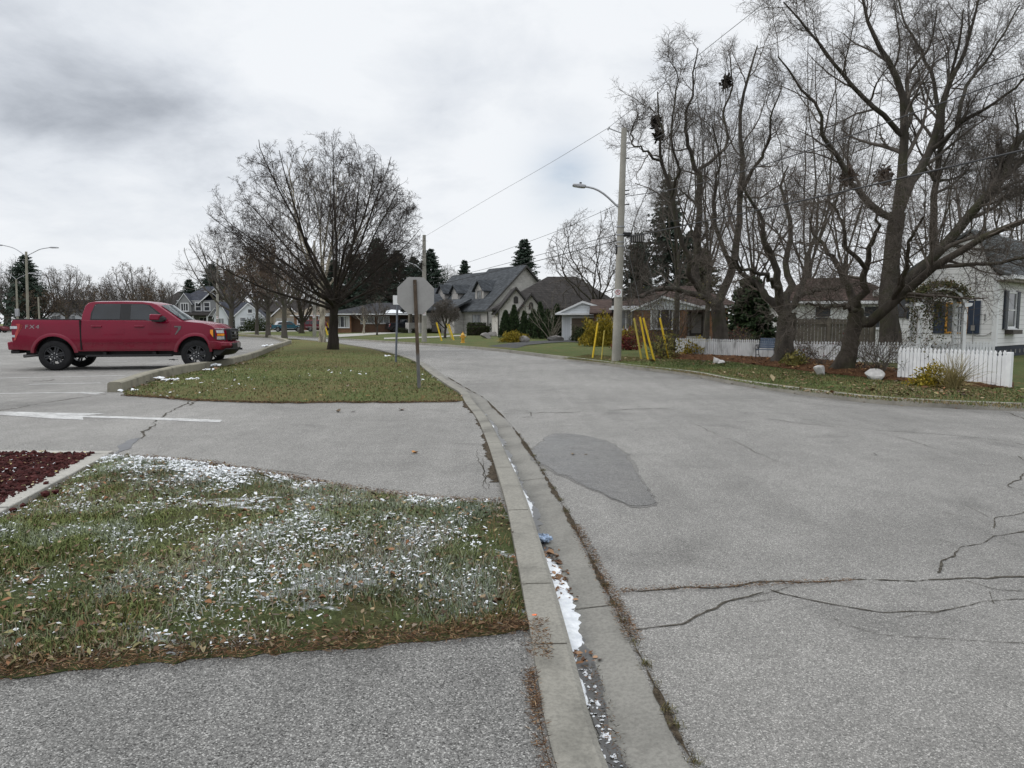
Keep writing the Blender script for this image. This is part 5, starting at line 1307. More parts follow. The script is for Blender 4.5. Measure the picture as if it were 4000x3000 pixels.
for u0 in (-.92, -2.1): MB(LEFT()).box(u0, -.05, .88, u0 + .4, -.003, 2.12).build('shutter', M['shutter_b'], h)
window(h, LEFT(), -3.35, 1.55, .42, .75, 'trim_b', 'glass', 1, 1, .06, False)
mb = MB(LEFT()); mb.box(-3.1, -.05, 1.45, -2.93, -.003, 2.4); mb.build('shutter', M['shutter'], h)
mb = MB(); mb.tube([(-.04, .72, .5), (-.04, .72, 2.95)], .014, 6).box(-.1, .66, 1.0, -.015, .78, 1.2); mb.build('conduit', M['trim_g'], h)
mb = MB(); mb.tube([(-.05, 4.0, .1), (-.05, 4.0, 2.5)], .045, 6); mb.build('downspout', M['trim_w'], h)
mb = MB(); mb.tube([(-.02, .36, 1.35), (-.02, .36, 1.62)], .012, 5).tube([(-.02, .36, 1.58), (-.2, .5, 1.60), (-.3, .6, 1.54)], .008, 5); mb.build('hook', M['trim_b'], h)
# garden hose pipe on the wall
mb = MB(); mb.tube([(-.03, .1, .95), (-.03, .3, .82), (-.03, .6, .80), (-.03, .7, .85)], .012, 5); mb.build('hose', M['trim_g'], h)
# --- brick bungalow with its white garage
h = house('orange brick bungalow with a red brown roof and wide white gable behind the yellow guards', 2424, 50, -8)
W_ = 7.3
wallbox(h, 0, 0, W_, 8, 2.45, 'brick')
hip_roof(h, -.1, W_ + .3, -.1, 8, 2.42, 4.05, 2.9, 5.4, 'sh_red', .45, fascia='trim_w')
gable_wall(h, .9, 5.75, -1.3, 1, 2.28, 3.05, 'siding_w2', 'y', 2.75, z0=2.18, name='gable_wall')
gable_roof(h, .9, 5.75, -1.3, 3.6, 2.22, 3.07, 'sh_red', 'y', .25, .25, .09, 'porch_roof', 2.75, 'trim_w')
wallbox(h, .9, -1.2, 4.4, 0, 2.17, 'brick', name='bay_wall')
MB().box(4.4, -1.28, 2.05, 6.2, -.003, 2.175).build('beam', M['sh_red'], h)
wallbox(h, 5.85, -1.1, 6.45, -.003, 2.04, 'brick', name='pier')
MB().box(4.41, -1.3, -.3, 6.0, -.004, .40).build('porch_step', M['slab'], h)
window(h, FRONT(), .36, .9, .72, 1.25, 'trim_w', 'glass_l', 2, 1, .09)
window(h, FRONT(-1.2), 2.95, .98, 1.75, 1.2, 'trim_w', 'glass', 3, 1, .09, curtain=True)
d = MB().box(4.72, -.06, .41, 5.62, -.004, 2.02).build('door', M['door_b'], h)
MB().box(4.6, -.075, .41, 4.715, -.004, 2.04).box(5.625, -.075, .41, 5.74, -.004, 2.04).build('frame', M['trim_g'], d)
MB().box(4.84, -.075, .6, 5.5, -.063, 1.9).build('screen', M['trim_g'], d)
MB().box(-.8, -.95, 2.2, 1.0, -.86, 2.33).build('eave_gutter', M['trim_w'], h)
# link between house and garage
wallbox(h, -1.9, .8, -.003, 7, 2.0, 'brick_d', name='link_wall')
gable_roof(h, -2.2, -.62, .6, 7, 2.0, 2.95, 'sh_red', 'x', .3, .0, .12, 'link_roof')
window(h, FRONT(.8), -1.1, .8, 1.0, .8, 'trim_w', 'glass_l', 2, 1, .08)
h = house('small white gabled garage with a brown door at the end of the dark driveway', 2197, 53, -3, group=None); h['category'] = 'garage'; h.name = 'garage'
wallbox(h, 0, 0, 3.9, 6, 1.98, 'siding_v')
gable_roof(h, -.35, 4.1, -.4, 6, 2.02, 2.86, 'sh_red', 'y', .12, .1, .10, 'roof', 1.45, 'trim_w')
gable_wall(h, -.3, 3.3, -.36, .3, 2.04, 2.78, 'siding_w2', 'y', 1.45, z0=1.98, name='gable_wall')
MB().box(-.55, -.62, 1.90, 4.3, -.37, 2.03).build('eave_gutter', M['trim_w'], h)
d = MB().box(.68, -.03, -.02, 3.1, -.003, 1.66).build('door', M['gdoor'], h)
MB().box(.58, -.05, -.1, .677, -.003, 1.75).box(3.103, -.05, -.1, 3.2, -.003, 1.75).box(.677, -.05, 1.663, 3.103, -.003, 1.75).build('frame', M['trim_w'], d)
# --- brown roofed stucco house
h = house('brown hip roofed house with two small cream gables and arched vents', 1942, 70, 6)
wallbox(h, .2, 0, 12.4, 9, 2.62, 'stucco')
hip_roof(h, 0, 12.6, 0, 9, 2.62, 6.15, 5.7, 8.8, 'sh_brown', .45, fascia='trim_b')
for (xc, hw, zp, y0, nm) in ((1.75, 1.85, 4.65, -.9, 'a'), (3.15, 1.2, 4.05, -1.5, 'b')):
    gable_wall(h, xc - hw + .1, xc + hw - .1, y0, 2, 2.5 if nm == 'b' else 2.35, zp - .12, 'stucco', 'y', name='gable_wall')
    gable_roof(h, xc - hw, xc + hw, y0, 3.2, 2.5 if nm == 'b' else 2.35, zp, 'sh_brown', 'y', .2, .35, .14, 'gable_roof', None, 'trim_b')
    mb = MB(FRONT(y0)); mb.prism([(xc + .22 * math.cos(a) * (1 if True else 0), zp - 1.0 + .25 * math.sin(a)) for a in np.linspace(0, math.pi, 9)] + [(xc - .22, zp - 1.45), (xc + .22, zp - 1.45)], -.05, -.003); mb.build('vent', M['trim_b'], h)
window(h, FRONT(-.9), 1.1, .75, 1.0, 1.35, 'door_b', 'glass', 2, 1, .12)
window(h, FRONT(-1.5), 3.2, .75, 1.15, 1.35, 'door_b', 'glass', 2, 1, .12, curtain=True)
MB().box(4.4, -.02, -.3, 12.3, -.003, .95).build('brick_base', M['brick'], h)
mb = MB(); mb.tube([(.1, -1.0, 2.3), (.02, -1.0, 2.0), (.02, -1.0, 0)], .06, 6); mb.build('downspout', M['trim_b'], h)
mb = MB()
for x, y, z in ((4.4, 2.2, 4.35), (7.4, 3.0, 5.05), (2.6, 2.2, 4.1)): mb.box(x, y, z - .25, x + .35, y + .35, z + .1)
mb.build('roof_vent', M['trim_b'], h)
# --- big stone house: gable wall is y = 0, the dormered roof faces -x
h = house('tall pale stone house with a grey roof, dormers and a timber gabled porch', 1903, 84.7, 36, z=.25)
gable_wall(h, 0, 11.2, 0, 7.6, 2.95, 8.1, 'stone'); gable_wall(h, .003, 11.197, 7.6, 16.5, 2.95, 7.72, 'stone')
gable_roof(h, 0, 11.2, 0, 7.5, 2.95, 8.1, 'sh_slate', 'y', .45, .4, .2, 'roof', None, 'trim_b')
gable_roof(h, 0, 11.2, 7.9, 17, 2.95, 7.75, 'sh_slate', 'y', .45, .0, .2, 'roof')
for yc, s_ in ((3.4, 1.0), (9.2, .8), (12.6, .9)):
    w2, x0 = .95 * s_, 1.15
    zt = 4.9 + .4 * s_
    mb = MB(LEFT(0)); mb.box(-yc - w2, x0, 3.4, -yc + w2, x0 + 3, zt); dm = mb.build('dormer', M['stone'], h)
    MB(LEFT(0)).prism([(-yc - w2, zt), (-yc + w2, zt), (-yc, zt + 1.0 * s_)], x0, x0 + 2.5).build('gable_wall', M['stone'], dm)
    out = [(-w2 - .28, zt - .26), (0, zt + 1.05 * s_), (w2 + .28, zt - .26), (w2 + .28, zt - .12), (0, zt + 1.2 * s_), (-w2 - .28, zt - .12)]
    MB(LEFT(0)).prism([(-yc + u, z) for u, z in out], x0 - .35, x0 + 3.6).build('roof', M['sh_slate'], dm)
    if s_ == 1: window(dm, LEFT(x0), -yc, 3.95, .8, 1.2, 'trim_g', 'glass_l', 2, 1, .1)
window(h, LEFT(), -2.3, .7, 1.7, 1.5, 'trim_g', 'glass_l', 2, 1, .1, label='double window with grey frame')
# porch
MB(LEFT(0)).prism([(-14.2, 2.9), (-4.6, 2.9), (-4.6, 4.4), (-14.2, 4.4)], -1.8, -1.79).build('porch_eave', M['trim_g'], h) if False else None
mb = MB(); mb.add([(-2.2, 4.3, 2.75), (-2.2, 15, 2.75), (.6, 15, 4.0), (.6, 4.3, 4.0), (-2.2, 4.3, 2.95), (-2.2, 15, 2.95), (.6, 15, 4.25), (.6, 4.3, 4.25)], [(3, 2, 1, 0), (4, 5, 6, 7), (0, 1, 5, 4), (1, 2, 6, 5), (3, 0, 4, 7)]); mb.build('porch_roof', M['sh_slate'], h)
MB().box(-1.4, 5.2, -.3, -.003, 8.5, 2.74).build('bay_wall', M['stone'], h)
d = MB(LEFT(-.0)).box(-10.3, -.06, .1, -9.2, -.003, 2.4).build('door', M['door_b'], h)
MB(LEFT(0)).box(-10.1, -.08, 1.0, -9.4, -.062, 2.1).build('pane', M['glass'], d)
for u in (-13.4, -10.6):
    MB(LEFT(0)).box(u - .5, -3.6, -.3, u + .5, -2.7, 1.25).build('porch_pillar', M['stone'], h); MB(LEFT(0)).box(u - .2, -3.35, 1.251, u + .2, -2.95, 3.0).build('porch_post', M['wood'], h)
MB(LEFT(0)).prism([(-14.3, 3.0), (-9.7, 3.0), (-12, 4.7)], -3.5, -3.2).build('porch_gable', M['stone_d'], h)
out = [(-2.75, 2.7), (0, 4.85), (2.75, 2.7), (2.75, 2.9), (0, 5.05), (-2.75, 2.9)]
MB(LEFT(0)).prism([(-12 + u, z) for u, z in out], -3.9, .5).build('porch_gable_roof', M['sh_slate'], h)
MB(LEFT(0)).box(-9.4, -2.2, .1, -7.9, -2.05, 1.0).build('railing', M['trim_b'], h)
mb = MB(); mb.tube([(.05, -.08, 2.8), (.05, -.08, 0)], .07, 6); mb.build('downspout', M['trim_b'], h)
# a grey wing of the same house, seen left of the porch
h = house('long low grey walled garage wing with a slate roof left of the stone porch', 1585, 104, 20, z=.2, group=None); h['category'] = 'garage'
wallbox(h, 0, 0, 8.5, 7, 2.9, 'stone'); gable_roof(h, 0, 8.5, 0, 7, 2.9, 6.4, 'sh_slate', 'x', .4, .3, .2)
d = MB().box(1.0, -.05, 0, 4.4, -.003, 2.2).build('door', M['trim_b'], h)
window(h, FRONT(), 6.4, .9, 1.6, 1.2, 'trim_g', 'glass', 2, 1, .1)
# --- white house with a red roof and a board fence, seen between the gnarled trunks
h = house('white sided house with a red brown roof beyond the wooden board fence', 3040, 41, -14)
wallbox(h, 0, 0, 6.5, 6, 2.45, 'siding_w'); hip_roof(h, 0, 6.5, 0, 6, 2.45, 4.0, 2, 4.6, 'sh_red', .35, fascia='trim_w')
window(h, FRONT(), 2.35, 1.05, .8, 1.15, 'trim_w', 'glass', 1, 2, .09); window(h, FRONT(), 4.9, 1.05, .8, 1.15, 'trim_w', 'glass', 1, 2, .09)
f = thing('board_fence', 'weathered wooden board privacy fence behind the white pickets', 'fence', tuple(at(3060, 1290, 33.5).xy) + (.2,), R(-16))
mb = MB(); rngf = np.random.default_rng(6)
for k in range(26): mb.box(k * .152, 0, 0, k * .152 + .142, .025, 1.42 + rngf.uniform(-.02, .02))
mb.build('board_panel', M['wood'], f); MB().box(0, -.05, 1.18, 3.95, -.003, 1.27).box(0, -.05, .25, 3.95, -.003, .34).build('rail', M['wood'], f)
for k in range(3): MB().box(.1 + k * 1.8, -.15, -.2, .22 + k * 1.8, -.052, 1.5).build('post', M['wood'], f)
# --- houses across the street on the left
h = house('long brown brick bungalow with a dark hip roof behind the second street sign', 1338, 98, 12, z=.18)
wallbox(h, 0, 0, 9.4, 9, 2.5, 'brick_d'); hip_roof(h, -1.6, 9.3, -1.2, 9, 2.5, 4.2, 4.6, 7.6, 'sh_dark', .4, fascia='trim_w')
MB().box(-1.3, -1.0, -.3, 1.2, -.003, 2.44).build('bay_wall', M['brick'], h)
window(h, FRONT(-1.0), -.0, .75, 1.7, 1.4, 'trim_w', 'glass', 3, 1, .12, curtain=True)
window(h, FRONT(), 3.4, 1.3, 1.7, .8, 'trim_w', 'glass_l', 2, 1, .1); window(h, FRONT(), 5.6, 1.3, 1.4, .8, 'trim_w', 'glass_l', 2, 1, .1)
MB().box(7.9, -.06, 0, 8.6, -.003, 2.1).build('door', M['trim_b'], h)
mb = MB()
mb.add([(5.8, -1.5, 2.62), (8.2, -1.5, 2.62), (7.8, -.6, 3.05), (6.7, -.4, 3.15), (6.0, -.7, 3.0)], [(0, 1, 2, 3, 4)]); mb.add([(8.3, -1.5, 2.6), (9.3, -1.5, 2.6), (9.2, -1.3, 2.72), (8.4, -1.3, 2.72)], [(0, 1, 2, 3)])
mb.build('roof_snow', M['snow'], h)
MB(RIGHT(9.4)).box(1.0, -.9, -.3, 1.25, -.65, 2.45).build('porch_post', M['trim_g'], h)
h = house('brown brick bungalow with a pale tan hip roof behind the red minivan', 1150, 124, 8, z=.18)
wallbox(h, 0, 0, 11, 9, 2.6, 'brick'); hip_roof(h, 0, 11.3, 0, 9, 2.6, 4.6, 3.4, 7.0, 'sh_tan', .5, fascia='trim_w')
window(h, FRONT(), 1.5, 1.2, 1.8, 1.0, 'trim_w', 'glass', 2, 1, .12); window(h, FRONT(), 4.6, .7, .8, 1.7, 'trim_w', 'glass_l', 1, 2, .12); window(h, FRONT(), 7.2, .6, 1.0, 1.9, 'trim_w', 'glass', 1, 2, .12)
h = house('tan walled house with a brown front gable behind the parked teal pickup', 1005, 130, 6, z=.18)
wallbox(h, 0, 0, 8.5, 8, 3.4, 'tan'); gable_roof(h, 0, 8.5, 0, 8, 3.4, 5.2, 'sh_brown', 'x', .5, .4, .2)
gable_wall(h, 3.2, 7.6, -1.2, 2, 2.8, 4.8, 'tan', 'y', name='gable_wall'); gable_roof(h, 3.2, 7.6, -1.2, 3, 2.8, 4.85, 'sh_brown', 'y', .4, .3, .2, 'gable_roof', None, 'trim_w')
window(h, FRONT(), 1.6, 1.9, .7, 1.5, 'trim_w', 'glass', 1, 1, .15); d = MB().box(3.6, -1.26, 0, 6.9, -1.203, 2.2).build('door', M['slab'], h)
h = house('white story and a half house with a blue grey roof and a tall front gable', 858, 112, 14, z=.18)
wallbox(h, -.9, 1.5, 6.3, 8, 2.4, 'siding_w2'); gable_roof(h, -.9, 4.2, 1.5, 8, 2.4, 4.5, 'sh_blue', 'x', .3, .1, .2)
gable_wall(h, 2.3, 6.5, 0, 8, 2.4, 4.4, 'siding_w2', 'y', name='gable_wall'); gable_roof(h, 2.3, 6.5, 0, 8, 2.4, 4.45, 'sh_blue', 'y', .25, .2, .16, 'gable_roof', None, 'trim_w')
window(h, FRONT(), 3.5, .95, .8, 1.15, 'trim_w', 'glass_l', 1, 2, .1); window(h, FRONT(), 5.7, .95, .6, 1.15, 'trim_w', 'glass_l', 1, 2, .1); window(h, FRONT(), 4.6, 2.9, .6, .55, 'trim_w', 'glass', 1, 1, .1); window(h, FRONT(), 3.3, .0, .7, .35, 'trim_w', 'glass', 1, 1, .08)
gable_wall(h, -.85, 1.2, .4, 3, 2.3, 4.1, 'siding_w2', 'y', name='porch_gable'); gable_roof(h, -.85, 1.2, .4, 4, 2.3, 4.3, 'sh_blue', 'y', .2, .2, .14, 'porch_roof', None, 'trim_w')
window(h, FRONT(.4), .2, .6, .8, 1.4, 'trim_w', 'glass_l', 2, 1, .1)
h = house('grey two storey house with white trim, a bay turret and a front veranda', 705, 138, 6, z=.18)
wallbox(h, 0, 0, 9.5, 9, 5.6, 'siding_g'); gable_roof(h, 4.0, 9.5, -.3, 9, 5.3, 7.8, 'sh_blue', 'y', .4, .3, .2, 'roof', None, 'trim_w'); hip_roof(h, 0, 9, .5, 9, 5.6, 8.6, 3.5, 5, 'sh_blue', .4, fascia='trim_w', name='hip_roof')
gable_wall(h, 0, 2.4, -.8, 4, 5.2, 6.9, 'siding_g', 'y', z0=3.2, name='gable_wall'); gable_roof(h, 0, 2.4, -.8, 5, 5.2, 6.95, 'sh_blue', 'y', .3, .2, .15, 'gable_roof', None, 'trim_w')
window(h, FRONT(-.8), 1.2, 3.7, 1.2, 1.3, 'trim_w', 'glass', 3, 1, .18); window(h, FRONT(), 3.5, 3.7, .9, 1.5, 'trim_w', 'glass', 1, 2, .2); window(h, FRONT(), 5.1, 3.7, .9, 1.5, 'trim_w', 'glass', 1, 2, .2); window(h, FRONT(), 8.1, 3.7, .7, 1.4, 'trim_w', 'glass', 1, 2, .18)
mb = MB(); mb.add([(-.4, -2.4, 2.7), (9.8, -2.4, 2.7), (9.4, .0, 3.6), (.4, .0, 3.6), (-.4, -2.4, 2.9), (9.8, -2.4, 2.9)], [(0, 1, 5, 4), (4, 5, 2, 3), (0, 1, 2, 3)]); mb.build('porch_roof', M['sh_brown'], h)
for x in (.3, 3.0, 5.6, 8.9): MB().box(x, -2.2, -.3, x + .25, -1.95, 2.7).build('porch_post', M['trim_w'], h)
gable_wall(h, 6.2, 8.4, -2.5, -.5, 2.7, 4.1, 'siding_g', 'y', z0=2.6, name='porch_gable'); gable_roof(h, 6.2, 8.4, -2.5, 0, 2.7, 4.15, 'sh_blue', 'y', .25, .15, .12, 'porch_gable_roof', None, 'trim_w')
for x in (1.6, 4.4): window(h, FRONT(), x, .8, 1.4, 1.5, 'trim_w', 'glass', 2, 1, .12)
h = house('brown brick house with a dark hip roof left of the grey two storey house', 620, 160, 4, z=.18)
wallbox(h, 0, 0, 9, 9, 4.4, 'brick_d'); hip_roof(h, -1, 9, 0, 9, 4.4, 8.6, 3, 5, 'sh_brown', .5)
h = house('pale white house with big windows glimpsed between the trees behind the pickup bed', 195, 128, 10, z=.18)
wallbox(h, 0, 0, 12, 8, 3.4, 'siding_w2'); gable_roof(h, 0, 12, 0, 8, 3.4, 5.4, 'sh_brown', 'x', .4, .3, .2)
for x in (1.2, 3.6, 6.4, 9.6): window(h, FRONT(), x, .9, 1.4, 1.7, 'trim_w', 'glass_l', 2, 1, .15)
# ---------------------------------------------------------------- vehicles
def paint(name, c, rough=.28, var=.08):
    b = NB(name)
    n_ = b.noise(1.3, 4, .6)
    s_ = b.n("ShaderNodeSeparateXYZ"); b.l(b.co, s_.inputs[0])
    c1 = b.ramp(n_, [(.3, tuple(x * (1 - var) for x in c)), (.7, tuple(x * (1 + var) for x in c))])
    road_film = b.math('MULTIPLY', b.ramp(s_.outputs[2], [(.45, 1.0), (.95, 0.0)]), b.ramp(b.noise(5, 5, .65), [(.35, .15), (.7, .45)]))
    c1 = b.mix(road_film, c1, (.12, .085, .075))
    rr = b.math('ADD', b.math('MULTIPLY', road_film, .6), rough)
    return b.set(c1, rr, 0.0, .18, .35)
M['red'] = paint('red_paint', (.172, .0016, .021), .2)
M['maroon'] = paint('maroon_paint', (.11, .010, .018))
M['teal'] = paint('teal_paint', (.010, .080, .115))
M['blackp'] = paint('black_paint', (.010, .011, .014))
M['whitep'] = paint('white_paint', (.62, .64, .66))
M['tyre'] = simple('tyre_rubber', (.018, .018, .019), .85, var=.3, scale=12, spec=.2)
M['rim'] = simple('dark_rim', (.045, .046, .050), .4, .6, var=.15)
M['rim_l'] = simple('silver_rim', (.30, .30, .31), .4, .7, var=.15)
M['plastic'] = simple('black_plastic', (.014, .014, .015), .55, var=.2, spec=.35)
M['chrome'] = simple('chrome', (.62, .62, .63), .16, .95, var=.05)
M['cglass'] = glassm('tinted_glass', (.010, .013, .017), .05)
M['wglass'] = glassm('windscreen_glass', (.045, .062, .068), .04)
M['tail'] = simple('tail_lens', (.36, .012, .010), .2, var=.15, coat=.5)
M['lens'] = simple('clear_lens', (.50, .52, .55), .12, .3, var=.2, scale=25, coat=.6)
M['amberl'] = simple('amber_lens', (.75, .26, .015), .25, var=.2)
M['steel'] = simple('bare_steel', (.16, .16, .16), .5, .8, var=.2)
M['decal'] = simple('silver_decal', (.30, .27, .28), .5, .2, var=.15, scale=20)
M['gap'] = simple('door_gap', (.004, .003, .003), .9)
def arc(cx, cz, r, a0, a1, n):
    return [(cx + r * math.cos(R(a0 + (a1 - a0) * k / n)), cz + r * math.sin(R(a0 + (a1 - a0) * k / n))) for k in range(n + 1)]
def shell(outline, ya, yb, shape, zc=(), xc=(), yc=(), name='body', mats=None, parent=None, bev=.03, dark=None, seg=3):
    """an outline pushed across the car, cut into bands and bent by a shape function"""
    n = len(outline)
    bm = bmesh.new()
    A = [bm.verts.new((x, ya, z)) for x, z in outline]; B = [bm.verts.new((x, yb, z)) for x, z in outline]
    bm.faces.new(A); bm.faces.new(B[::-1])
    for i in range(n):
        f = bm.faces.new((A[i], A[(i + 1) % n], B[(i + 1) % n], B[i]))
        if dark and dark(outline[i], outline[(i + 1) % n]): f.material_index = 1
    bmesh.ops.recalc_face_normals(bm, faces=bm.faces)
    for ax, cuts in ((2, zc), (0, xc), (1, yc)):
        for c in cuts:
            no = [0, 0, 0]; no[ax] = 1; co = [0, 0, 0]; co[ax] = c
            bmesh.ops.bisect_plane(bm, geom=bm.verts[:] + bm.edges[:] + bm.faces[:], plane_co=co, plane_no=no, dist=1e-5)
    for v in bm.verts: v.co = shape(v.co.x, v.co.y, v.co.z)
    bmesh.ops.recalc_face_normals(bm, faces=bm.faces)
    me = bpy.data.meshes.new(name); bm.to_mesh(me); bm.free()
    for m_ in (mats if isinstance(mats, list) else [mats]): me.materials.append(m_)
    o = link(bpy.data.objects.new(name, me), parent)
    finish(o, True, bev, seg, 40)
    return o
def wheel(par, x, y, side, r, wd, rim_r, rim='rim', spokes=6, detail=True):
    """side -1 is the right hand side of the car"""
    w_ = thing('wheel', None, None, (0, 0, 0)); w_.parent = par; w_.location = (x, y, r)
    if 'label' in w_: del w_['label']
    h = wd / 2
    prof = [(rim_r * .98, -h * .8), (rim_r * 1.04, -h * .98), (r * .90, -h), (r * .975, -h * .86), (r, -h * .62), (r, h * .62), (r * .975, h * .86), (r * .90, h), (rim_r * 1.04, h * .98), (rim_r * .98, h * .8)]
    t = MB().lathe(prof, 36, 'y', True).build('tyre', M['tyre'], w_, True, ang=50)
    o_ = side * h
    mb = MB()
    mb.lathe([(rim_r * .99, o_ * .96), (rim_r * .99, -o_ * .7), (rim_r * .90, -o_ * .7), (rim_r * .90, o_ * .80), (rim_r * .94, o_ * .97)], 32, 'y', True)
    for k in range(spokes):
        for s2 in ((-1, 1) if detail else (0,)):
            a = 2 * math.pi * k / spokes + .2
            wd_ = rim_r * (.085 if detail else .16)
            off = s2 * rim_r * .115
            ca, sa = math.cos(a), math.sin(a)
            pts = []
            for rr_, hw, dep in ((rim_r * .12, wd_ * .8, .80), (rim_r * .93, wd_ * 1.15, .88)):
                o2 = off * (.55 + .75 * rr_ / rim_r)
                for q in (-1, 1): pts.append((rr_, o2 + q * hw, dep))
            f3 = lambda p, d: (p[0] * ca - p[1] * sa, d, p[0] * sa + p[1] * ca)
            v = [f3(p, o_ * p[2]) for p in pts] + [f3(p, o_ * (p[2] - .22)) for p in pts]
            mb.add(v, [(0, 1, 3, 2), (4, 6, 7, 5), (0, 4, 5, 1), (1, 5, 7, 3), (3, 7, 6, 2), (2, 6, 4, 0)])
    mb.lathe([(.001, o_ * .86), (rim_r * .16, o_ * .86), (rim_r * .21, o_ * .70), (rim_r * .21, o_ * .3)], 16, 'y')
    mb.build('rim', M[rim], w_, True)
    if detail:
        mb = MB()
        for k in range(6):
            a = 2 * math.pi * (k + .5) / 6
            mb.M = Matrix.Translation((rim_r * .27 * math.cos(a), o_ * .80, rim_r * .27 * math.sin(a)))
            mb.lathe([(.001, side * .012), (.013, side * .010), (.014, -side * .02)], 8, 'y')
        mb.build('lug_nut', M['chrome'], w_, True)
        MB().lathe([(.001, o_ * .1), (rim_r * .62, o_ * .1), (rim_r * .62, -o_ * .05)], 24, 'y').build('brake_disc', M['steel'], w_)
    return w_
def pickup(name, label, cat, loc, rz, paintm='red', group=None, s=1.0, full=True, rim='rim'):
    t = thing(name, label, cat, loc, rz, group); t.scale = (s, s, s)
    WB, r = 3.69, .417
    hw = 1.0
    def yf(z): return float(np.interp(z, [.45, .60, .74, .86, 1.10, 1.26, 1.36, 1.45], [.955, .97, .985, 1.0, .998, .985, .965, .93]))
    def shp(x, y, z):
        k = yf(z) if abs(y) > .5 else 1.0
        y2 = y * k
        if x > 3.9: x = x - (x - 3.9) * .42 * abs(y) ** 3
        if x < -.9: x = x + (-.9 - x) * .18 * abs(y) ** 4
        if z > 1.2 and x > 3.1: z = z + .05 * (1 - abs(y) ** 2)          # crowned bonnet
        return Vector((x, y2, z))
    ar, br = .52, .52
    def ar_pts(cx): return [p for p in arc(cx, r + .02, ar, 170, 10, 16)]
    low = .53
    body = [(-1.02, .60), (-1.05, 1.0), (-1.045, 1.36), (-1.01, 1.415), (.66, 1.40), (.70, 1.40), (3.05, 1.385), (3.35, 1.375), (3.9, 1.315), (4.28, 1.24), (4.42, 1.18), (4.50, 1.08), (4.52, .74), (4.45, .60)]
    fa, ra = ar_pts(WB)[::-1], ar_pts(0.0)[::-1]
    outl = body + [(4.25, .56)] + [p for p in fa if p[1] > .50] + [(WB - ar, low), (ar, low)] + [p for p in ra if p[1] > .50] + [(-ar - .02, .56)]
    def isarch(a, b_):
        return any(abs(math.hypot(a[0] - c, a[1] - r - .02) - ar) < .01 and abs(math.hypot(b_[0] - c, b_[1] - r - .02) - ar) < .01 for c in (0, WB))
    P = M[paintm]
    shell(outl, -hw, hw, shp, (.60, .74, .86, 1.10, 1.26, 1.36), (3.9, 4.2, -.9), (-.8, -.5, 0, .5, .8), 'body', [P, M['plastic']], t, .03, isarch)
    # black liner of the wheel wells and the frame under the car
    mb = MB().box(-.85, -.66, .38, 4.2, .66, 1.15); mb.build('chassis', M['plastic'], t, bevel=.03)
    # cab
    def cshp(x, y, z):
        k = 1 - .20 * max(0, (z - 1.36)) / .58
        if x > 2.4: x = x + .16 * (1 - abs(y / .95) ** 2) * max(0, min(1, (x - 2.4) / .3))
        z = z + (.035 * (1 - (y / .95) ** 2) if z > 1.8 else 0)
        return Vector((x, y * k, z))
    cab = [(.70, 1.34), (.72, 1.55), (.78, 1.79), (.86, 1.885), (1.0, 1.915), (1.7, 1.93), (2.25, 1.92), (2.50, 1.89), (2.64, 1.845), (3.30, 1.375), (3.30, 1.34)]
    cb = shell(cab, -.955, .955, cshp, (1.5, 1.7, 1.82), (1.4, 2.0, 2.4), (-.7, -.35, 0, .35, .7), 'cab', P, t, .035)
    def side(outline, side_, out, name, mat, par, thick=.02, shape='cab'):
        bm = bmesh.new()
        def yy(x, z, o_):
            y0 = .955 * (1 - .20 * max(0, (z - 1.36)) / .58) if shape == 'cab' else yf(z) * hw
            return side_ * (y0 + o_)
        n = len(outline)
        A = [bm.verts.new((x, yy(x, z, out), z)) for x, z in outline]; B = [bm.verts.new((x, yy(x, z, out - thick), z)) for x, z in outline]
        bm.faces.new(A); bm.faces.new(B[::-1])
        for i in range(n): bm.faces.new((A[i], A[(i + 1) % n], B[(i + 1) % n], B[i]))
        if shape == 'body':
            for c in (.60, .74, .86, 1.10, 1.26, 1.36):
                bmesh.ops.bisect_plane(bm, geom=bm.verts[:] + bm.edges[:] + bm.faces[:], plane_co=(0, 0, c), plane_no=(0, 0, 1), dist=1e-5)
            for v in bm.verts:
                outr = abs(v.co.y) > 0
                d0 = abs(v.co.y)
                # keep each skin at its own offset from the shaped flank
                v.co.y = side_ * (yf(v.co.z) + (out if v.index < 0 or True and d0 >= (yy(0, v.co.z, out - thick * .5) * side_) else out - thick))
        bmesh.ops.recalc_face_normals(bm, faces=bm.faces)
        me = bpy.data.meshes.new(name); bm.to_mesh(me); bm.free(); me.materials.append(M[mat] if isinstance(mat, str) else mat)
        o = link(bpy.data.objects.new(name, me), par); finish(o, True, .004 if thick > .01 else 0, 2, 30); return o
    sides = (-1, 1)
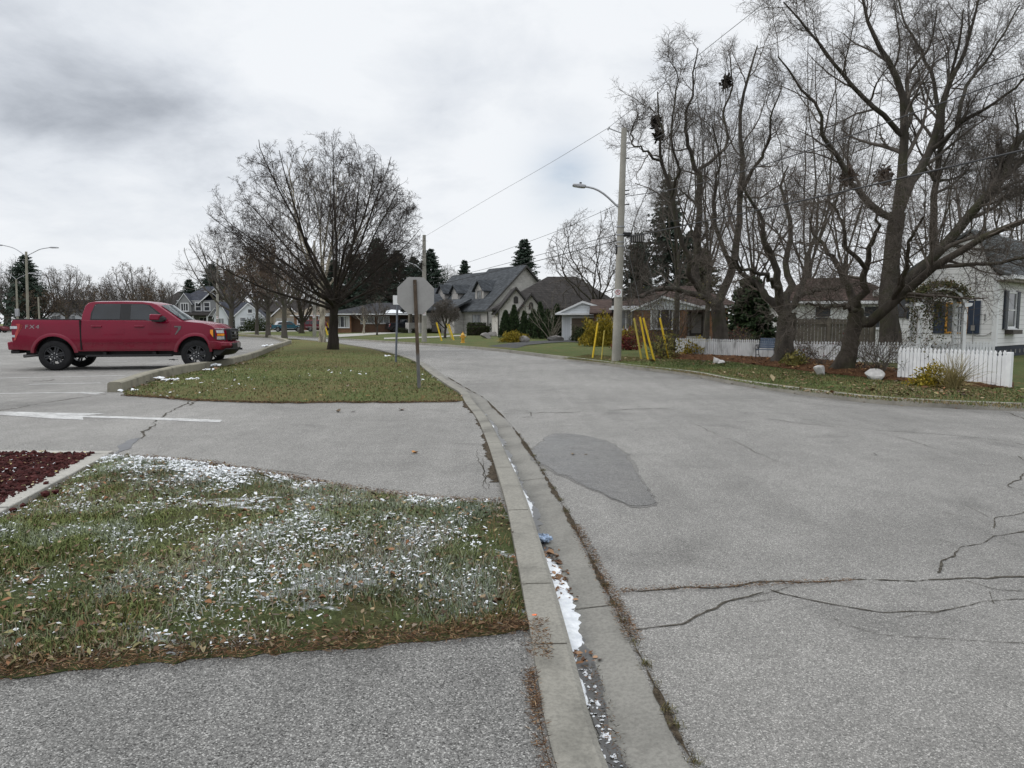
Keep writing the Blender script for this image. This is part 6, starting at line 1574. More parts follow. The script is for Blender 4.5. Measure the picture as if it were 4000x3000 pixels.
    for sd_ in sides:
        # dark glass house along the side, then the panes over it
        side([(.93, 1.405), (.95, 1.62), (1.03, 1.835), (1.10, 1.862), (2.30, 1.862), (2.46, 1.83), (2.93, 1.44), (2.90, 1.38), (2.55, 1.345), (2.35, 1.40)], sd_, .004, 'window_trim', 'plastic', t, .03)
        for dn, (x0, x1), pane, hx in (('door', (.74, 1.815), [(.97, 1.425), (.985, 1.62), (1.05, 1.815), (1.11, 1.842), (1.70, 1.842), (1.70, 1.425)], 1.0), ('door', (1.835, 3.04), [(1.97, 1.415), (1.97, 1.842), (2.28, 1.842), (2.42, 1.81), (2.84, 1.44), (2.60, 1.365), (2.50, 1.365), (2.36, 1.41)], 2.1)):
            mb = MB()
            d = side([(x0, .57), (x0, 1.365), (x1, 1.365 if x1 < 2 else 1.35), (x1, 1.1), (x1 - (.0 if x1 > 2 else .0), .57)], sd_, .008, dn, P, t, .016, 'body')
            side(pane, sd_, .007, 'window', 'cglass', d, .02)
            yh = sd_ * (yf(1.22) + .008)
            mb = MB().box(hx - .02, min(yh - sd_ * .005, yh + sd_ * .032), 1.205, hx + .24, max(yh - sd_ * .005, yh + sd_ * .032), 1.245)
            mb.build('handle', P, d, bevel=.012)
            ym = sd_ * (yf(.80) + .010)
            MB().box(x0 + .03, min(ym, ym + sd_ * .006), .775, x1 - .03, max(ym, ym + sd_ * .006), .79).build('moulding', P, d)
        # gap between cab and bed, and the flares
        MB().box(.675, sd_ * .90, .57, .712, sd_ * (yf(.9) + .0015), 1.398).build('bed_gap', M['gap'], t)
        for cx in (0, WB):
            o1, i1 = arc(cx, r + .02, ar + .085, 174, 6, 18), arc(cx, r + .02, ar - .004, 174, 6, 18)
            mb = MB()
            n = len(o1); v = []
            for (ox, oz), (ix, iz) in zip(o1, i1):
                def yl(x, z, e): 
                    y_ = yf(z)
                    return sd_ * (y_ - .0 + e) 
                fx = lambda x, z, y_: tuple(shp(x, y_ / max(yf(z), .01), z)) if x > 3.9 else (x, y_, z)
                v += [fx(ox, oz, yl(ox, oz, .004)), fx(ox * .5 + ix * .5, oz * .5 + iz * .5, yl(ix, iz, .034)), fx(ix, iz, yl(ix, iz, .034)), fx(ix, iz, yl(ix, iz, -.12))]
            f = [(4 * k + j, 4 * k + 4 + j, 4 * k + 5 + j, 4 * k + 1 + j) for k in range(n - 1) for j in range(3)]
            mb.add(v, f); mb.build('wheel_flare', P, t, True, ang=60)
            wheel(t, cx, sd_ * .855, sd_, r, .275, .262, rim, 6, full)
        # lamps
        tl = MB()
        ol = [(-1.03, .84), (-1.03, 1.30), (-.80, 1.30), (-.73, 1.25), (-.88, .98), (-.94, .84)]
        bmo = side(ol, sd_, .012, 'tail_lamp', 'tail', t, .03, 'cab'); 
        for v in bmo.data.vertices: v.co.y = sd_ * (yf(v.co.z) + (.012 if abs(v.co.y) > .93 else -.02)) - sd_ * (.02 if v.co.x < -1.0 else 0)
        mb = MB()
        for z0, z1, x1_ in ((1.16, 1.235, -.88), (.93, .99, -.94)): mb.box(-1.05, sd_ * .93, z0, x1_, sd_ * (yf(z0) + .016), z1)
        mb.build('reverse_lens', M['lens'], bmo)
        mr = thing('mirror', None, None); del_l(mr); mr.parent = t
        MB().box(2.72, sd_ * .92, 1.38, 2.80, sd_ * 1.06, 1.44).build('arm', M['plastic'], mr)
        mb = MB().prism([(2.54, 1.40), (2.56, 1.57), (2.86, 1.56), (2.80, 1.40)], sd_ * 1.03, sd_ * 1.24, 'xz'); mb.build('housing', P, mr, bevel=.03)
        mb = MB().prism([(2.60, 1.36), (2.58, 1.47), (2.92, 1.50), (2.96, 1.40), (2.86, 1.34)], sd_ * 1.02, sd_ * 1.225, 'xz'); mb.build('base', M['plastic'], mr, bevel=.02)
        MB().box(.82, sd_ * .86, .37, 3.05, sd_ * 1.03, .43).box(1.2, sd_ * .7, .40, 1.3, sd_ * .9, .52).box(2.5, sd_ * .7, .40, 2.6, sd_ * .9, .52).build('running_board', M['plastic'], t, bevel=.015)
        mb = MB().prism([(3.14, 1.20), (3.14, 1.235), (3.32, 1.235), (3.30, 1.15), (3.16, .98), (3.15, 1.0), (3.24, 1.16), (3.23, 1.20)], sd_ * (yf(1.1) - .01), sd_ * (yf(1.1) + .012)); mb.build('vent_badge', M['chrome'] if False else M['steel'], t)
        # head lamp cluster, wrapped round the corner
        hl = thing('headlamp', None, None); del_l(hl); hl.parent = t
        def surf(s_, z, e):                # s_ < 0 along the flank, s_ > 0 across the front
            if s_ < 0: return (4.245 + s_ * .36, sd_ * (yf(z) * hw - .012 + e), z)
            ya = 1 - s_ * .62; x = (4.50 if z < 1.08 else 4.50 - (z - 1.08) * .8)
            return (x - (x - 3.9) * .42 * ya ** 3 + e * (.5 + .5 * s_), sd_ * (ya * yf(z) * hw - .012 + e * .6), z)
        def strip_(s0, s1, zt, zb, e, nm, mt):
            mb = MB(); ss = sorted(set([s0, s1] + [q for q in (-.3, -.15, 0.0, .1, .2, .35, .5) if s0 < q < s1])); f_ = lambda z, q: z(q) if callable(z) else z
            v = []
            for q in ss: v += [surf(q, f_(zt, q), e), surf(q, f_(zb, q), e), surf(q, f_(zb, q), e - .05), surf(q, f_(zt, q), e - .05)]
            fs = [(4 * i + j, 4 * i + (j + 1) % 4, 4 * i + 4 + (j + 1) % 4, 4 * i + 4 + j) for i in range(len(ss) - 1) for j in range(4)]
            mb.add(v, fs + [(0, 1, 2, 3), (4 * len(ss) - 1, 4 * len(ss) - 2, 4 * len(ss) - 3, 4 * len(ss) - 4)]); return mb.build(nm, M[mt], hl)
        zlow = lambda q: float(np.interp(q, [-.5, -.08], [1.04, .815]))
        strip_(-.52, .66, 1.165, lambda q: float(np.interp(q, [-.52, -.10], [1.03, .79])), .012, 'trim', 'chrome')
        strip_(-.40, .62, 1.135, lambda q: float(np.interp(q, [-.40, -.04], [1.02, .825])), .020, 'housing', 'plastic')
        strip_(-.42, -.20, 1.13, lambda q: float(np.interp(q, [-.42, -.05], [1.03, .83])), .026, 'side_marker', 'amberl')
        for a_, b_, c_, d_, m_ in ((.02, .44, 1.115, 1.03, 'lens'), (.02, .44, .935, .845, 'lens'), (.04, .44, 1.015, .95, 'amberl')): strip_(a_, b_, c_, d_, .028, 'lens' if m_ == 'lens' else 'turn_lens', m_)
    # glass front and back
    mb = MB()
    def cs(x, y, z, e=.008): q = cshp(x, y, z); return (q.x + e * .6, q.y, q.z + e * .8)
    ys = np.linspace(-.82, .82, 9); v = []
    for (x, z) in ((2.69, 1.815), (2.95, 1.632), (3.26, 1.415)):
        v += [cs(x, y, z) for y in ys]
    mb.add(v, [(a * 9 + k, a * 9 + k + 1, a * 9 + k + 10, a * 9 + k + 9) for a in range(2) for k in range(8)])
    mb.build('windscreen', M['wglass'], t, True)
    MB().box(.69, -.62, 1.44, .715, .62, 1.80).build('rear_window', M['cglass'], t)
    mb = MB(); mb.box(3.14, -.75, 1.385, 3.36, .75, 1.412); mb.tube([(3.18, -.55, 1.42), (3.06, -.2, 1.56)], .008, 4).tube([(3.2, .1, 1.42), (3.08, .4, 1.56)], .008, 4); mb.build('wiper_cowl', M['plastic'], t)
    # bed rail caps, tonneau, tailgate
    mb = MB(); mb.box(-1.0, -.95, 1.405, .66, -.86, 1.432).box(-1.0, .86, 1.405, .66, .95, 1.432).box(-1.03, -.86, 1.405, -.97, .86, 1.432); mb.build('bed_rail_cap', M['plastic'], t, bevel=.01)
    MB().box(-.965, -.855, 1.395, .655, .855, 1.418).build('bed_cover', M['plastic'], t)
    MB().box(-1.09, -.80, .74, -1.055, .80, 1.38).build('tailgate', P, t, bevel=.015)
    mb = MB().prism([(-1.15, .58), (-1.17, .80), (-1.04, .82), (-.93, .80), (-.93, .58)], -.97, .97); mb.build('rear_bumper', P, t, bevel=.03)
    MB().box(-1.12, -.9, .48, -.9, .9, .575).build('rear_valance', M['plastic'], t, bevel=.02)
    # front end
    g = MB().box(4.30, -.56, .80, 4.555, .56, 1.16).build('grille', M['plastic'], t, bevel=.03)
    mb = MB()
    for z in (.86, .95, 1.045): mb.box(4.55, -.55, z, 4.60, .55, z + .045)
    mb.box(4.55, -.56, .80, 4.585, -.49, 1.15).box(4.55, .49, .80, 4.585, .56, 1.15); mb.build('grille_bar', M['rim'], g, bevel=.012)
    mb = MB(Matrix.Translation((4.605, 0, .99)) @ Matrix.Rotation(R(90), 4, 'Y')); mb.lathe([(.001, .014), (.07, .012), (.075, -.01)], 20); eo = mb.build('emblem', M['steel'], g, True); eo.scale = (1, 1, 1)
    for v in eo.data.vertices: v.co.y *= 1.9
    def bshp(x, y, z):
        return Vector((x - .26 * abs(y) ** 4, y * (1 if z > .6 else .97), z))
    shell([(4.28, .58), (4.26, .79), (4.52, .80), (4.64, .76), (4.66, .66), (4.58, .55)], -1.0, 1.0, bshp, (.66,), (4.3,), (-.9, -.75, -.5, 0, .5, .75, .9), 'front_bumper', P, t, .03)
    shell([(4.30, .38), (4.34, .545), (4.60, .545), (4.66, .60), (4.68, .55), (4.50, .38)], -.93, .93, bshp, (), (4.3,), (-.9, -.75, -.5, 0, .5, .75, .9), 'front_valance', M['plastic'], t, .02)
    shell([(4.55, .585), (4.57, .74), (4.672, .73), (4.672, .59)], -.62, .62, bshp, (), (), (-.3, 0, .3), 'intake', M['plastic'], t, .015)
    for sd_ in sides:
        q = [bshp(4.45, sd_ * .93, .74), bshp(4.62, sd_ * .70, .74), bshp(4.63, sd_ * .72, .66), bshp(4.5, sd_ * .90, .66)]
        mb = MB(); mb.add([p + Vector((.02, sd_ * .015, 0)) for p in q] + [p - Vector((.06, sd_ * .03, 0)) for p in q], [(0, 1, 2, 3), (7, 6, 5, 4), (0, 1, 5, 4), (1, 2, 6, 5), (2, 3, 7, 6), (3, 0, 4, 7)]); mb.build('fog_lamp', M['trim_g'], t)
        MB().box(4.62, sd_ * .40, .50, 4.72, sd_ * .36, .56).build('tow_hook', M['plastic'], t)
    MB().box(4.672, -.16, .60, 4.69, .16, .745).build('number_plate', M['decal'], t)
    mb = MB(); mb.tube([(-.50, -.62, .44), (-.65, -.75, .42), (-.85, -.80, .40)], .045, 12); mb.build('exhaust', M['steel'], t, True)
    MB().box(-.15, -.72, .30, .15, .72, .375).build('axle', M['plastic'], t, bevel=.05)
    if full:
        mb = MB(); mb.tube([(3.22, -.80, 1.36), (3.20, -.81, 1.62)], .006, 5); mb.build('aerial', M['plastic'], t)
        tx = bpy.data.curves.new('decal', 'FONT'); tx.body = 'FX4'; tx.size = .15; tx.extrude = .002; tx.space_character = 1.25; tx.shear = .12
        to = bpy.data.objects.new('decal', tx); col.objects.link(to)
        bpy.context.view_layer.update()
        me = bpy.data.meshes.new_from_object(to.evaluated_get(bpy.context.evaluated_depsgraph_get())); bpy.data.objects.remove(to)
        o = link(bpy.data.objects.new('decal', me), t); me.materials.append(M['decal']); o.rotation_euler = (R(90), 0, 0); o.location = (-.70, -yf(1.22) - .007, 1.165); o.scale = (1.25, 1, 1)
        mb = MB(); mb.box(-.50, -yf(1.3) - .0035, 1.14, -.22, -yf(1.2) - .001, 1.158); mb.build('decal', M['decal'], t)
    return t
def del_l(o):
    for k in ('label', 'category'):
        if k in o: del o[k]
pr = flat(225, 1452, LZ)
T_ANG = R(11); pr = pr * 1.03; pr.z = LZ
pickup('pickup_truck', 'red crew cab pickup with dark wheels parked in the lot against the tall kerb', 'pickup', (pr.x - .9 * -math.sin(T_ANG) * 0 - math.sin(T_ANG) * .86, pr.y + math.cos(T_ANG) * .86, LZ), T_ANG)
p_ = G(1545, 1299)
o_ = bpy.data.objects['pickup_truck']; o_.scale = (1.03, 1.03, 1.03)
bk = pickup('pickup_truck', 'black crew cab pickup parked on the driveway behind the octagonal sign', 'pickup', (0, 0, 0), 0, 'blackp', full=False)
bk.location = (p_.x - .2, p_.y, p_.z + .02); bk.rotation_euler = (0, 0, R(24)); bk.scale = (.92, .92, .92)
# simpler cars for the far side
def car(name, label, cat, loc, rz, paintm, L, WB, fo, body, cab, panes, hw=.88, ctop=.78, r=.33, rim='rim_l', tail=None, group=None, extra=None, cz=.95):
    """x = 0 is the rear axle; outlines are (x, z)"""
    t = thing(name, label, cat, loc, rz, group); P = M[paintm]; ar = r + .06
    zb = body[0][1]
    fa = [p for p in arc(WB, r, ar, 5, 175, 12) if p[1] > zb]; ra = [p for p in arc(0, r, ar, 5, 175, 12) if p[1] > zb]
    def shp(x, y, z):
        x1, x0 = WB + fo, -(L - WB - fo)
        if x > WB + fo * .4: x -= (x - WB - fo * .4) * .4 * abs(y / hw) ** 3
        if x < x0 * .5: x += (x0 * .5 - x) * .3 * abs(y / hw) ** 3
        return Vector((x, y * float(np.interp(z, [.3, .6, cz], [.95, 1.0, .96])), z))
    shell(body + fa + ra, -hw, hw, shp, (.6,), (WB + fo * .4,), (-hw * .6, 0, hw * .6), 'body', [P, M['plastic']], t, .04, None, 2)
    z0, z1 = min(z for _, z in cab), max(z for _, z in cab)
    k = lambda z: 1 - (1 - ctop / hw) * max(0, z - z0) / (z1 - z0)
    shell(cab, -hw * .96, hw * .96, lambda x, y, z: Vector((x, y * k(z), z)), (), (), (-.3, .3), 'cabin', P, t, .05, None, 2)
    for sd_ in (-1, 1):
        for pn in panes:
            mb = MB(); v = [(x, sd_ * (hw * .96 * k(z) + .012), z) for x, z in pn] + [(x, sd_ * (hw * .96 * k(z) - .02), z) for x, z in pn]; n = len(pn)
            mb.add(v, [tuple(range(n)), tuple(range(2 * n - 1, n - 1, -1))] + [(i, (i + 1) % n, n + (i + 1) % n, n + i) for i in range(n)]); mb.build('window', M['cglass'], t)
        for x in (0, WB): wheel(t, x, sd_ * (hw - .10), sd_, r, .20, r * .62, rim, 5, False)
        for (x0, x1, a, b_, mt, nm) in (tail or []): MB().box(x0, sd_ * (hw * .78), a, x1, sd_ * (hw * .985), b_).build(nm, M[mt], t, bevel=.02)
    # front and rear glass, laid on the cabin slopes
    xs = sorted(cab, key=lambda p: p[0]); 
    top = [p for p in cab if p[1] > z1 - .08]; f0 = max(cab, key=lambda p: p[0]); f1 = max(top, key=lambda p: p[0]); r0 = min(cab, key=lambda p: p[0]); r1 = min(top, key=lambda p: p[0])
    for (a, b_, e, nm) in ((f0, f1, .012, 'windscreen'), (r0, r1, -.012, 'rear_window')):
        l0, l1 = .12, .86
        A = (a[0] + (b_[0] - a[0]) * l0 + e, a[1] + (b_[1] - a[1]) * l0 + .008); B = (a[0] + (b_[0] - a[0]) * l1 + e, a[1] + (b_[1] - a[1]) * l1 + .008)
        mb = MB(); mb.quad((A[0], -hw * .85 * k(A[1]), A[1]), (A[0], hw * .85 * k(A[1]), A[1]), (B[0], hw * .82 * k(B[1]), B[1]), (B[0], -hw * .82 * k(B[1]), B[1])); mb.build(nm, M['wglass'], t)
    MB().box(-.6, -hw * .8, .2, WB + .3, hw * .8, .4).build('chassis', M['plastic'], t)
    for mbn in (extra or []): mbn(t)
    return t
p_ = G(1087, 1296)
car('pickup_truck', 'small old teal pickup with a cap-less bed parked across the street', 'pickup', (p_.x, p_.y, p_.z + .02), R(14), 'teal', 4.8, 2.95, .82,
    [(-.95, .42), (-1.0, .72), (-1.0, 1.02), (.62, 1.02), (.72, 1.0), (2.35, .98), (3.3, .93), (3.62, .84), (3.74, .62), (3.74, .42)],
    [(.66, .98), (.74, 1.32), (.88, 1.52), (1.75, 1.55), (2.0, 1.50), (2.55, .98)],
    [[(.82, 1.04), (.88, 1.36), (.95, 1.45), (1.2, 1.46), (1.2, 1.04)], [(1.28, 1.04), (1.28, 1.46), (1.75, 1.47), (1.95, 1.40), (2.3, 1.04)]], .86, .72, .35,
    tail=[(-1.02, -.94, .72, .94, 'tail', 'tail_lamp'), (3.62, 3.70, .66, .80, 'lens', 'headlamp')], extra=[lambda t: MB().box(-1.08, -.8, .42, -1.0, .8, .58).build('rear_bumper', M['chrome'], t), lambda t: MB().box(3.72, -.8, .42, 3.80, .8, .58).build('front_bumper', M['chrome'], t)])
p_ = G(1078, 1295)
car('hatchback_car', 'white crossover car parked just behind the teal pickup', 'car', (p_.x - .8, p_.y + 4.5, p_.z + .02), R(12), 'whitep', 4.4, 2.65, .85,
    [(-.85, .32), (-.92, .6), (-.88, 1.0), (-.5, 1.04), (2.3, 1.0), (3.2, .88), (3.46, .70), (3.5, .32)],
    [(-.82, 1.0), (-.62, 1.38), (-.35, 1.58), (.9, 1.62), (1.5, 1.52), (2.35, .99)],
    [[(-.35, 1.06), (-.1, 1.42), (.55, 1.48), (.6, 1.04)], [(.68, 1.04), (.64, 1.48), (1.4, 1.44), (1.95, 1.04)]], .9, .72, .35,
    tail=[(-.93, -.80, .82, 1.0, 'tail', 'tail_lamp')])
p_ = G(1215, 1295)
car('minivan', 'dark red minivan parked in front of the tan roofed bungalow', 'minivan', (p_.x, p_.y, p_.z + .02), R(10), 'maroon', 5.0, 3.0, .95,
    [(-1.0, .34), (-1.05, .7), (-1.02, 1.08), (2.5, 1.06), (3.5, .94), (3.85, .76), (3.92, .34)],
    [(-1.0, 1.04), (-.9, 1.62), (-.72, 1.76), (1.5, 1.78), (1.85, 1.70), (2.85, 1.04)],
    [[(-.75, 1.12), (-.68, 1.58), (-.1, 1.62), (-.1, 1.12)], [(0, 1.12), (0, 1.62), (.85, 1.62), (.85, 1.12)], [(.95, 1.12), (.95, 1.62), (1.6, 1.60), (2.35, 1.10)]], .97, .80, .36,
    tail=[(-1.07, -.93, .75, 1.35, 'tail', 'tail_lamp')], extra=[lambda t: MB().box(-.7, -.985, .66, 3.3, -.955, .70).build('moulding', M['trim_w'], t)], cz=1.06)
p_ = flat(14, 1300, LZ)
car('parked_car', 'dark maroon car cut off by the left edge beyond the parking lot', 'car', (p_.x - 3.2, p_.y, LZ), R(8), 'maroon', 4.6, 2.7, .9,
    [(-.9, .32), (-.98, .6), (-.9, .98), (2.4, .98), (3.3, .85), (3.6, .66), (3.62, .32)], [(-.6, .96), (-.1, 1.36), (.4, 1.46), (1.3, 1.46), (2.25, .96)],
    [[(.1, 1.02), (.45, 1.38), (.85, 1.4), (.85, 1.02)], [(.93, 1.02), (.93, 1.4), (1.3, 1.38), (1.8, 1.02)]], .88, .68, .33)
# ---------------------------------------------------------------- poles, signs, wires
M['yellow'] = simple('yellow_plastic', (.62, .42, .012), .5, var=.15, scale=3)
M['yellow_o'] = simple('yellow_plastic_old', (.42, .34, .06), .6, var=.2, scale=3)
M['alu'] = simple('lamp_aluminium', (.34, .345, .36), .4, .5, var=.12, scale=3)
M['wire'] = simple('wire_black', (.030, .031, .034), .7, var=.2)
M['wire_g'] = simple('wire_grey', (.14, .145, .15), .6, .3, var=.2)
b = NB('sign_back'); n_ = b.noise(5, 5, .65)
st_ = b.ramp(b.noise(22, 5, .7, b.map((1, .4, 2.2), (3, 0, .4))), [(.60, 1.0), (.72, .72)])
M['signback'] = b.set(b.mix(1.0, b.ramp(n_, [(.3, (.275, .27, .262)), (.7, (.325, .32, .31))]), st_, 'MULTIPLY'), .55, .15, .3)
b = NB('rusty_post'); n_ = b.noise(14, 6, .7, b.map((1, 1, .35)))
s_ = b.n("ShaderNodeSeparateXYZ"); b.l(b.co, s_.inputs[0])
M['rust'] = b.set(b.mix(b.ramp(s_.outputs[2], [(.62, 0.0), (.70, 1.0)]), b.ramp(n_, [(.3, (.10, .10, .10)), (.7, (.19, .185, .18))]), b.ramp(n_, [(.32, (.045, .034, .026)), (.6, (.105, .078, .056)), (.75, (.17, .145, .115))])), .8, .1, .2)
M['upost'] = simple('galvanised_post', (.12, .135, .16), .5, .5, var=.3, scale=9)
M['sign_w'] = simple('sign_white', (.72, .73, .73), .45, var=.05)
M['sign_r'] = simple('sign_red', (.36, .02, .03), .45, var=.05)
M['ink'] = simple('sign_black', (.02, .02, .02), .5, var=.1)
M['hyd'] = simple('hydrant_yellow', (.55, .30, .03), .5, var=.15)
M['bench_b'] = simple('bench_blue', (.030, .058, .105), .5, var=.2)
M['iron'] = simple('cast_iron', (.018, .018, .020), .6, .3, var=.2)
M['quartz'] = simple('white_rock', (.44, .43, .42), .85, var=.3, scale=7, bump=.5)
M['fieldstone'] = simple('grey_rock', (.20, .19, .18), .9, var=.35, scale=5, bump=.5)
b = NB('picket_paint'); n_ = b.noise(3, 5, .65)
M['picket'] = b.set(b.ramp(n_, [(.28, (.60, .61, .63)), (.6, (.74, .75, .76))]), .55, spec=.3)
b = NB('picket_weathered'); n_ = b.noise(5, 6, .7, b.map((1, 1, .3)))
M['picket_old'] = b.set(b.ramp(n_, [(.32, (.22, .22, .22)), (.5, (.46, .47, .48)), (.7, (.56, .57, .58))]), .7, spec=.2)
def textmesh(name, s_, size, parent, mat, loc, rotx=90, extrude=.001, scale=(1, 1, 1)):
    tx = bpy.data.curves.new(name, 'FONT'); tx.body = s_; tx.size = size; tx.extrude = extrude; tx.align_x = 'CENTER'; tx.align_y = 'CENTER'
    to = bpy.data.objects.new(name, tx); col.objects.link(to); bpy.context.view_layer.update()
    me = bpy.data.meshes.new_from_object(to.evaluated_get(bpy.context.evaluated_depsgraph_get())); bpy.data.objects.remove(to)
    o = link(bpy.data.objects.new(name, me), parent); me.materials.append(M[mat]); o.rotation_euler = (R(rotx), 0, 0); o.location = loc; o.scale = scale
    return o
def no_parking(label, loc, rz, w_=.25, h_=.27):
    t = thing('parking_sign', label, 'sign', loc, rz, 'no parking signs on the poles')
    MB().box(-w_ / 2, -.004, -h_ / 2, w_ / 2, 0, h_ / 2).build('sign_panel', M['sign_w'], t, bevel=.002)
    u = w_ / .25
    textmesh('letter', 'P', .125 * u, t, 'ink', (0, -.0055, .03 * u))
    mb = MB(Matrix.Translation((0, -.006, .03 * u))); mb.lathe([(.066 * u, -.002), (.086 * u, -.002), (.086 * u, .002), (.066 * u, .002)], 28, 'y', True)
    mb.M = Matrix.Translation((0, -.0075, .03 * u)) @ Matrix.Rotation(R(45), 4, 'Y'); mb.box(-.075 * u, -.001, -.008 * u, .075 * u, .002, .008 * u)
    mb.build('prohibition_ring', M['sign_r'], t)
    mb = MB()
    for s_ in (-1, 1): mb.add([(s_ * .100 * u, -.006, -.098 * u), (s_ * .070 * u, -.006, -.080 * u), (s_ * .070 * u, -.006, -.116 * u)], [(0, 1, 2)]).box(min(s_ * .03, s_ * .071) * u, -.007, -.104 * u, max(s_ * .03, s_ * .071) * u, -.0055, -.092 * u)
    ar_ = mb
    for s_ in (0, 1):
        q_ = MB(); q_.v = ar_.v[s_ * 11:(s_ + 1) * 11]; q_.f = [[i - s_ * 11 for i in f] for f in ar_.f[s_ * 7:(s_ + 1) * 7]]; q_.m = [0] * 7; q_.build('arrow', M['ink'], t)
    return t
def cobra(par, pts, lamp, r=.03):
    """a curved arm ending in a street lamp head"""
    mb = MB(); mb.tube(catmull3(pts, 10), r, 8); a = mb.build('lamp_arm', M['alu'], par, True)
    p, q = Vector(lamp[0]), Vector(lamp[1]); d = (q - p); L = d.length
    hd = MB(Matrix.Translation(p) @ d.to_track_quat('X', 'Z').to_matrix().to_4x4())
    hd.prism([(0, -.04), (L * .25, -.06), (L * .95, -.055), (L, -.02), (L * .9, .02), (L * .35, .05), (0, .04)], -.13, .13)
    lh = hd.build('lamp_head', M['alu'], par, bevel=.03)
    g = MB(hd.M); g.box(L * .35, -.10, -.066, L * .9, .10, -.057); g.build('lens', M['lens'], lh)
    return lh
# near utility pole
ub = G(2407, 1411); UY = ub.y
u_ = lambda px, py, dy=0.0: at(px, py, UY + dy) - ub
up_ = thing('utility_pole', 'tall concrete utility pole with a curved street lamp beside the yellow guy guards', 'utility pole', ub)
top = u_(2438, 501)
MB().tube([(0, 0, -.2), tuple(Vector((0, 0, 0)).lerp(top, .5)), tuple(top)], [.165, .125, .092], 16).build('shaft', M['pole'], up_, True)
mb = MB(); mb.tube([u_(2434, 522), u_(2376, 500)], .022, 6).tube([u_(2380, 496), u_(2374, 508)], .03, 6); mb.build('wire_bracket', M['alu'], up_)
lh = cobra(up_, [u_(2426, 818), u_(2400, 795), u_(2365, 762), u_(2330, 740), u_(2300, 731), u_(2283, 729)], (u_(2288, 729), u_(2236, 720)), .035)
MB(Matrix.Translation(u_(2268, 718))).lathe([(.001, .05), (.04, .05), (.04, 0)], 10).build('photocell', M['plastic'], lh)
MB(Matrix.Translation(u_(2452, 916))).box(-.22, -.1, -.07, .10, .1, .07).build('equipment_box', M['plastic'], up_, bevel=.03)
MB(Matrix.Translation(u_(2412, 975))).box(-.06, -.08, -.16, .0, .08, .16).build('meter_box', M['plastic'], up_, bevel=.02)
mb = MB()
for py in (880, 912, 940, 956):
    c = Vector((0, 0, 0)).lerp(top, (1411 - py) / 910); mb.M = Matrix.Translation(c); mb.lathe([(.145, .02), (.145, -.02)], 16)
mb.build('strap', M['alu'], up_)
mb = MB()
for py, dx in ((745, 1), (760, 1), (800, 1), (620, 1), (560, 1)):
    p = u_(2440 if py > 600 else 2444, py); mb.tube([p, p + Vector((.16, 0, .02))], .02, 5)
mb.build('bolt', M['plastic'], up_)
no_parking('white no parking sign on the near utility pole', u_(2414, 1145, -.17) + ub, R(-3))
# far poles
def far_pole(px, py, top_, label, lamp=None, sign=None, Y=None, r=.15):
    b_ = G(px, py) if Y is None else Vector((at(px, 1290, Y).x, Y, .15))
    t = thing('utility_pole', label, 'utility pole', b_, 0, 'concrete poles along the street')
    q = lambda x, y: at(x, y, b_.y) - b_
    MB().tube([(0, 0, -.2), q(px, top_)], [r, r * .6], 12).build('shaft', M['pole'], t, True)
    if lamp: cobra(t, [q(*p) for p in lamp[:-1]], (q(*lamp[-2]), q(*lamp[-1])), .035)
    return t, b_
t, fb = far_pole(1657, 1335.5, 918, 'concrete utility pole standing right behind the octagonal sign', [(1655, 1066), (1636, 1046), (1619, 1034), (1594, 1026), (1565, 1021)], r=.19)
no_parking('small white no parking sign on the pole behind the octagonal sign', at(1657, 1226, fb.y - .2), 0, .2, .22)
t, fb3 = far_pole(1228, 1313.5, 940, 'concrete pole rising between the red minivan and the sycamore', r=.2)
no_parking('tiny white no parking sign on the pole beside the sycamore', at(1226, 1236, fb3.y - .22), 0, .26, .3)
far_pole(849, 1300, 1010, 'concrete pole with a lamp before the grey two storey house', [(850, 1165), (835, 1150), (815, 1140), (797, 1137)], Y=92, r=.2)
no_parking('white no parking sign on the pole before the grey house', at(848.5, 1241, 91.7), 0, .3, .34)
def twin(px, Y, top_, label, L, Rr_, r=.11, box=None, g='lamps of the parking lot'):
    b_ = Vector((at(px, 1290, Y).x, Y, LZ)); q = lambda x, y: at(x, y, Y) - b_
    t = thing('parking_lamp', label, 'lamp post', b_, 0, g)
    MB().tube([(0, 0, -.1), q(px - 7, top_)], [r, r * .75], 10).build('shaft', M['pole2'], t, True)
    for A in (L, Rr_):
        if A: cobra(t, [q(*p) for p in A[:-1]], (q(*A[-2]), q(*A[-1])), .03)
    if box: MB(Matrix.Translation(q(*box))).box(-.2, -.15, -.45, .2, .15, .45).build('panel_box', M['alu'], t, bevel=.03)
M['pole2'] = concrete('lamp_concrete', (.26, .25, .20), .3, 1.2)
twin(109, 55, 983, 'nearest parking lot lamp post with two curved arms', [(100, 1000), (70, 978), (45, 966), (8, 957.5), (-26, 955)], [(104, 1000), (135, 984), (159, 973), (195, 967), (228, 966)])
twin(70, 86, 1090, 'farther twin armed parking lamp with a box on its post', [(63, 1092), (40, 1073), (20, 1064), (-14, 1060)], [(63, 1092), (90, 1077), (112, 1068), (158, 1066)], .13, (67, 1221))
twin(156, 96, 1160, 'plain short pole between the twin lamp and the pickup cab', None, None, .12)
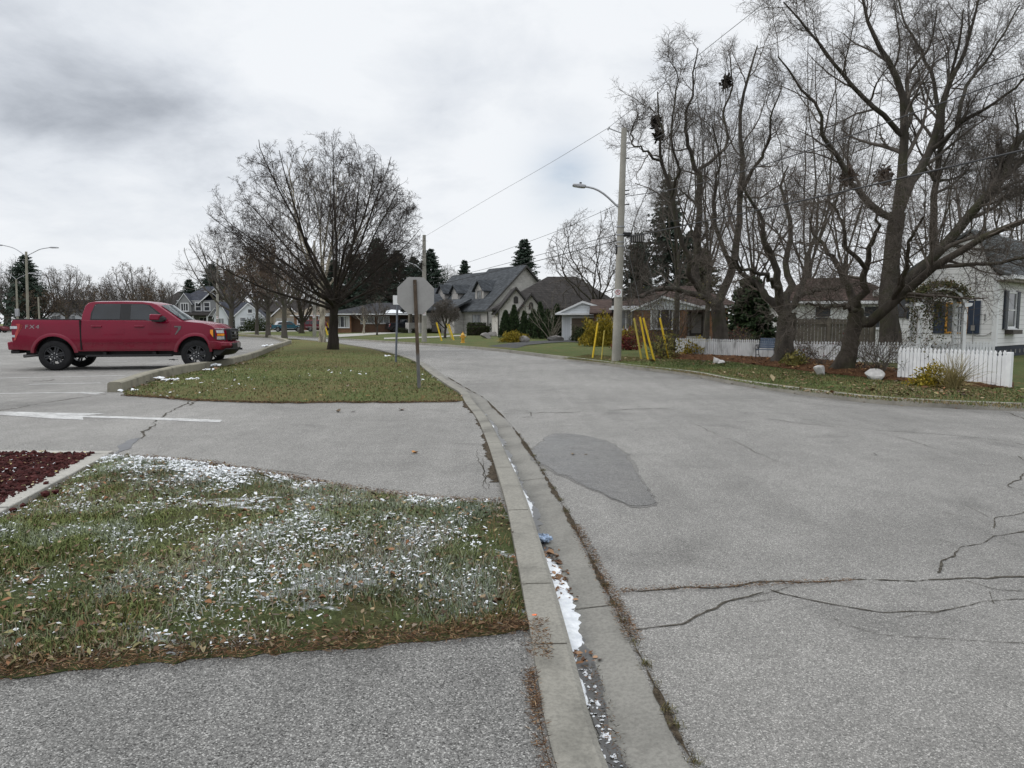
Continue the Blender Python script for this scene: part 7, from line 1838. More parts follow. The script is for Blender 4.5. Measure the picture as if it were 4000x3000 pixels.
# octagonal sign seen from behind
sb = GI(1638, 1515); SY = sb.y
t = thing('stop_sign', 'large octagonal road sign seen from behind on a leaning rusty post', 'road sign', sb)
tp = at(1620.5, 1093, SY) - sb
dirv = tp.normalized()
def along(h): return dirv * h
H_ = tp.length
mb = MB(); a, b_ = Vector((0, 0, -.1)), tp
for (o0, o1) in ((-.032, -.026), (.026, .032)): mb.add([tuple(p + Vector((x, y, 0))) for p in (a, b_) for x, y in ((o0, -.03), (o1, -.03), (o1, .012), (o0, .012))], [(0, 3, 2, 1), (4, 5, 6, 7), (0, 1, 5, 4), (1, 2, 6, 5), (2, 3, 7, 6), (3, 0, 4, 7)])
mb.add([tuple(p + Vector((x, y, 0))) for p in (a, b_) for x, y in ((-.026, -.008), (.026, -.008), (.026, .004), (-.026, .004))], [(0, 3, 2, 1), (4, 5, 6, 7), (0, 1, 5, 4), (1, 2, 6, 5), (2, 3, 7, 6), (3, 0, 4, 7)])
mb.add([tuple(p + Vector((x, y, 0))) for p in (a, b_) for x, y in ((-.032, -.034), (.032, -.034), (.032, -.0305), (-.032, -.0305))], [(0, 3, 2, 1), (4, 5, 6, 7), (0, 1, 5, 4), (1, 2, 6, 5), (2, 3, 7, 6), (3, 0, 4, 7)])
mb.build('post', M['rust'], t)
c = at(1624, 1155, SY + .03) - sb
r8 = .36 / math.cos(R(22.5)); oc = [(c.x + r8 * math.cos(R(22.5 + 45 * k) - R(1.5)), c.z + r8 * math.sin(R(22.5 + 45 * k) - R(1.5))) for k in range(8)]
pn = MB().prism(oc, .016, .020).build('sign_panel', M['signback'], t)
oc2 = [(c.x + (x - c.x) * .94, c.z + (z - c.z) * .94) for x, z in oc]
MB().prism(oc2, .0203, .022).build('red_face', M['sign_r'], pn)
mb = MB()
for py in (1112, 1200): p = along((at(1621, py, SY) - sb).length); mb.tube([p + Vector((0, -.045, 0)), p + Vector((0, .02, 0))], .008, 6)
mb.build('bolt', M['steel'], t)
# second sign
s2 = GI(1546, 1414); Y2 = s2.y
t = thing('road_sign', 'narrow post with a small white sign turned edgewise, left of the octagonal sign', 'road sign', s2)
tp = at(1553, 1157, Y2) - s2
MB().tube([(0, 0, -.1), tp], .034, 4).build('post', M['upost'], t)
MB(Matrix.Translation(at(1551, 1172, Y2 - .04) - s2) @ Matrix.Rotation(R(38), 4, 'Z')).box(-.15, -.003, -.15, .15, 0, .15).build('sign_panel', M['sign_w'], t, bevel=.002)
# yellow guards on the guy wires
def guard(a, b_, label, group, mat='yellow', r=.035, G_=G):
    p = G_(*b_); q = at(a[0], a[1], p.y + .1)
    o = MB().tube([(0, 0, -.05), tuple(q - p)], r, 8).build('guy_guard', M[mat], None, True); o.location = p
    tag(o, label, 'guy guard', group); return p, q
gg = 'yellow guy wire guards beside the near utility pole'
gA = guard((2476.8, 1242.7), (2506.6, 1402), 'first yellow guard right of the utility pole, pale yellow', gg, 'yellow_o', .036)
gB = guard((2499.9, 1237.7), (2532.7, 1405.5), 'second yellow guard right of the utility pole, deep yellow', gg)
gC = guard((2512.8, 1241.4), (2557.6, 1410.5), 'bright yellow guard nearest the kerb, with the taut wire above', gg)
gD = guard((2577.5, 1241.4), (2613.5, 1401), 'yellow guard farthest right, before the leafy shrub', gg, 'yellow', .036)
gE = guard((2335.6, 1260), (2314, 1398.4), 'yellow stake leaning right, left of the utility pole', gg, 'yellow', .034)
gF = guard((2360.9, 1290.6), (2348.7, 1404.5), 'thin dull yellow stake between the golden juniper and the utility pole', gg, 'yellow_o', .022)
g2 = 'yellow guy wire guards on the far lawns'
guard((1705, 1260), (1726, 1331), 'yellow guard leaning left just right of the far utility pole', g2, 'yellow', .06)
guard((1752.6, 1266), (1773, 1328), 'yellow guard beside the small bare street tree', g2, 'yellow', .06)
guard((1744, 1264), (1766, 1324), 'thinner yellow guard behind the one at the bare street tree', g2, 'yellow_o', .045)
guard((1268, 1272), (1281, 1309), 'short yellow guard right of the sycamore trunk', g2, 'yellow', .09)
guard((1278, 1261), (1295.5, 1299), 'longer yellow guard between sycamore and island tree', g2, 'yellow', .09)
# wires
def wire(pts, r, label, mat='wire', n=24, sag=0.0, group='overhead wires', par=False):
    P = catmull3(pts, n) if len(pts) > 2 else np.array([tuple(Vector(pts[0]).lerp(Vector(pts[1]), k / (n - 1))) for k in range(n)])
    if sag: t = np.linspace(0, 1, n); P[:, 2] -= sag * 4 * t * (1 - t)
    o0 = Vector(P[0])
    V, F = tubes((P - P[0])[None], np.full((1, n), r), 5)
    o = npmesh('overhead_wire' if group == 'overhead wires' else 'guy_wire', V, F, M[mat], None, True); o.location = o0
    tag(o, label, 'wire', group); return o
F2 = fb.y
wire([at(2375, 500, UY), at(2130, 648, UY + 11), at(1900, 780, UY + 19), at(1658, 925, F2)], .008, 'topmost thin wire from the near pole top down to the far pole', 'wire_g')
wire([at(2375, 500, UY), at(2530, 378, 23.3), at(2760, 190, 20.3), at(3001, 0, 18.2), at(3190, -150, 16.8)], .008, 'thin wire running up from the near pole top out of the frame', 'wire_g')
wire([at(2428, 792, UY), at(2182, 900, UY + 10), at(1985, 972, UY + 17), at(1787, 1038, UY + 23.5), at(1658, 1074, F2)], .009, 'sagging single wire below the street lamp arm towards the far pole')
wire([at(2424, 912, UY), at(2180, 976, UY + 10), at(1990, 1026, UY + 17), at(1844, 1063, UY + 22), at(1658, 1106, F2)], .012, 'upper of the two cables left of the near pole')
wire([at(2424, 936, UY), at(2250, 980, UY + 7), at(2007, 1042, UY + 17), at(1840, 1082, UY + 22), at(1658, 1122, F2)], .016, 'lower thicker cable left of the near pole', par=True)
wire([at(2446, 767, UY), at(2711, 723, 20.7), at(3123, 600, 16), at(3528, 456, 13.6), at(4000, 289, 11.8), at(4200, 214, 11.2)], .012, 'upper cable crossing the right hand trees')
wire([at(2448, 903, UY), at(2906, 803, 18.2), at(3340, 691, 14.7), at(4000, 521, 11.8), at(4200, 466, 11.2)], .006, 'thin middle cable crossing the right hand trees')
wire([at(2448, 928, UY), at(2906, 832, 18.2), at(3340, 738, 14.7), at(3528, 694, 13.6), at(4000, 586, 11.8), at(4200, 538, 11.2)], .017, 'thick black cable crossing the right hand trees')
wire([at(2446, 600, UY), at(2600, 520, 25), at(2760, 430, 24)], .006, 'thin wire from the near pole into the crooked tree', 'wire_g')
gw = 'guy wires'
wire([gC[1], at(2436, 905, UY)], .007, 'taut guy wire from the bright yellow guard up to the near pole', 'wire_g', group=gw)
wire([gD[1], at(2443, 612, UY)], .006, 'long guy wire from the rightmost yellow guard to the near pole', 'wire_g', group=gw)
wire([gA[1], at(2438, 900, UY)], .005, 'steep guy wire from the pale yellow guard to the near pole', 'wire_g', group=gw)
sp = thing('splice_box', 'black louvered splice box hanging on the thick cable by the near pole', 'cable box', at(2488, 932, UY - .3))
MB().box(-.22, -.09, -.13, .22, .09, .13).build('case', M['plastic'], sp, bevel=.025)
mb = MB()
for k in range(6): mb.box(-.18 + k * .068, -.10, -.11, -.15 + k * .068, -.0905, .10)
mb.build('louvre', M['trim_g'], sp)
for (px, py, ch, lab) in ((2459, 1097, 'R', 'small white tag marked R on a guy wire'), (2552, 1101, 'C', 'small white tag marked C on a guy wire')):
    t = thing('wire_tag', lab, 'tag', at(px, py, UY - .1), 0, 'white tags on the guy wires')
    MB().box(-.032, 0, -.06, .032, .004, .06).build('plate', M['sign_w'], t); textmesh('letter', ch, .10, t, 'ink', (0, -.0015, 0))
# ---------------------------------------------------------------- fences
def picket_fence(label, P, h_, mat='picket', endpost=True, group='white picket fences'):
    P = [Vector((p[0], p[1], H(p[0], p[1]))) for p in P]
    t = thing('picket_fence', label, 'fence', P[0], 0, group)
    for a, b_ in zip(P[:-1], P[1:]):
        L = (b_ - a).xy.length; d = (b_ - a).normalized(); n = max(1, round(L / 2.3))
        ang = math.atan2(d.y, d.x)
        for k in range(n):
            o = a.lerp(b_, k / n) - P[0]; l = L / n
            Mx = Matrix.Translation(o) @ Matrix.Rotation(ang, 4, 'Z')
            mb = MB(Mx); m_ = int(l / .086); rg = np.random.default_rng(k + int(abs(o.x) * 10))
            for j in range(m_):
                x = (j + .5) * l / m_; w_ = .037; hh = h_ + rg.uniform(-.008, .008); dx = rg.uniform(-.003, .003)
                mb.prism([(x - w_, .03), (x + w_, .03), (x + w_ + dx, hh - .12), (x + w_ * .55 + dx, hh - .09), (x + w_ * .85 + dx, hh - .05), (x + dx, hh), (x - w_ * .85 + dx, hh - .05), (x - w_ * .55 + dx, hh - .09), (x - w_ + dx, hh - .12)], -.018, .0)
            mb.build('picket_panel', M[mat], t)
            MB(Mx).box(0.02, .002, h_ * .25, l - .02, .04, h_ * .25 + .08).box(.02, .002, h_ * .72, l - .02, .04, h_ * .72 + .08).build('rail', M[mat], t)
            MB(Mx).box(-.045, .042, -.2, .045, .13, h_ - .08).build('post', M[mat], t)
    if endpost:
        o = P[-1] - P[0]; MB(Matrix.Translation(o) @ Matrix.Rotation(ang, 4, 'Z')).box(.004, -.05, -.2, .10, .045, h_ - .03).build('post', M[mat], t, bevel=.008)
    return t
fa_ = [at(2640, 1300, 27.9).xy, at(2862, 1300, 26.0).xy, at(3024, 1300, 24.4).xy]
picket_fence('weathered greyish picket fence beyond the forked trunk, left of the bench', fa_, .72, 'picket_old', False)
picket_fence('white picket fence running behind the two gnarled trunks', [at(3024, 1300, 24.4).xy, at(3290, 1300, 23.4).xy, at(3640, 1300, 22.2).xy], .70, 'picket', False)
picket_fence('bright white picket fence nearest the camera, ending at the right', [at(3515, 1300, 16.3).xy, at(3940, 1300, 14.25).xy], .75, 'picket', True)
picket_fence('short white picket fence beside the arbor and the cottage wall', [at(3655, 1300, 23.2).xy, at(3890, 1300, 22.6).xy], .72, 'picket', False)
# garden arbor with a climber
ap = Vector((at(3660, 1290, 22.6).x, 22.6, .18))
t = thing('garden_arbor', 'white arched garden arbor overgrown with a climbing vine before the cottage', 'arbor', ap, R(-6))
aw, ad, ah = .66, .30, 1.72
for sx in (-1, 1):
    for sy in (-1, 1): MB().box(sx * aw - .05, sy * ad - .05, -.1, sx * aw + .05, sy * ad + .05, ah).build('post', M['trim_w'], t, bevel=.006)
    mb = MB()
    for k in range(1, 4): mb.box(sx * aw - .012, -ad + k * ad * .5 - .015, .05, sx * aw + .012, -ad + k * ad * .5 + .015, ah)
    for k in range(8): mb.box(sx * aw - .026, -ad + .05, .15 + k * .2, sx * aw - .0125, ad - .05, .18 + k * .2)
    mb.build('trellis', M['trim_w'], t)
    mb = MB(); mb.prism([(sx * (aw - .05), ah + .002), (sx * (aw + .16), ah + .06), (sx * (aw + .18), ah + .14), (sx * (aw - .05), ah + .18)], -ad - .08, -ad + .04).prism([(sx * (aw - .05), ah + .002), (sx * (aw + .16), ah + .06), (sx * (aw + .18), ah + .14), (sx * (aw - .05), ah + .18)], ad - .04, ad + .08); mb.build('bracket', M['trim_w'], t)
mb = MB()
for sy in (-1, 1):
    o1, i1 = arc(0, ah + .1, aw + .04, 0, 180, 16), arc(0, ah + .1, aw - .06, 0, 180, 16)
    o1 = [(x, ah + .1 + (z - ah - .1) * .78) for x, z in o1]; i1 = [(x, ah + .1 + (z - ah - .1) * .78) for x, z in i1]
    for k in range(16): mb.prism([o1[k], o1[k + 1], i1[k + 1], i1[k]], sy * ad - .03, sy * ad + .03)
for k in range(1, 12):
    a = math.pi * k / 12; x, z = (aw + .05) * math.cos(a), ah + .1 + (aw + .05) * .78 * math.sin(a); mb.box(x - .02, -ad - .1, z, x + .02, ad + .1, z + .03)
mb.build('arch', M['trim_w'], t)
rng = np.random.default_rng(5)
a = np.concatenate([rng.uniform(.2, 2.95, 2600), rng.normal(1.1, .4, 900)]); rr_ = aw + .0 + np.abs(rng.normal(0, .13, len(a)))
C1 = np.stack([rr_ * np.cos(a), rng.uniform(-ad - .12, ad + .12, len(a)), ah + .12 + rr_ * .78 * np.sin(a)], 1)
C2 = np.stack([rng.normal(-.25, .30, 1300), rng.normal(-ad, .12, 1300), ah + .55 - np.abs(rng.normal(0, .62, 1300))], 1); C2 = C2[C2[:, 2] > .3]
C3 = np.stack([-aw + rng.normal(0, .08, 350), rng.uniform(-ad, ad, 350), rng.uniform(.2, ah, 350)], 1)
vn = thing('climbing_vine', 'green and brown climbing vine trailing over the white garden arbor', 'vine', ap, R(-6))
V, F = quads(rng, np.concatenate([C1, C2, C3]), rng.uniform(.05, .11, len(C1) + len(C2) + len(C3)), .05); npmesh('foliage', V, F, M['vine'], vn)
n = 60; S = np.stack([rng.normal(-.35, .3, n), rng.normal(-ad, .1, n), rng.uniform(ah - .2, ah + .5, n)], 1)
P, Rr, L = strands(rng, S, rdir(rng, n) * .5 + np.array([0, 0, -.8]), rng.uniform(.5, 1.5, n), np.full(n, .007), np.full(n, .003), 8, .25, -.1); V, F = tubes(P, Rr, 3); npmesh('stem', V, F, M['twig_brown'], vn)
# bench
bp = GB(3022, 1396); bp.y = 23.5; bp.x = at(3012, 1300, 23.5).x
t = thing('park_bench', 'blue slatted bench with cast iron sides half hidden behind the hollow trunk', 'bench', bp, R(-38)); t.scale = (.72,) * 3
mb = MB()
for k in range(4): mb.box(-.62, -.22 + k * .105, .40, .62, -.135 + k * .105, .425)
mb.build('seat', M['bench_b'], t, bevel=.005)
mb = MB()
for k in range(5): mb.add([(-.62, .20 + k * .035, .48 + k * .095), (.62, .20 + k * .035, .48 + k * .095), (.62, .225 + k * .035, .56 + k * .095), (-.62, .225 + k * .035, .56 + k * .095), (-.62, .22 + k * .035, .475 + k * .095), (.62, .22 + k * .035, .475 + k * .095), (.62, .245 + k * .035, .555 + k * .095), (-.62, .245 + k * .035, .555 + k * .095)], [(0, 1, 2, 3), (7, 6, 5, 4), (0, 4, 5, 1), (3, 2, 6, 7), (0, 3, 7, 4), (1, 5, 6, 2)])
mb.build('backrest', M['bench_b'], t)
for sx in (-.6, .6):
    mb = MB()
    for pts in ([(sx, -.24, .02), (sx, -.20, .2), (sx, -.25, .39)], [(sx, .34, .02), (sx, .20, .2), (sx, .16, .40), (sx, .24, .6), (sx, .38, .95)], [(sx, -.25, .39), (sx, .18, .39)], [(sx, -.25, .38), (sx, -.27, .60), (sx, .0, .63), (sx, .26, .60)], [(sx, -.14, .40), (sx, -.05, .5), (sx, -.12, .61)], [(sx, .05, .40), (sx, .1, .5), (sx, .05, .62)], [(sx, -.2, .16), (sx, .2, .16)]): mb.tube(catmull3(pts, 8), .017, 6)
    mb.build('side_frame', M['iron'], t, True)
# rocks
def rock(px, py, w_, h_, d_r, label, mat='quartz', seed=1, G_=G, group='white rocks in the mulch bed', dz=.0):
    rng = np.random.default_rng(seed); p = (G_ if group != 'white rocks in the mulch bed' else GB)(px, py)
    bm = bmesh.new(); bmesh.ops.create_icosphere(bm, subdivisions=3, radius=1)
    ns = rng.normal(0, 1, (7, 3)); ns /= np.linalg.norm(ns, axis=1)[:, None]; lim = rng.uniform(.25, .6, 7)
    for v in bm.verts:
        c = np.array(v.co)
        for k in range(7):
            dd = c @ ns[k]
            if dd > lim[k]: c = c - ns[k] * (dd - lim[k]) * .9
        c = c * (1 + rng.normal(0, .01))
        v.co = Vector((c[0] * w_ * .60, c[1] * d_r * .6, c[2] * h_ * .72 + h_ * .30))
    me = bpy.data.meshes.new('rock'); bm.to_mesh(me); bm.free(); me.materials.append(M[mat])
    o = link(bpy.data.objects.new('rock', me)); o.location = p + Vector((0, 0, dz)); o.rotation_euler = (0, 0, rng.uniform(-.4, .4)); tag(o, label, 'rock', group); return o
rock(2797, 1404, .36, .22, .3, 'white rock at the foot of the forked trunk', seed=1); rock(2818, 1406, .20, .13, .2, 'small white rock touching the one at the forked trunk', seed=2)
rock(3202, 1445, .36, .24, .3, 'tilted pale rock between the two gnarled trunks', seed=3); rock(3410, 1478, .46, .26, .34, 'largest white rock, before the fan shaped bare shrub', seed=5)
rock(2047, 1337, .75, .5, .6, 'grey boulder beside the flat golden juniper', 'fieldstone', 6, group='boulders in the gardens', dz=0); rock(2163, 1332, 1.3, .4, .7, 'long low boulder under the vase shaped shrub', 'fieldstone', 7, group='boulders in the gardens', dz=0)
rock(1890, 1308, 1.2, .5, .8, 'flat boulder before the red barberry', 'fieldstone', 8, group='boulders in the gardens', dz=0); rock(1935, 1313, 1.5, .5, .9, 'wide flat boulder right of the red barberry', 'fieldstone', 9, group='boulders in the gardens', dz=0); rock(1898, 1322, .9, .5, .7, 'lone boulder on the lawn near the hydrant', 'fieldstone', 10, group='boulders in the gardens', dz=0)
# hydrant
hp = G(1808, 1339)
t = thing('fire_hydrant', 'yellow fire hydrant standing on the lawn near the kerb', 'fire hydrant', hp); t.scale = (.95,) * 3
MB().lathe([(.17, -.05), (.17, .03), (.12, .05), (.115, .48), (.14, .50), (.14, .54), (.12, .56), (.09, .66), (.04, .71), (.001, .72)], 16).build('barrel', M['hyd'], t, True)
MB().tube([(-.21, 0, .42), (.21, 0, .42)], .055, 10).build('hose_outlet', M['hyd'], t, True)
MB().tube([(0, -.1, .36), (0, -.22, .36)], .075, 10).build('pumper_outlet', M['hyd'], t, True)
MB().lathe([(.03, .715), (.03, .79), (.001, .79)], 6).build('operating_nut', M['hyd'], t)
# bits on the far lawns
p_ = G(1388, 1287.5); o = leafy('rubbish_bag', 'blue plastic bag lying on the lawn of the dark roofed bungalow', p_, (.6, .4, .2), 10, .2, .1, 'teal', 3, 'bag') if False else None
mb = MB(Matrix.Translation((0, 0, 0))); mb.lathe([(.001, .32), (.2, .30), (.42, .18), (.5, .05), (.4, 0)], 9); o = mb.build('plastic_bag', simple('blue_bag', (.05, .16, .34), .5, var=.2), None, True); o.location = p_; o.scale = (1.2, .8, 1); tag(o, 'blue plastic bag lying on the lawn of the dark roofed bungalow', 'bag')
mb = MB(); mb.lathe([(.001, .22), (.3, .20), (.7, .10), (.9, 0)], 9); o = mb.build('plastic_sheet', M['trim_w'], None, True); o.location = G(1350, 1288); o.scale = (1.6, .7, 1); tag(o, 'crumpled white sheet lying on the lawn beside the blue bag', 'sheet')
# ---------------------------------------------------------------- near ground cover
def fbm(x, y, seed, f0=1.0, oct_=4):
    rng = np.random.default_rng(seed); out = np.zeros(len(x)); amp = 1.0
    for o_ in range(oct_):
        for k in range(4):
            a = rng.uniform(0, 6.28); ph = rng.uniform(0, 6.28); f = f0 * 2 ** o_ * rng.uniform(.7, 1.4)
            out += amp * .5 * np.sin((x * math.cos(a) + y * math.sin(a)) * f + ph)
        amp *= .62
    return out
def vcol_mat(name, rough=.85, spec=.2, trans=0.0):
    b = NB(name); a = b.n("ShaderNodeVertexColor"); a.layer_name = 'tint'
    if trans: b.b.inputs['Subsurface Weight'].default_value = trans
    return b.set(a.outputs[0], rough, spec=spec)
def tint(o, c):                       # each blade or leaf keeps its own colour
    me = o.data; at_ = me.color_attributes.new('tint', 'FLOAT_COLOR', 'POINT')
    at_.data.foreach_set('color', np.column_stack([c, np.ones(len(c))]).astype(np.float32).ravel())
M['blade'] = vcol_mat('grass_blade', .75, .2); M['leaf'] = vcol_mat('fallen_leaf', .8, .2)
def scatter(poly, n, rng, m=0.0):
    a = np.array(poly); x0, y0 = a.min(0); x1, y1 = a.max(0)
    out = np.zeros((0, 2))
    while len(out) < n:
        p = np.stack([rng.uniform(x0, x1, n), rng.uniform(y0, y1, n)], 1); out = np.concatenate([out, p[inside(p, a)]])
    return out[:n]
def visible(p, mxu=.80, y0=1.9): return (np.abs(p[:, 0]) < p[:, 1] * mxu + .4) & (p[:, 1] > y0)
def blades(name, xy, z, hgt, wd, colr, rng, lean=.6, kind='stuff'):
    n = len(xy); az = rng.uniform(0, 6.28, n); ln = np.abs(rng.normal(0, lean, n)) + .15
    base = np.column_stack([xy, z]); side = np.stack([-np.sin(az), np.cos(az), np.zeros(n)], 1) * (wd / 2)[:, None]
    dirn = np.stack([np.cos(az) * np.sin(ln), np.sin(az) * np.sin(ln), np.cos(ln)], 1)
    dir2 = np.stack([np.cos(az) * np.sin(ln * 1.9), np.sin(az) * np.sin(ln * 1.9), np.cos(ln * 1.9)], 1)
    mid = base + dirn * (hgt * .55)[:, None]; tip = mid + dir2 * (hgt * .5)[:, None]
    V = np.stack([base - side, base + side, mid + side * .8, mid - side * .8, tip], 1).reshape(-1, 3)
    i = np.arange(n)[:, None] * 5
    F4 = i + np.array([[0, 1, 2, 3]]); F3 = i + np.array([[3, 2, 4]])
    o = npmesh(name, V, [F4, F3], M['blade']); tint(o, np.repeat(colr, 5, 0)); o['kind'] = kind
    return o
rng = np.random.default_rng(101)
p = scatter(patchpoly, 210000, rng); p = p[visible(p)]
ed = edged(p, PA)
dens = np.clip(.45 + .42 * fbm(p[:, 0], p[:, 1], 3, 3.0), .08, 1) * np.clip(ed / .14, .04, 1)
p = p[rng.random(len(p)) < dens]; ed = edged(p, PA); n = len(p)
g = np.clip(.5 + .35 * fbm(p[:, 0], p[:, 1], 7, 2.2) + rng.normal(0, .22, n), 0, 1)[:, None]
colr = (1 - g) * np.array([[.066, .088, .026]]) + g * np.array([[.185, .212, .074]])
dry = rng.random(n) < np.clip(.20 + .16 * fbm(p[:, 0], p[:, 1], 9, 2.0) + .5 * (ed < .12), 0, .9)
colr[dry] = np.array([.17, .12, .055]) * rng.uniform(.45, 1.25, (dry.sum(), 1))
fz = .12 + .16 * fbm(p[:, 0], p[:, 1], 33, 9, 3) + .14 * fbm(p[:, 0] * 1.0, p[:, 1] * 1.3, 21, 1.5, 4) + .42 * np.exp(-(edged(p, np.vstack([B0, B0[::-1]])) / .8) ** 2) + .10 * np.exp(-((p[:, 0] + p[:, 1] * .28 + .35) / .6) ** 2)
fz = np.clip(fz, 0, .8) * rng.uniform(.1, 1.2, n) ; fz = np.clip(fz, 0, .85)[:, None]
colr = colr * (1 - fz) + np.array([[.52, .55, .57]]) * fz                  # rime and thin snow on the blades
blades('grass', p, zpatch(p[:, 0], p[:, 1]) - .004, rng.uniform(.018, .062, n), rng.uniform(.0035, .008, n), colr, rng, .75)
# thin snow caught in the grass: flakes and crusts
def snowy(p): return fbm(p[:, 0] * 1.0, p[:, 1] * 1.3, 21, 1.5, 4)
def flakes(name, C, s_, rng, k=7, flat_=.55, thick=.3):
    n = len(C); a = np.arange(k) * 2 * np.pi / k
    rad = s_[:, None] * rng.uniform(.45, 1.25, (n, k)); st = rng.uniform(.6, 1.6, n)[:, None]; th = rng.uniform(0, 6.28, n)[:, None]
    x, y = rad * np.cos(a) * st, rad * np.sin(a) / st
    X, Y = x * np.cos(th) - y * np.sin(th), x * np.sin(th) + y * np.cos(th)
    tx, ty = rng.normal(0, .25, (n, 1)), rng.normal(0, .25, (n, 1))
    ring = np.stack([C[:, :1] + X, C[:, 1:2] + Y, C[:, 2:3] + X * tx + Y * ty], -1)
    inner = np.stack([C[:, :1] + X * .6, C[:, 1:2] + Y * .6, C[:, 2:3] + (X * tx + Y * ty) * .6 + s_[:, None] * thick * rng.uniform(.5, 1, (n, k))], -1)
    V = np.concatenate([ring, inner], 1).reshape(-1, 3)
    i = (np.arange(n) * 2 * k)[:, None, None]; j = np.arange(k)[None, :, None]; j2 = (j + 1) % k
    F = np.concatenate([i + j, i + j2, i + k + j2, i + k + j], -1).reshape(-1, 4)
    cap = (np.arange(n) * 2 * k)[:, None] + k + np.arange(k)[None]
    o = npmesh(name, V, [F, cap], M['snow'], smooth=True); o['kind'] = 'stuff'; return o
q = scatter(patchpoly, 85000, rng); q = q[visible(q)]; e2 = edged(q, PA)
back = np.clip((q[:, 1] - 3.4) / 3.0, 0, 1)
fine = fbm(q[:, 0], q[:, 1], 33, 9, 3); wide = snowy(q)
rim = np.exp(-(edged(q, np.vstack([B0, B0[::-1]])) / .75) ** 2)
pr_ = .03 + .085 * fine + .05 * wide + .06 * np.exp(-((q[:, 0] + q[:, 1] * .28 + .35) / .55) ** 2) + .34 * rim * np.clip(.45 + .5 * wide + .5 * fine, 0, 1.3)
pr_ = np.clip(pr_, .006, .75) * (e2 > .05)
q = q[rng.random(len(q)) < pr_]; n = len(q)
print('flakes', n)
sz = rng.lognormal(math.log(.0046), .5, n) * (1 + .9 * np.clip((q[:, 1] - 3.2) / 3, 0, 1))
flakes('snow', np.column_stack([q, zpatch(q[:, 0], q[:, 1]) + rng.uniform(.006, .034, n)]), np.minimum(sz, .0115 + .004 * np.clip(q[:, 1] - 3.5, 0, 3)), rng)
# fallen leaves
def leaves(name, xy, z, size, rng, cols, curl=.5, kind='stuff'):
    n = len(xy); th = rng.uniform(0, 6.28, n); c, s2 = np.cos(th), np.sin(th)
    # a small curled leaf: six rim points round a midrib
    shape = np.array([(-.5, 0), (-.28, .26), (.10, .30), (.5, 0), (.10, -.30), (-.28, -.26), (0, 0)])
    L = shape[None] * size[:, None, None] * rng.uniform(.7, 1.3, (n, 7, 1))
    L[:, :, 1] *= rng.uniform(.55, 1.2, n)[:, None]
    X = L[..., 0] * c[:, None] - L[..., 1] * s2[:, None]; Y = L[..., 0] * s2[:, None] + L[..., 1] * c[:, None]
    cu = rng.uniform(-.2, 1, n)[:, None] * curl
    Z = np.abs(L[..., 1]) * cu * 1.6 + np.abs(L[..., 0]) * cu * .6 * rng.uniform(-.3, 1, (n, 1)) + X * rng.normal(0, .22, (n, 1)) + Y * rng.normal(0, .22, (n, 1))
    Z -= Z.min(1, keepdims=True)
    V = np.stack([xy[:, :1] + X, xy[:, 1:2] + Y, np.asarray(z)[:, None] + Z + .002], -1).reshape(-1, 3)
    i = (np.arange(n) * 7)[:, None]
    F = np.concatenate([i + np.array([[6, k, (k + 1) % 6]]) for k in range(6)])
    o = npmesh(name, V, F, M['leaf'], smooth=True)
    cc = np.array(cols)[rng.integers(0, len(cols), n)] * rng.uniform(.55, 1.25, (n, 1)); tint(o, np.repeat(cc, 7, 0)); o['kind'] = kind
    return o
LC = [(.17, .115, .07), (.13, .08, .045), (.24, .18, .11), (.27, .22, .13), (.09, .055, .035), (.19, .17, .08), (.20, .10, .05), (.15, .12, .09)]
q = scatter(patchpoly, 9000, rng); q = q[visible(q)]; pr_ = np.clip(.60 - .10 * (q[:, 1] - 3) + .2 * fbm(q[:, 0], q[:, 1], 55, 3), .05, .8); q = q[rng.random(len(q)) < pr_]; n = len(q)
print('leaves', n)
leaves('fallen_leaves', q, zpatch(q[:, 0], q[:, 1]) + rng.uniform(.012, .04, n), np.minimum(rng.lognormal(math.log(.021), .45, n), .042), rng, LC, .9)
# bare soil and dead needles along the front edge of the patch
def fringe(name, curve, lo, hi, n, rng, cols, ln=(.02, .06), z=None, wd=.002):
    k = rng.integers(0, len(curve) - 1, n); f = rng.random(n)[:, None]
    base = curve[k] * (1 - f) + curve[k + 1] * f; nn = offs(curve, 1.0) - curve
    xy = base + nn[k] * (lo + (hi - lo) * rng.beta(1.3, 2.2, n))[:, None]
    zz = np.full(n, z) if z is not None else zpatch(xy[:, 0], xy[:, 1])
    az = rng.uniform(0, 6.28, n); L = rng.uniform(*ln, n)
    Dv = np.stack([np.cos(az), np.sin(az), rng.uniform(-.05, .35, n)], 1)
    V, F = quads(rng, np.column_stack([xy, zz + rng.uniform(.002, .014, n)]), L, np.full(n, wd), Dv)
    o = npmesh(name, V, F, M['leaf']); cc = np.array(cols)[rng.integers(0, len(cols), n)] * rng.uniform(.5, 1.3, (n, 1)); tint(o, np.repeat(cc, 4, 0)); o['kind'] = 'stuff'; return o
DD = [(.06, .05, .035), (.04, .035, .028), (.10, .08, .05)]
DC = [(.12, .06, .03), (.18, .10, .05), (.08, .045, .025), (.24, .16, .09), (.05, .03, .02)]
sdn = 1.0 if (offs(F0, .1) - F0)[5][1] > 0 else -1.0
fringe('dead_needles', F0, -.05 * sdn, .20 * sdn, 6500, rng, DC, (.012, .05), LZ + .02, .0035)
fringe('dead_needles', B0, -.06, .10, 3500, rng, DC, (.012, .05), LZ + .012, .004)
kc = np.array([p for p in KF if 1.6 < p[1] < 9.0])
fringe('dead_needles', offs(kc, -.293), -.02, .03, 1500, rng, DD, (.006, .025), .008, .003)
kc4 = np.array([p for p in KF if 3.0 < p[1] < 5.2]); fringe('dead_needles', offs(kc4, -.30), -.04, .05, 1900, rng, DC, (.006, .03), .008, .003)
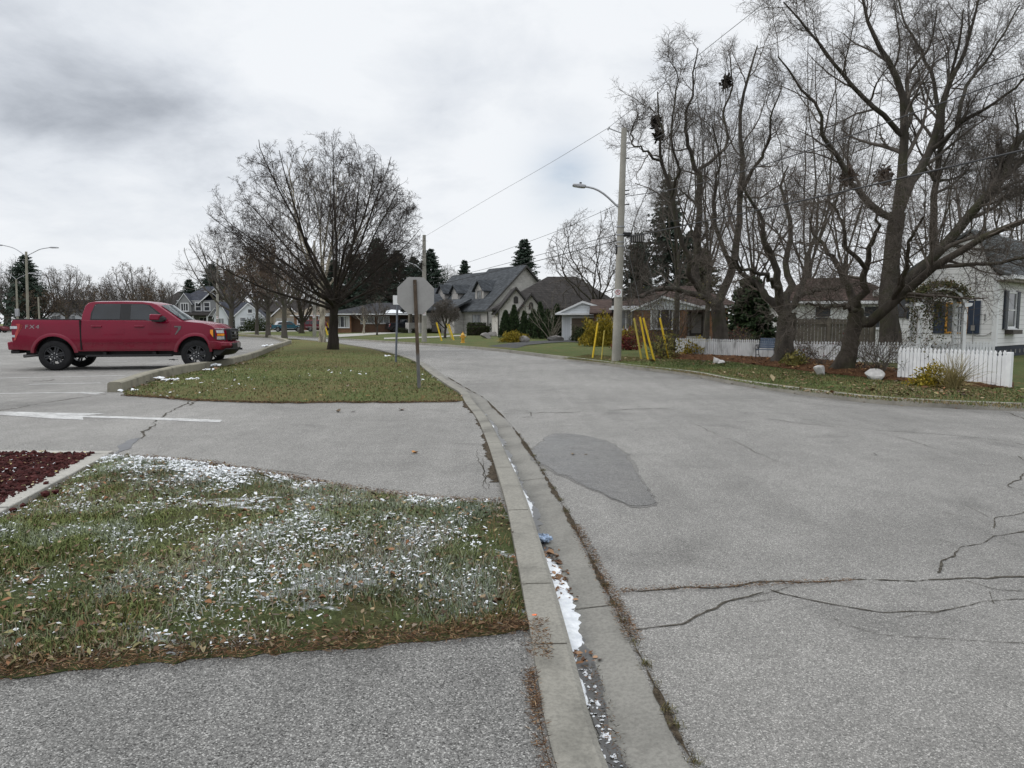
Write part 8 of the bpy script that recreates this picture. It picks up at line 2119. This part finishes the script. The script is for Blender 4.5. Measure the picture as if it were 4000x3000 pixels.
kc2 = np.array([p for p in KF if 1.6 < p[1] < 2.75]); fringe('dead_needles', offs(kc2, .185), -.01, .05, 900, rng, DC, (.008, .035), LZ + .012, .003)
kc3 = np.array([p for p in KF if 2.6 < p[1] < 3.05]); fringe('dead_needles', offs(kc3, .13), -.03, .09, 420, rng, DC, (.01, .035), LZ + .052, .003)
fringe('dead_needles', iFs, -.10, .14, 5200, rng, DC + [(.05, .06, .025)], (.02, .07), LZ + .008, .008)
ck = catmull(rc[0][0], .05); ck = ck[ck[:, 0] < 1.9]; fringe('dead_needles', ck, -.03, .03, 900, rng, DC, (.008, .03), .007, .003)
# weeds growing in the gutter seam
pk = kc[rng.integers(0, len(kc), 60)]; tl_ = offs(kc, -.30)[rng.integers(0, len(kc), 60)]
xy = np.repeat(tl_, 14, 0) + rng.normal(0, .014, (840, 2)); n = len(xy); g = rng.random(n)[:, None]
blades('weeds', xy, np.full(n, .004), rng.uniform(.01, .035, n), rng.uniform(.002, .004, n), (1 - g) * np.array([[.05, .06, .02]]) + g * np.array([[.16, .13, .06]]), rng, .9)
# island grass and litter
p = scatter(islpoly, 260000, rng); keep = np.clip((17.5 / np.maximum(p[:, 1], 1)) ** 2.6, 0.0, 1) ; ed = edged(p, ISL)
keep = np.maximum(keep * .45, (ed < .4) * .55) * (p[:, 1] < 32); p = p[rng.random(len(p)) < keep]; n = len(p)
g = np.clip(.5 + .35 * fbm(p[:, 0], p[:, 1], 8, .9) + rng.normal(0, .2, n), 0, 1)[:, None]
colr = (1 - g) * np.array([[.055, .078, .022]]) + g * np.array([[.155, .185, .066]])
dry = rng.random(n) < np.clip(.28 + .22 * fbm(p[:, 0], p[:, 1], 12, .8), .03, .9); colr[dry] = np.array([.19, .145, .07]) * rng.uniform(.5, 1.2, (dry.sum(), 1))
blades('grass', p, zisl(p[:, 0], p[:, 1]) - .006, rng.uniform(.02, .06, n), rng.uniform(.008, .018, n), colr, rng, .8)
print('island blades', n)
q = scatter(islpoly, 5200, rng); e2 = edged(q, ISL); ispk = edged(q, PK[::2]) if len(PK) > 2 else e2
pr_ = np.clip(.14 + .9 * np.exp(-((edged(q, np.vstack([PK, PK[::-1]])) / .7) ** 2)) + .35 * (e2 < .25) - .012 * np.maximum(q[:, 1] - 22, 0), .02, 1); q = q[rng.random(len(q)) < pr_]; n = len(q)
leaves('fallen_leaves', q, zisl(q[:, 0], q[:, 1]) + .02, rng.lognormal(math.log(.055), .35, n), rng, LC)
q = scatter(islpoly, 2600, rng); e2 = edged(q, np.vstack([PK, PK[::-1]])); pr_ = np.clip(.5 * fbm(q[:, 0], q[:, 1], 61, .9) + .5 * np.exp(-((q[:, 1] - 15.2) / 1.3) ** 2) - .25, 0, .5) * (q[:, 1] < 19) ; q = q[rng.random(len(q)) < pr_]; n = len(q)
flakes('snow', np.column_stack([q, zisl(q[:, 0], q[:, 1]) + .03]), rng.lognormal(math.log(.015), .4, n), rng)
# lumps of snow along the tall kerb and on the island
L_ = [(z1p(1640, 1158), .16, LZ + .23), (z1p(1690, 1156), .12, LZ + .23), (z1p(1375, 1310), .13, .16), (z1p(1860, 1195), .15, .18), (z1p(1790, 1235), .10, .17), (fl(1518, 1411), .10, .2), (z1p(1490, 1185), .10, LZ + .23), (z1p(1480, 1325), .14, .15), (z1p(1920, 1418), .12, .12), (z1p(1150, 1395), .1, .1), (fl(1050, 1358), .3, LZ + .03), (z1p(1700, 1320), .12, .16)]
C = []; S2 = []
for (x, y), s0, z0 in L_:
    for k in range(9): C.append((x + rng.normal(0, s0 * .7), y + rng.normal(0, s0 * .5), z0 + rng.uniform(0, .01))); S2.append(s0 * rng.uniform(.2, .55))
flakes('snow', np.array(C), np.array(S2), rng, 8, thick=.5)
# right-hand verge: leaves on the lawn and in the mulch
bp_ = [tuple(G(*q))[:2] for q in bedpts]
q = scatter(bp_, 2600, rng); q = q[rng.random(len(q)) < .8]; n = len(q)
leaves('fallen_leaves', q, zbed(q[:, 0], q[:, 1]) + .004, rng.lognormal(math.log(.07), .35, n), rng, [(.20, .10, .045), (.13, .06, .028), (.26, .14, .06), (.09, .045, .022), (.30, .19, .09)])
vp = [tuple(G(*q))[:2] for q in ((2200, 1400), (2430, 1424), (2720, 1462), (3000, 1512), (3400, 1560), (3999, 1596), (3999, 1515), (3640, 1502), (3160, 1454), (2850, 1414), (2560, 1400), (2300, 1385))]
q = scatter(vp, 3600, rng); q = q[rdist(q[:, 0], q[:, 1]) > .24]; n = len(q); q = q[rng.random(n) < np.clip(.35 + .5 * fbm(q[:, 0], q[:, 1], 71, .6), .05, 1)]; n = len(q)
leaves('fallen_leaves', q, H(q[:, 0], q[:, 1]) + .008, rng.lognormal(math.log(.06), .35, n), rng, LC)
p = scatter(vp, 60000, rng); p = p[rdist(p[:, 0], p[:, 1]) > .17]; n = len(p); g = np.clip(.5 + .35 * fbm(p[:, 0], p[:, 1], 81, .8) + rng.normal(0, .2, n), 0, 1)[:, None]
colr = (1 - g) * np.array([[.055, .078, .022]]) + g * np.array([[.15, .18, .064]])
dry = rng.random(n) < np.clip(.30 + .3 * fbm(p[:, 0], p[:, 1], 82, .7), .03, .9); colr[dry] = np.array([.19, .14, .065]) * rng.uniform(.5, 1.2, (dry.sum(), 1))
blades('grass', p, H(p[:, 0], p[:, 1]) - .006, rng.uniform(.02, .055, n), rng.uniform(.008, .018, n), colr, rng, .8)
# leaves blown against the right kerb
rc_ = np.array([p for p in RC if 11 < p[1] < 30]); o_ = offs(rc_, .0); n = 260; k = rng.integers(0, len(rc_) - 1, n)
nn = offs(rc_, 1.0) - rc_; q = rc_[k] + nn[k] * np.abs(rng.normal(.03, .07, n))[:, None] * (1 if rdist(*(rc_[5] + nn[5])) > 0 and (rc_[5] + nn[5])[0] < rc_[5][0] else -1) + rng.normal(0, .1, (n, 2)) * np.array([.2, 1])
leaves('fallen_leaves', q, np.full(n, .004), rng.lognormal(math.log(.045), .3, n), rng, DC)
# single leaves lying on the asphalt
one = [((2238, 1776), 0, .085, 'curled tan leaf lying on the wet patch', (.30, .20, .09)), ((2288, 1778), 0, .06, 'small dark leaf right of the curled one on the wet patch', (.07, .05, .03)), ((1622, 1772), LZ, .075, 'orange brown leaf on the entrance asphalt', (.34, .17, .06)), ((1570, 1603), LZ, .12, 'dark brown leaf on the entrance near the island', (.16, .07, .03)), ((1320, 1611), LZ, .14, 'flat brown leaf on the entrance below the island edge', (.16, .12, .08)), ((3418, 1778), 0, .055, 'dark torn leaf on the road at the right', (.05, .045, .04)), ((1380, 1612), LZ, .09, 'small dark twig like leaf beside the flat brown leaf', (.07, .06, .05))]
for (pxy, z_, s0, lab, c0) in one:
    x, y = fl(pxy[0], pxy[1], z_)
    o = leaves('fallen_leaf', np.array([[0.0, 0.0]]), np.array([0.0]), np.array([s0 * 1.2]), rng, [c0], .9, 'thing'); o.location = (x, y, z_ + .003); del o['kind']; tag(o, lab, 'leaf', 'single leaves on the asphalt')
# snow lying in the gutter, with leaves on it
def gutter_snow(y0, y1, wmax, seed, gaps=0.0):
    rng = np.random.default_rng(seed); c = np.array([p for p in KF if y0 - .3 < p[1] < y1 + .3]); c = catmull(list(c), .012); c = c[(c[:, 1] > y0) & (c[:, 1] < y1)]
    n = len(c); nse = np.convolve(rng.normal(0, 1, n + 24), np.hanning(25) / 6, 'valid')[:n] + np.convolve(rng.normal(0, 1, n + 6), np.hanning(7) / 3.5, 'valid')[:n] * .5
    prof = np.sin(np.linspace(0.02, math.pi - .02, n)) ** .5
    wv = np.clip(wmax * prof * (.82 + .33 * nse - gaps * (nse < -.3)), .003, None)
    m_ = 9; V = np.zeros((n, m_, 3))
    for j in range(m_):
        f = j / (m_ - 1); V[:, j, :2] = offs(c, -(.003 + wv * f))
        zz = .026 * (1 - f ** 2.2) * np.clip(wv / wmax, .15, 1) + rng.normal(0, .0022, n) * (f < .95)
        gz = np.interp(.003 + wv * f, [.0, .06, .16, .275], [-.022, -.020, -.008, .003])
        V[:, j, 2] = gz + .0015 + np.maximum(zz, 0) - (.004 if j == m_ - 1 else 0)
    i = np.arange(n - 1)[:, None] * m_ + np.arange(m_ - 1)[None]; F = np.stack([i, i + 1, i + m_ + 1, i + m_], -1).reshape(-1, 4)
    o = npmesh('snow', V.reshape(-1, 3), F[:, ::-1], M['snow'], smooth=True); o['kind'] = 'stuff'; return c
c1 = gutter_snow(2.88, 4.42, .140, 1); gutter_snow(5.0, 6.35, .07, 2, .6); gutter_snow(6.6, 7.6, .06, 3, .7); gutter_snow(8.0, 8.5, .05, 4, .5); gutter_snow(9.2, 10.6, .05, 5, .8); gutter_snow(2.55, 2.8, .03, 6, .5)
k = rng.integers(0, len(c1), 230); k = k[rng.random(len(k)) < .8]; n = len(k)
kc_ = np.convolve(np.random.default_rng(9).normal(0, 1, len(c1) + 40), np.hanning(41) / 8, 'valid')[:len(c1)]
k = k[kc_[k] > -.25]; n = len(k); q = offs(c1, -1.0)[k] * 0 + c1[k] + (offs(c1, -1.0) - c1)[k] * np.clip(rng.beta(1.6, 1.6, n) * .13, .01, .13)[:, None]
leaves('fallen_leaves', q, np.full(n, -.012), rng.lognormal(math.log(.026), .35, n), rng, [(.20, .10, .05), (.13, .07, .04), (.28, .17, .10), (.09, .05, .03), (.33, .20, .12)], .9)
x, y = fd(1172, 1160, .02)
rngl = np.random.default_rng(4); bm = bmesh.new(); bmesh.ops.create_icosphere(bm, subdivisions=3, radius=1)
for v in bm.verts: s0 = 1 + .28 * math.sin(v.co.x * 7 + 1) * math.sin(v.co.y * 6 + 2) + rngl.normal(0, .07); v.co = Vector((v.co.x * .055 * s0, v.co.y * .045 * s0, v.co.z * .026 * s0))
me = bpy.data.meshes.new('litter'); bm.to_mesh(me); bm.free(); me.materials.append(simple('crumpled_wrapper', (.22, .29, .40), .35, var=.7, scale=45)); o = link(bpy.data.objects.new('crumpled_wrapper', me)); o.location = (x, y, .012); tag(o, 'crumpled pale blue wrapper lying in the gutter at the end of the snow', 'litter')
kw = catmull([p for p in KF if 1.6 < p[1] < 2.9], .02); n = 130; k = rng.integers(0, len(kw), n); nn = offs(kw, -1.0) - kw
flakes('snow', np.column_stack([kw[k] + nn[k] * rng.uniform(.005, .07, n)[:, None], np.full(n, -.014)]), rng.lognormal(math.log(.006), .5, n), rng)
fringe('dead_needles', offs(kw, -.05), -.05, .04, 500, rng, DD + DC[:2], (.006, .03), -.013, .003)
# litter card on the patch
x, y = fd(546, 1266, LZ + .06); o = MB().box(-.018, -.011, 0, .018, .011, .003).build('paper_scrap', M['sign_w']); o.location = (x, y, LZ + .085); o.rotation_euler = (.25, -.1, .3); tag(o, 'small white paper scrap lying in the near grass', 'litter')
# red lava rocks in the bed
q = scatter([p for p in bed], 60000, rng); q = q[visible(q, .86)]; q = q[rng.random(len(q)) < .75]; n = len(q); print('rocks', n)
bm = bmesh.new(); bmesh.ops.create_icosphere(bm, subdivisions=1, radius=1); B = np.array([v.co[:] for v in bm.verts]); BF = np.array([[v.index for v in f.verts] for f in bm.faces]); bm.free()
n = min(n, 15000); q = q[:n]; s_ = rng.lognormal(math.log(.0115), .42, n)
V = B[None] * s_[:, None, None] * rng.uniform(.6, 1.3, (n, 1, 3)) * rng.uniform(.75, 1.2, (n, len(B), 1)); th = rng.uniform(0, 6.28, n)
V = np.stack([V[..., 0] * np.cos(th)[:, None] - V[..., 1] * np.sin(th)[:, None], V[..., 0] * np.sin(th)[:, None] + V[..., 1] * np.cos(th)[:, None], V[..., 2]], -1)
V += np.column_stack([q, np.full(n, LZ + .04) + rng.uniform(0, .025, n)])[:, None, :]
F = (BF[None] + (np.arange(n) * len(B))[:, None, None]).reshape(-1, 3); o = npmesh('lava_gravel', V.reshape(-1, 3), F, M['lava']); o['kind'] = 'stuff'
q = scatter([p for p in bed], 5000, rng); q = q[visible(q, .86)][:420]; n = len(q)
leaves('fallen_leaves', q, np.full(n, LZ + .072), rng.lognormal(math.log(.022), .35, n), rng, [(.36, .30, .12), (.26, .2, .1), (.34, .31, .2)])
q = scatter([p for p in bed], 8000, rng); q = q[visible(q, .86)]; q = q[rng.random(len(q)) < np.clip(fbm(q[:, 0], q[:, 1], 91, 4) * .8, .02, .7)][:130]; n = len(q); flakes('snow', np.column_stack([q, np.full(n, LZ + .066)]), rng.lognormal(math.log(.009), .4, n), rng)
for i, (px, py, s0) in enumerate(((228, 1811, .045), (205, 1835, .035), (180, 1890, .04), (218, 1925, .05), (90, 1978, .04), (50, 1995, .045), (180, 1935, .06), (245, 1818, .03))):
    s0 *= .6; o = npmesh('lava_rock', B * s0 * rng.uniform(.75, 1.2, (len(B), 1)) * np.array([1, 1, .75]), BF, M['lava']); x, y = fl(px, py, LZ + .06); o.location = (x, y, LZ + .055 + s0 * .5)
    tag(o, 'red brown lava rock that rolled onto the concrete edging of the rock bed', 'rock', 'lava rocks on the edging')
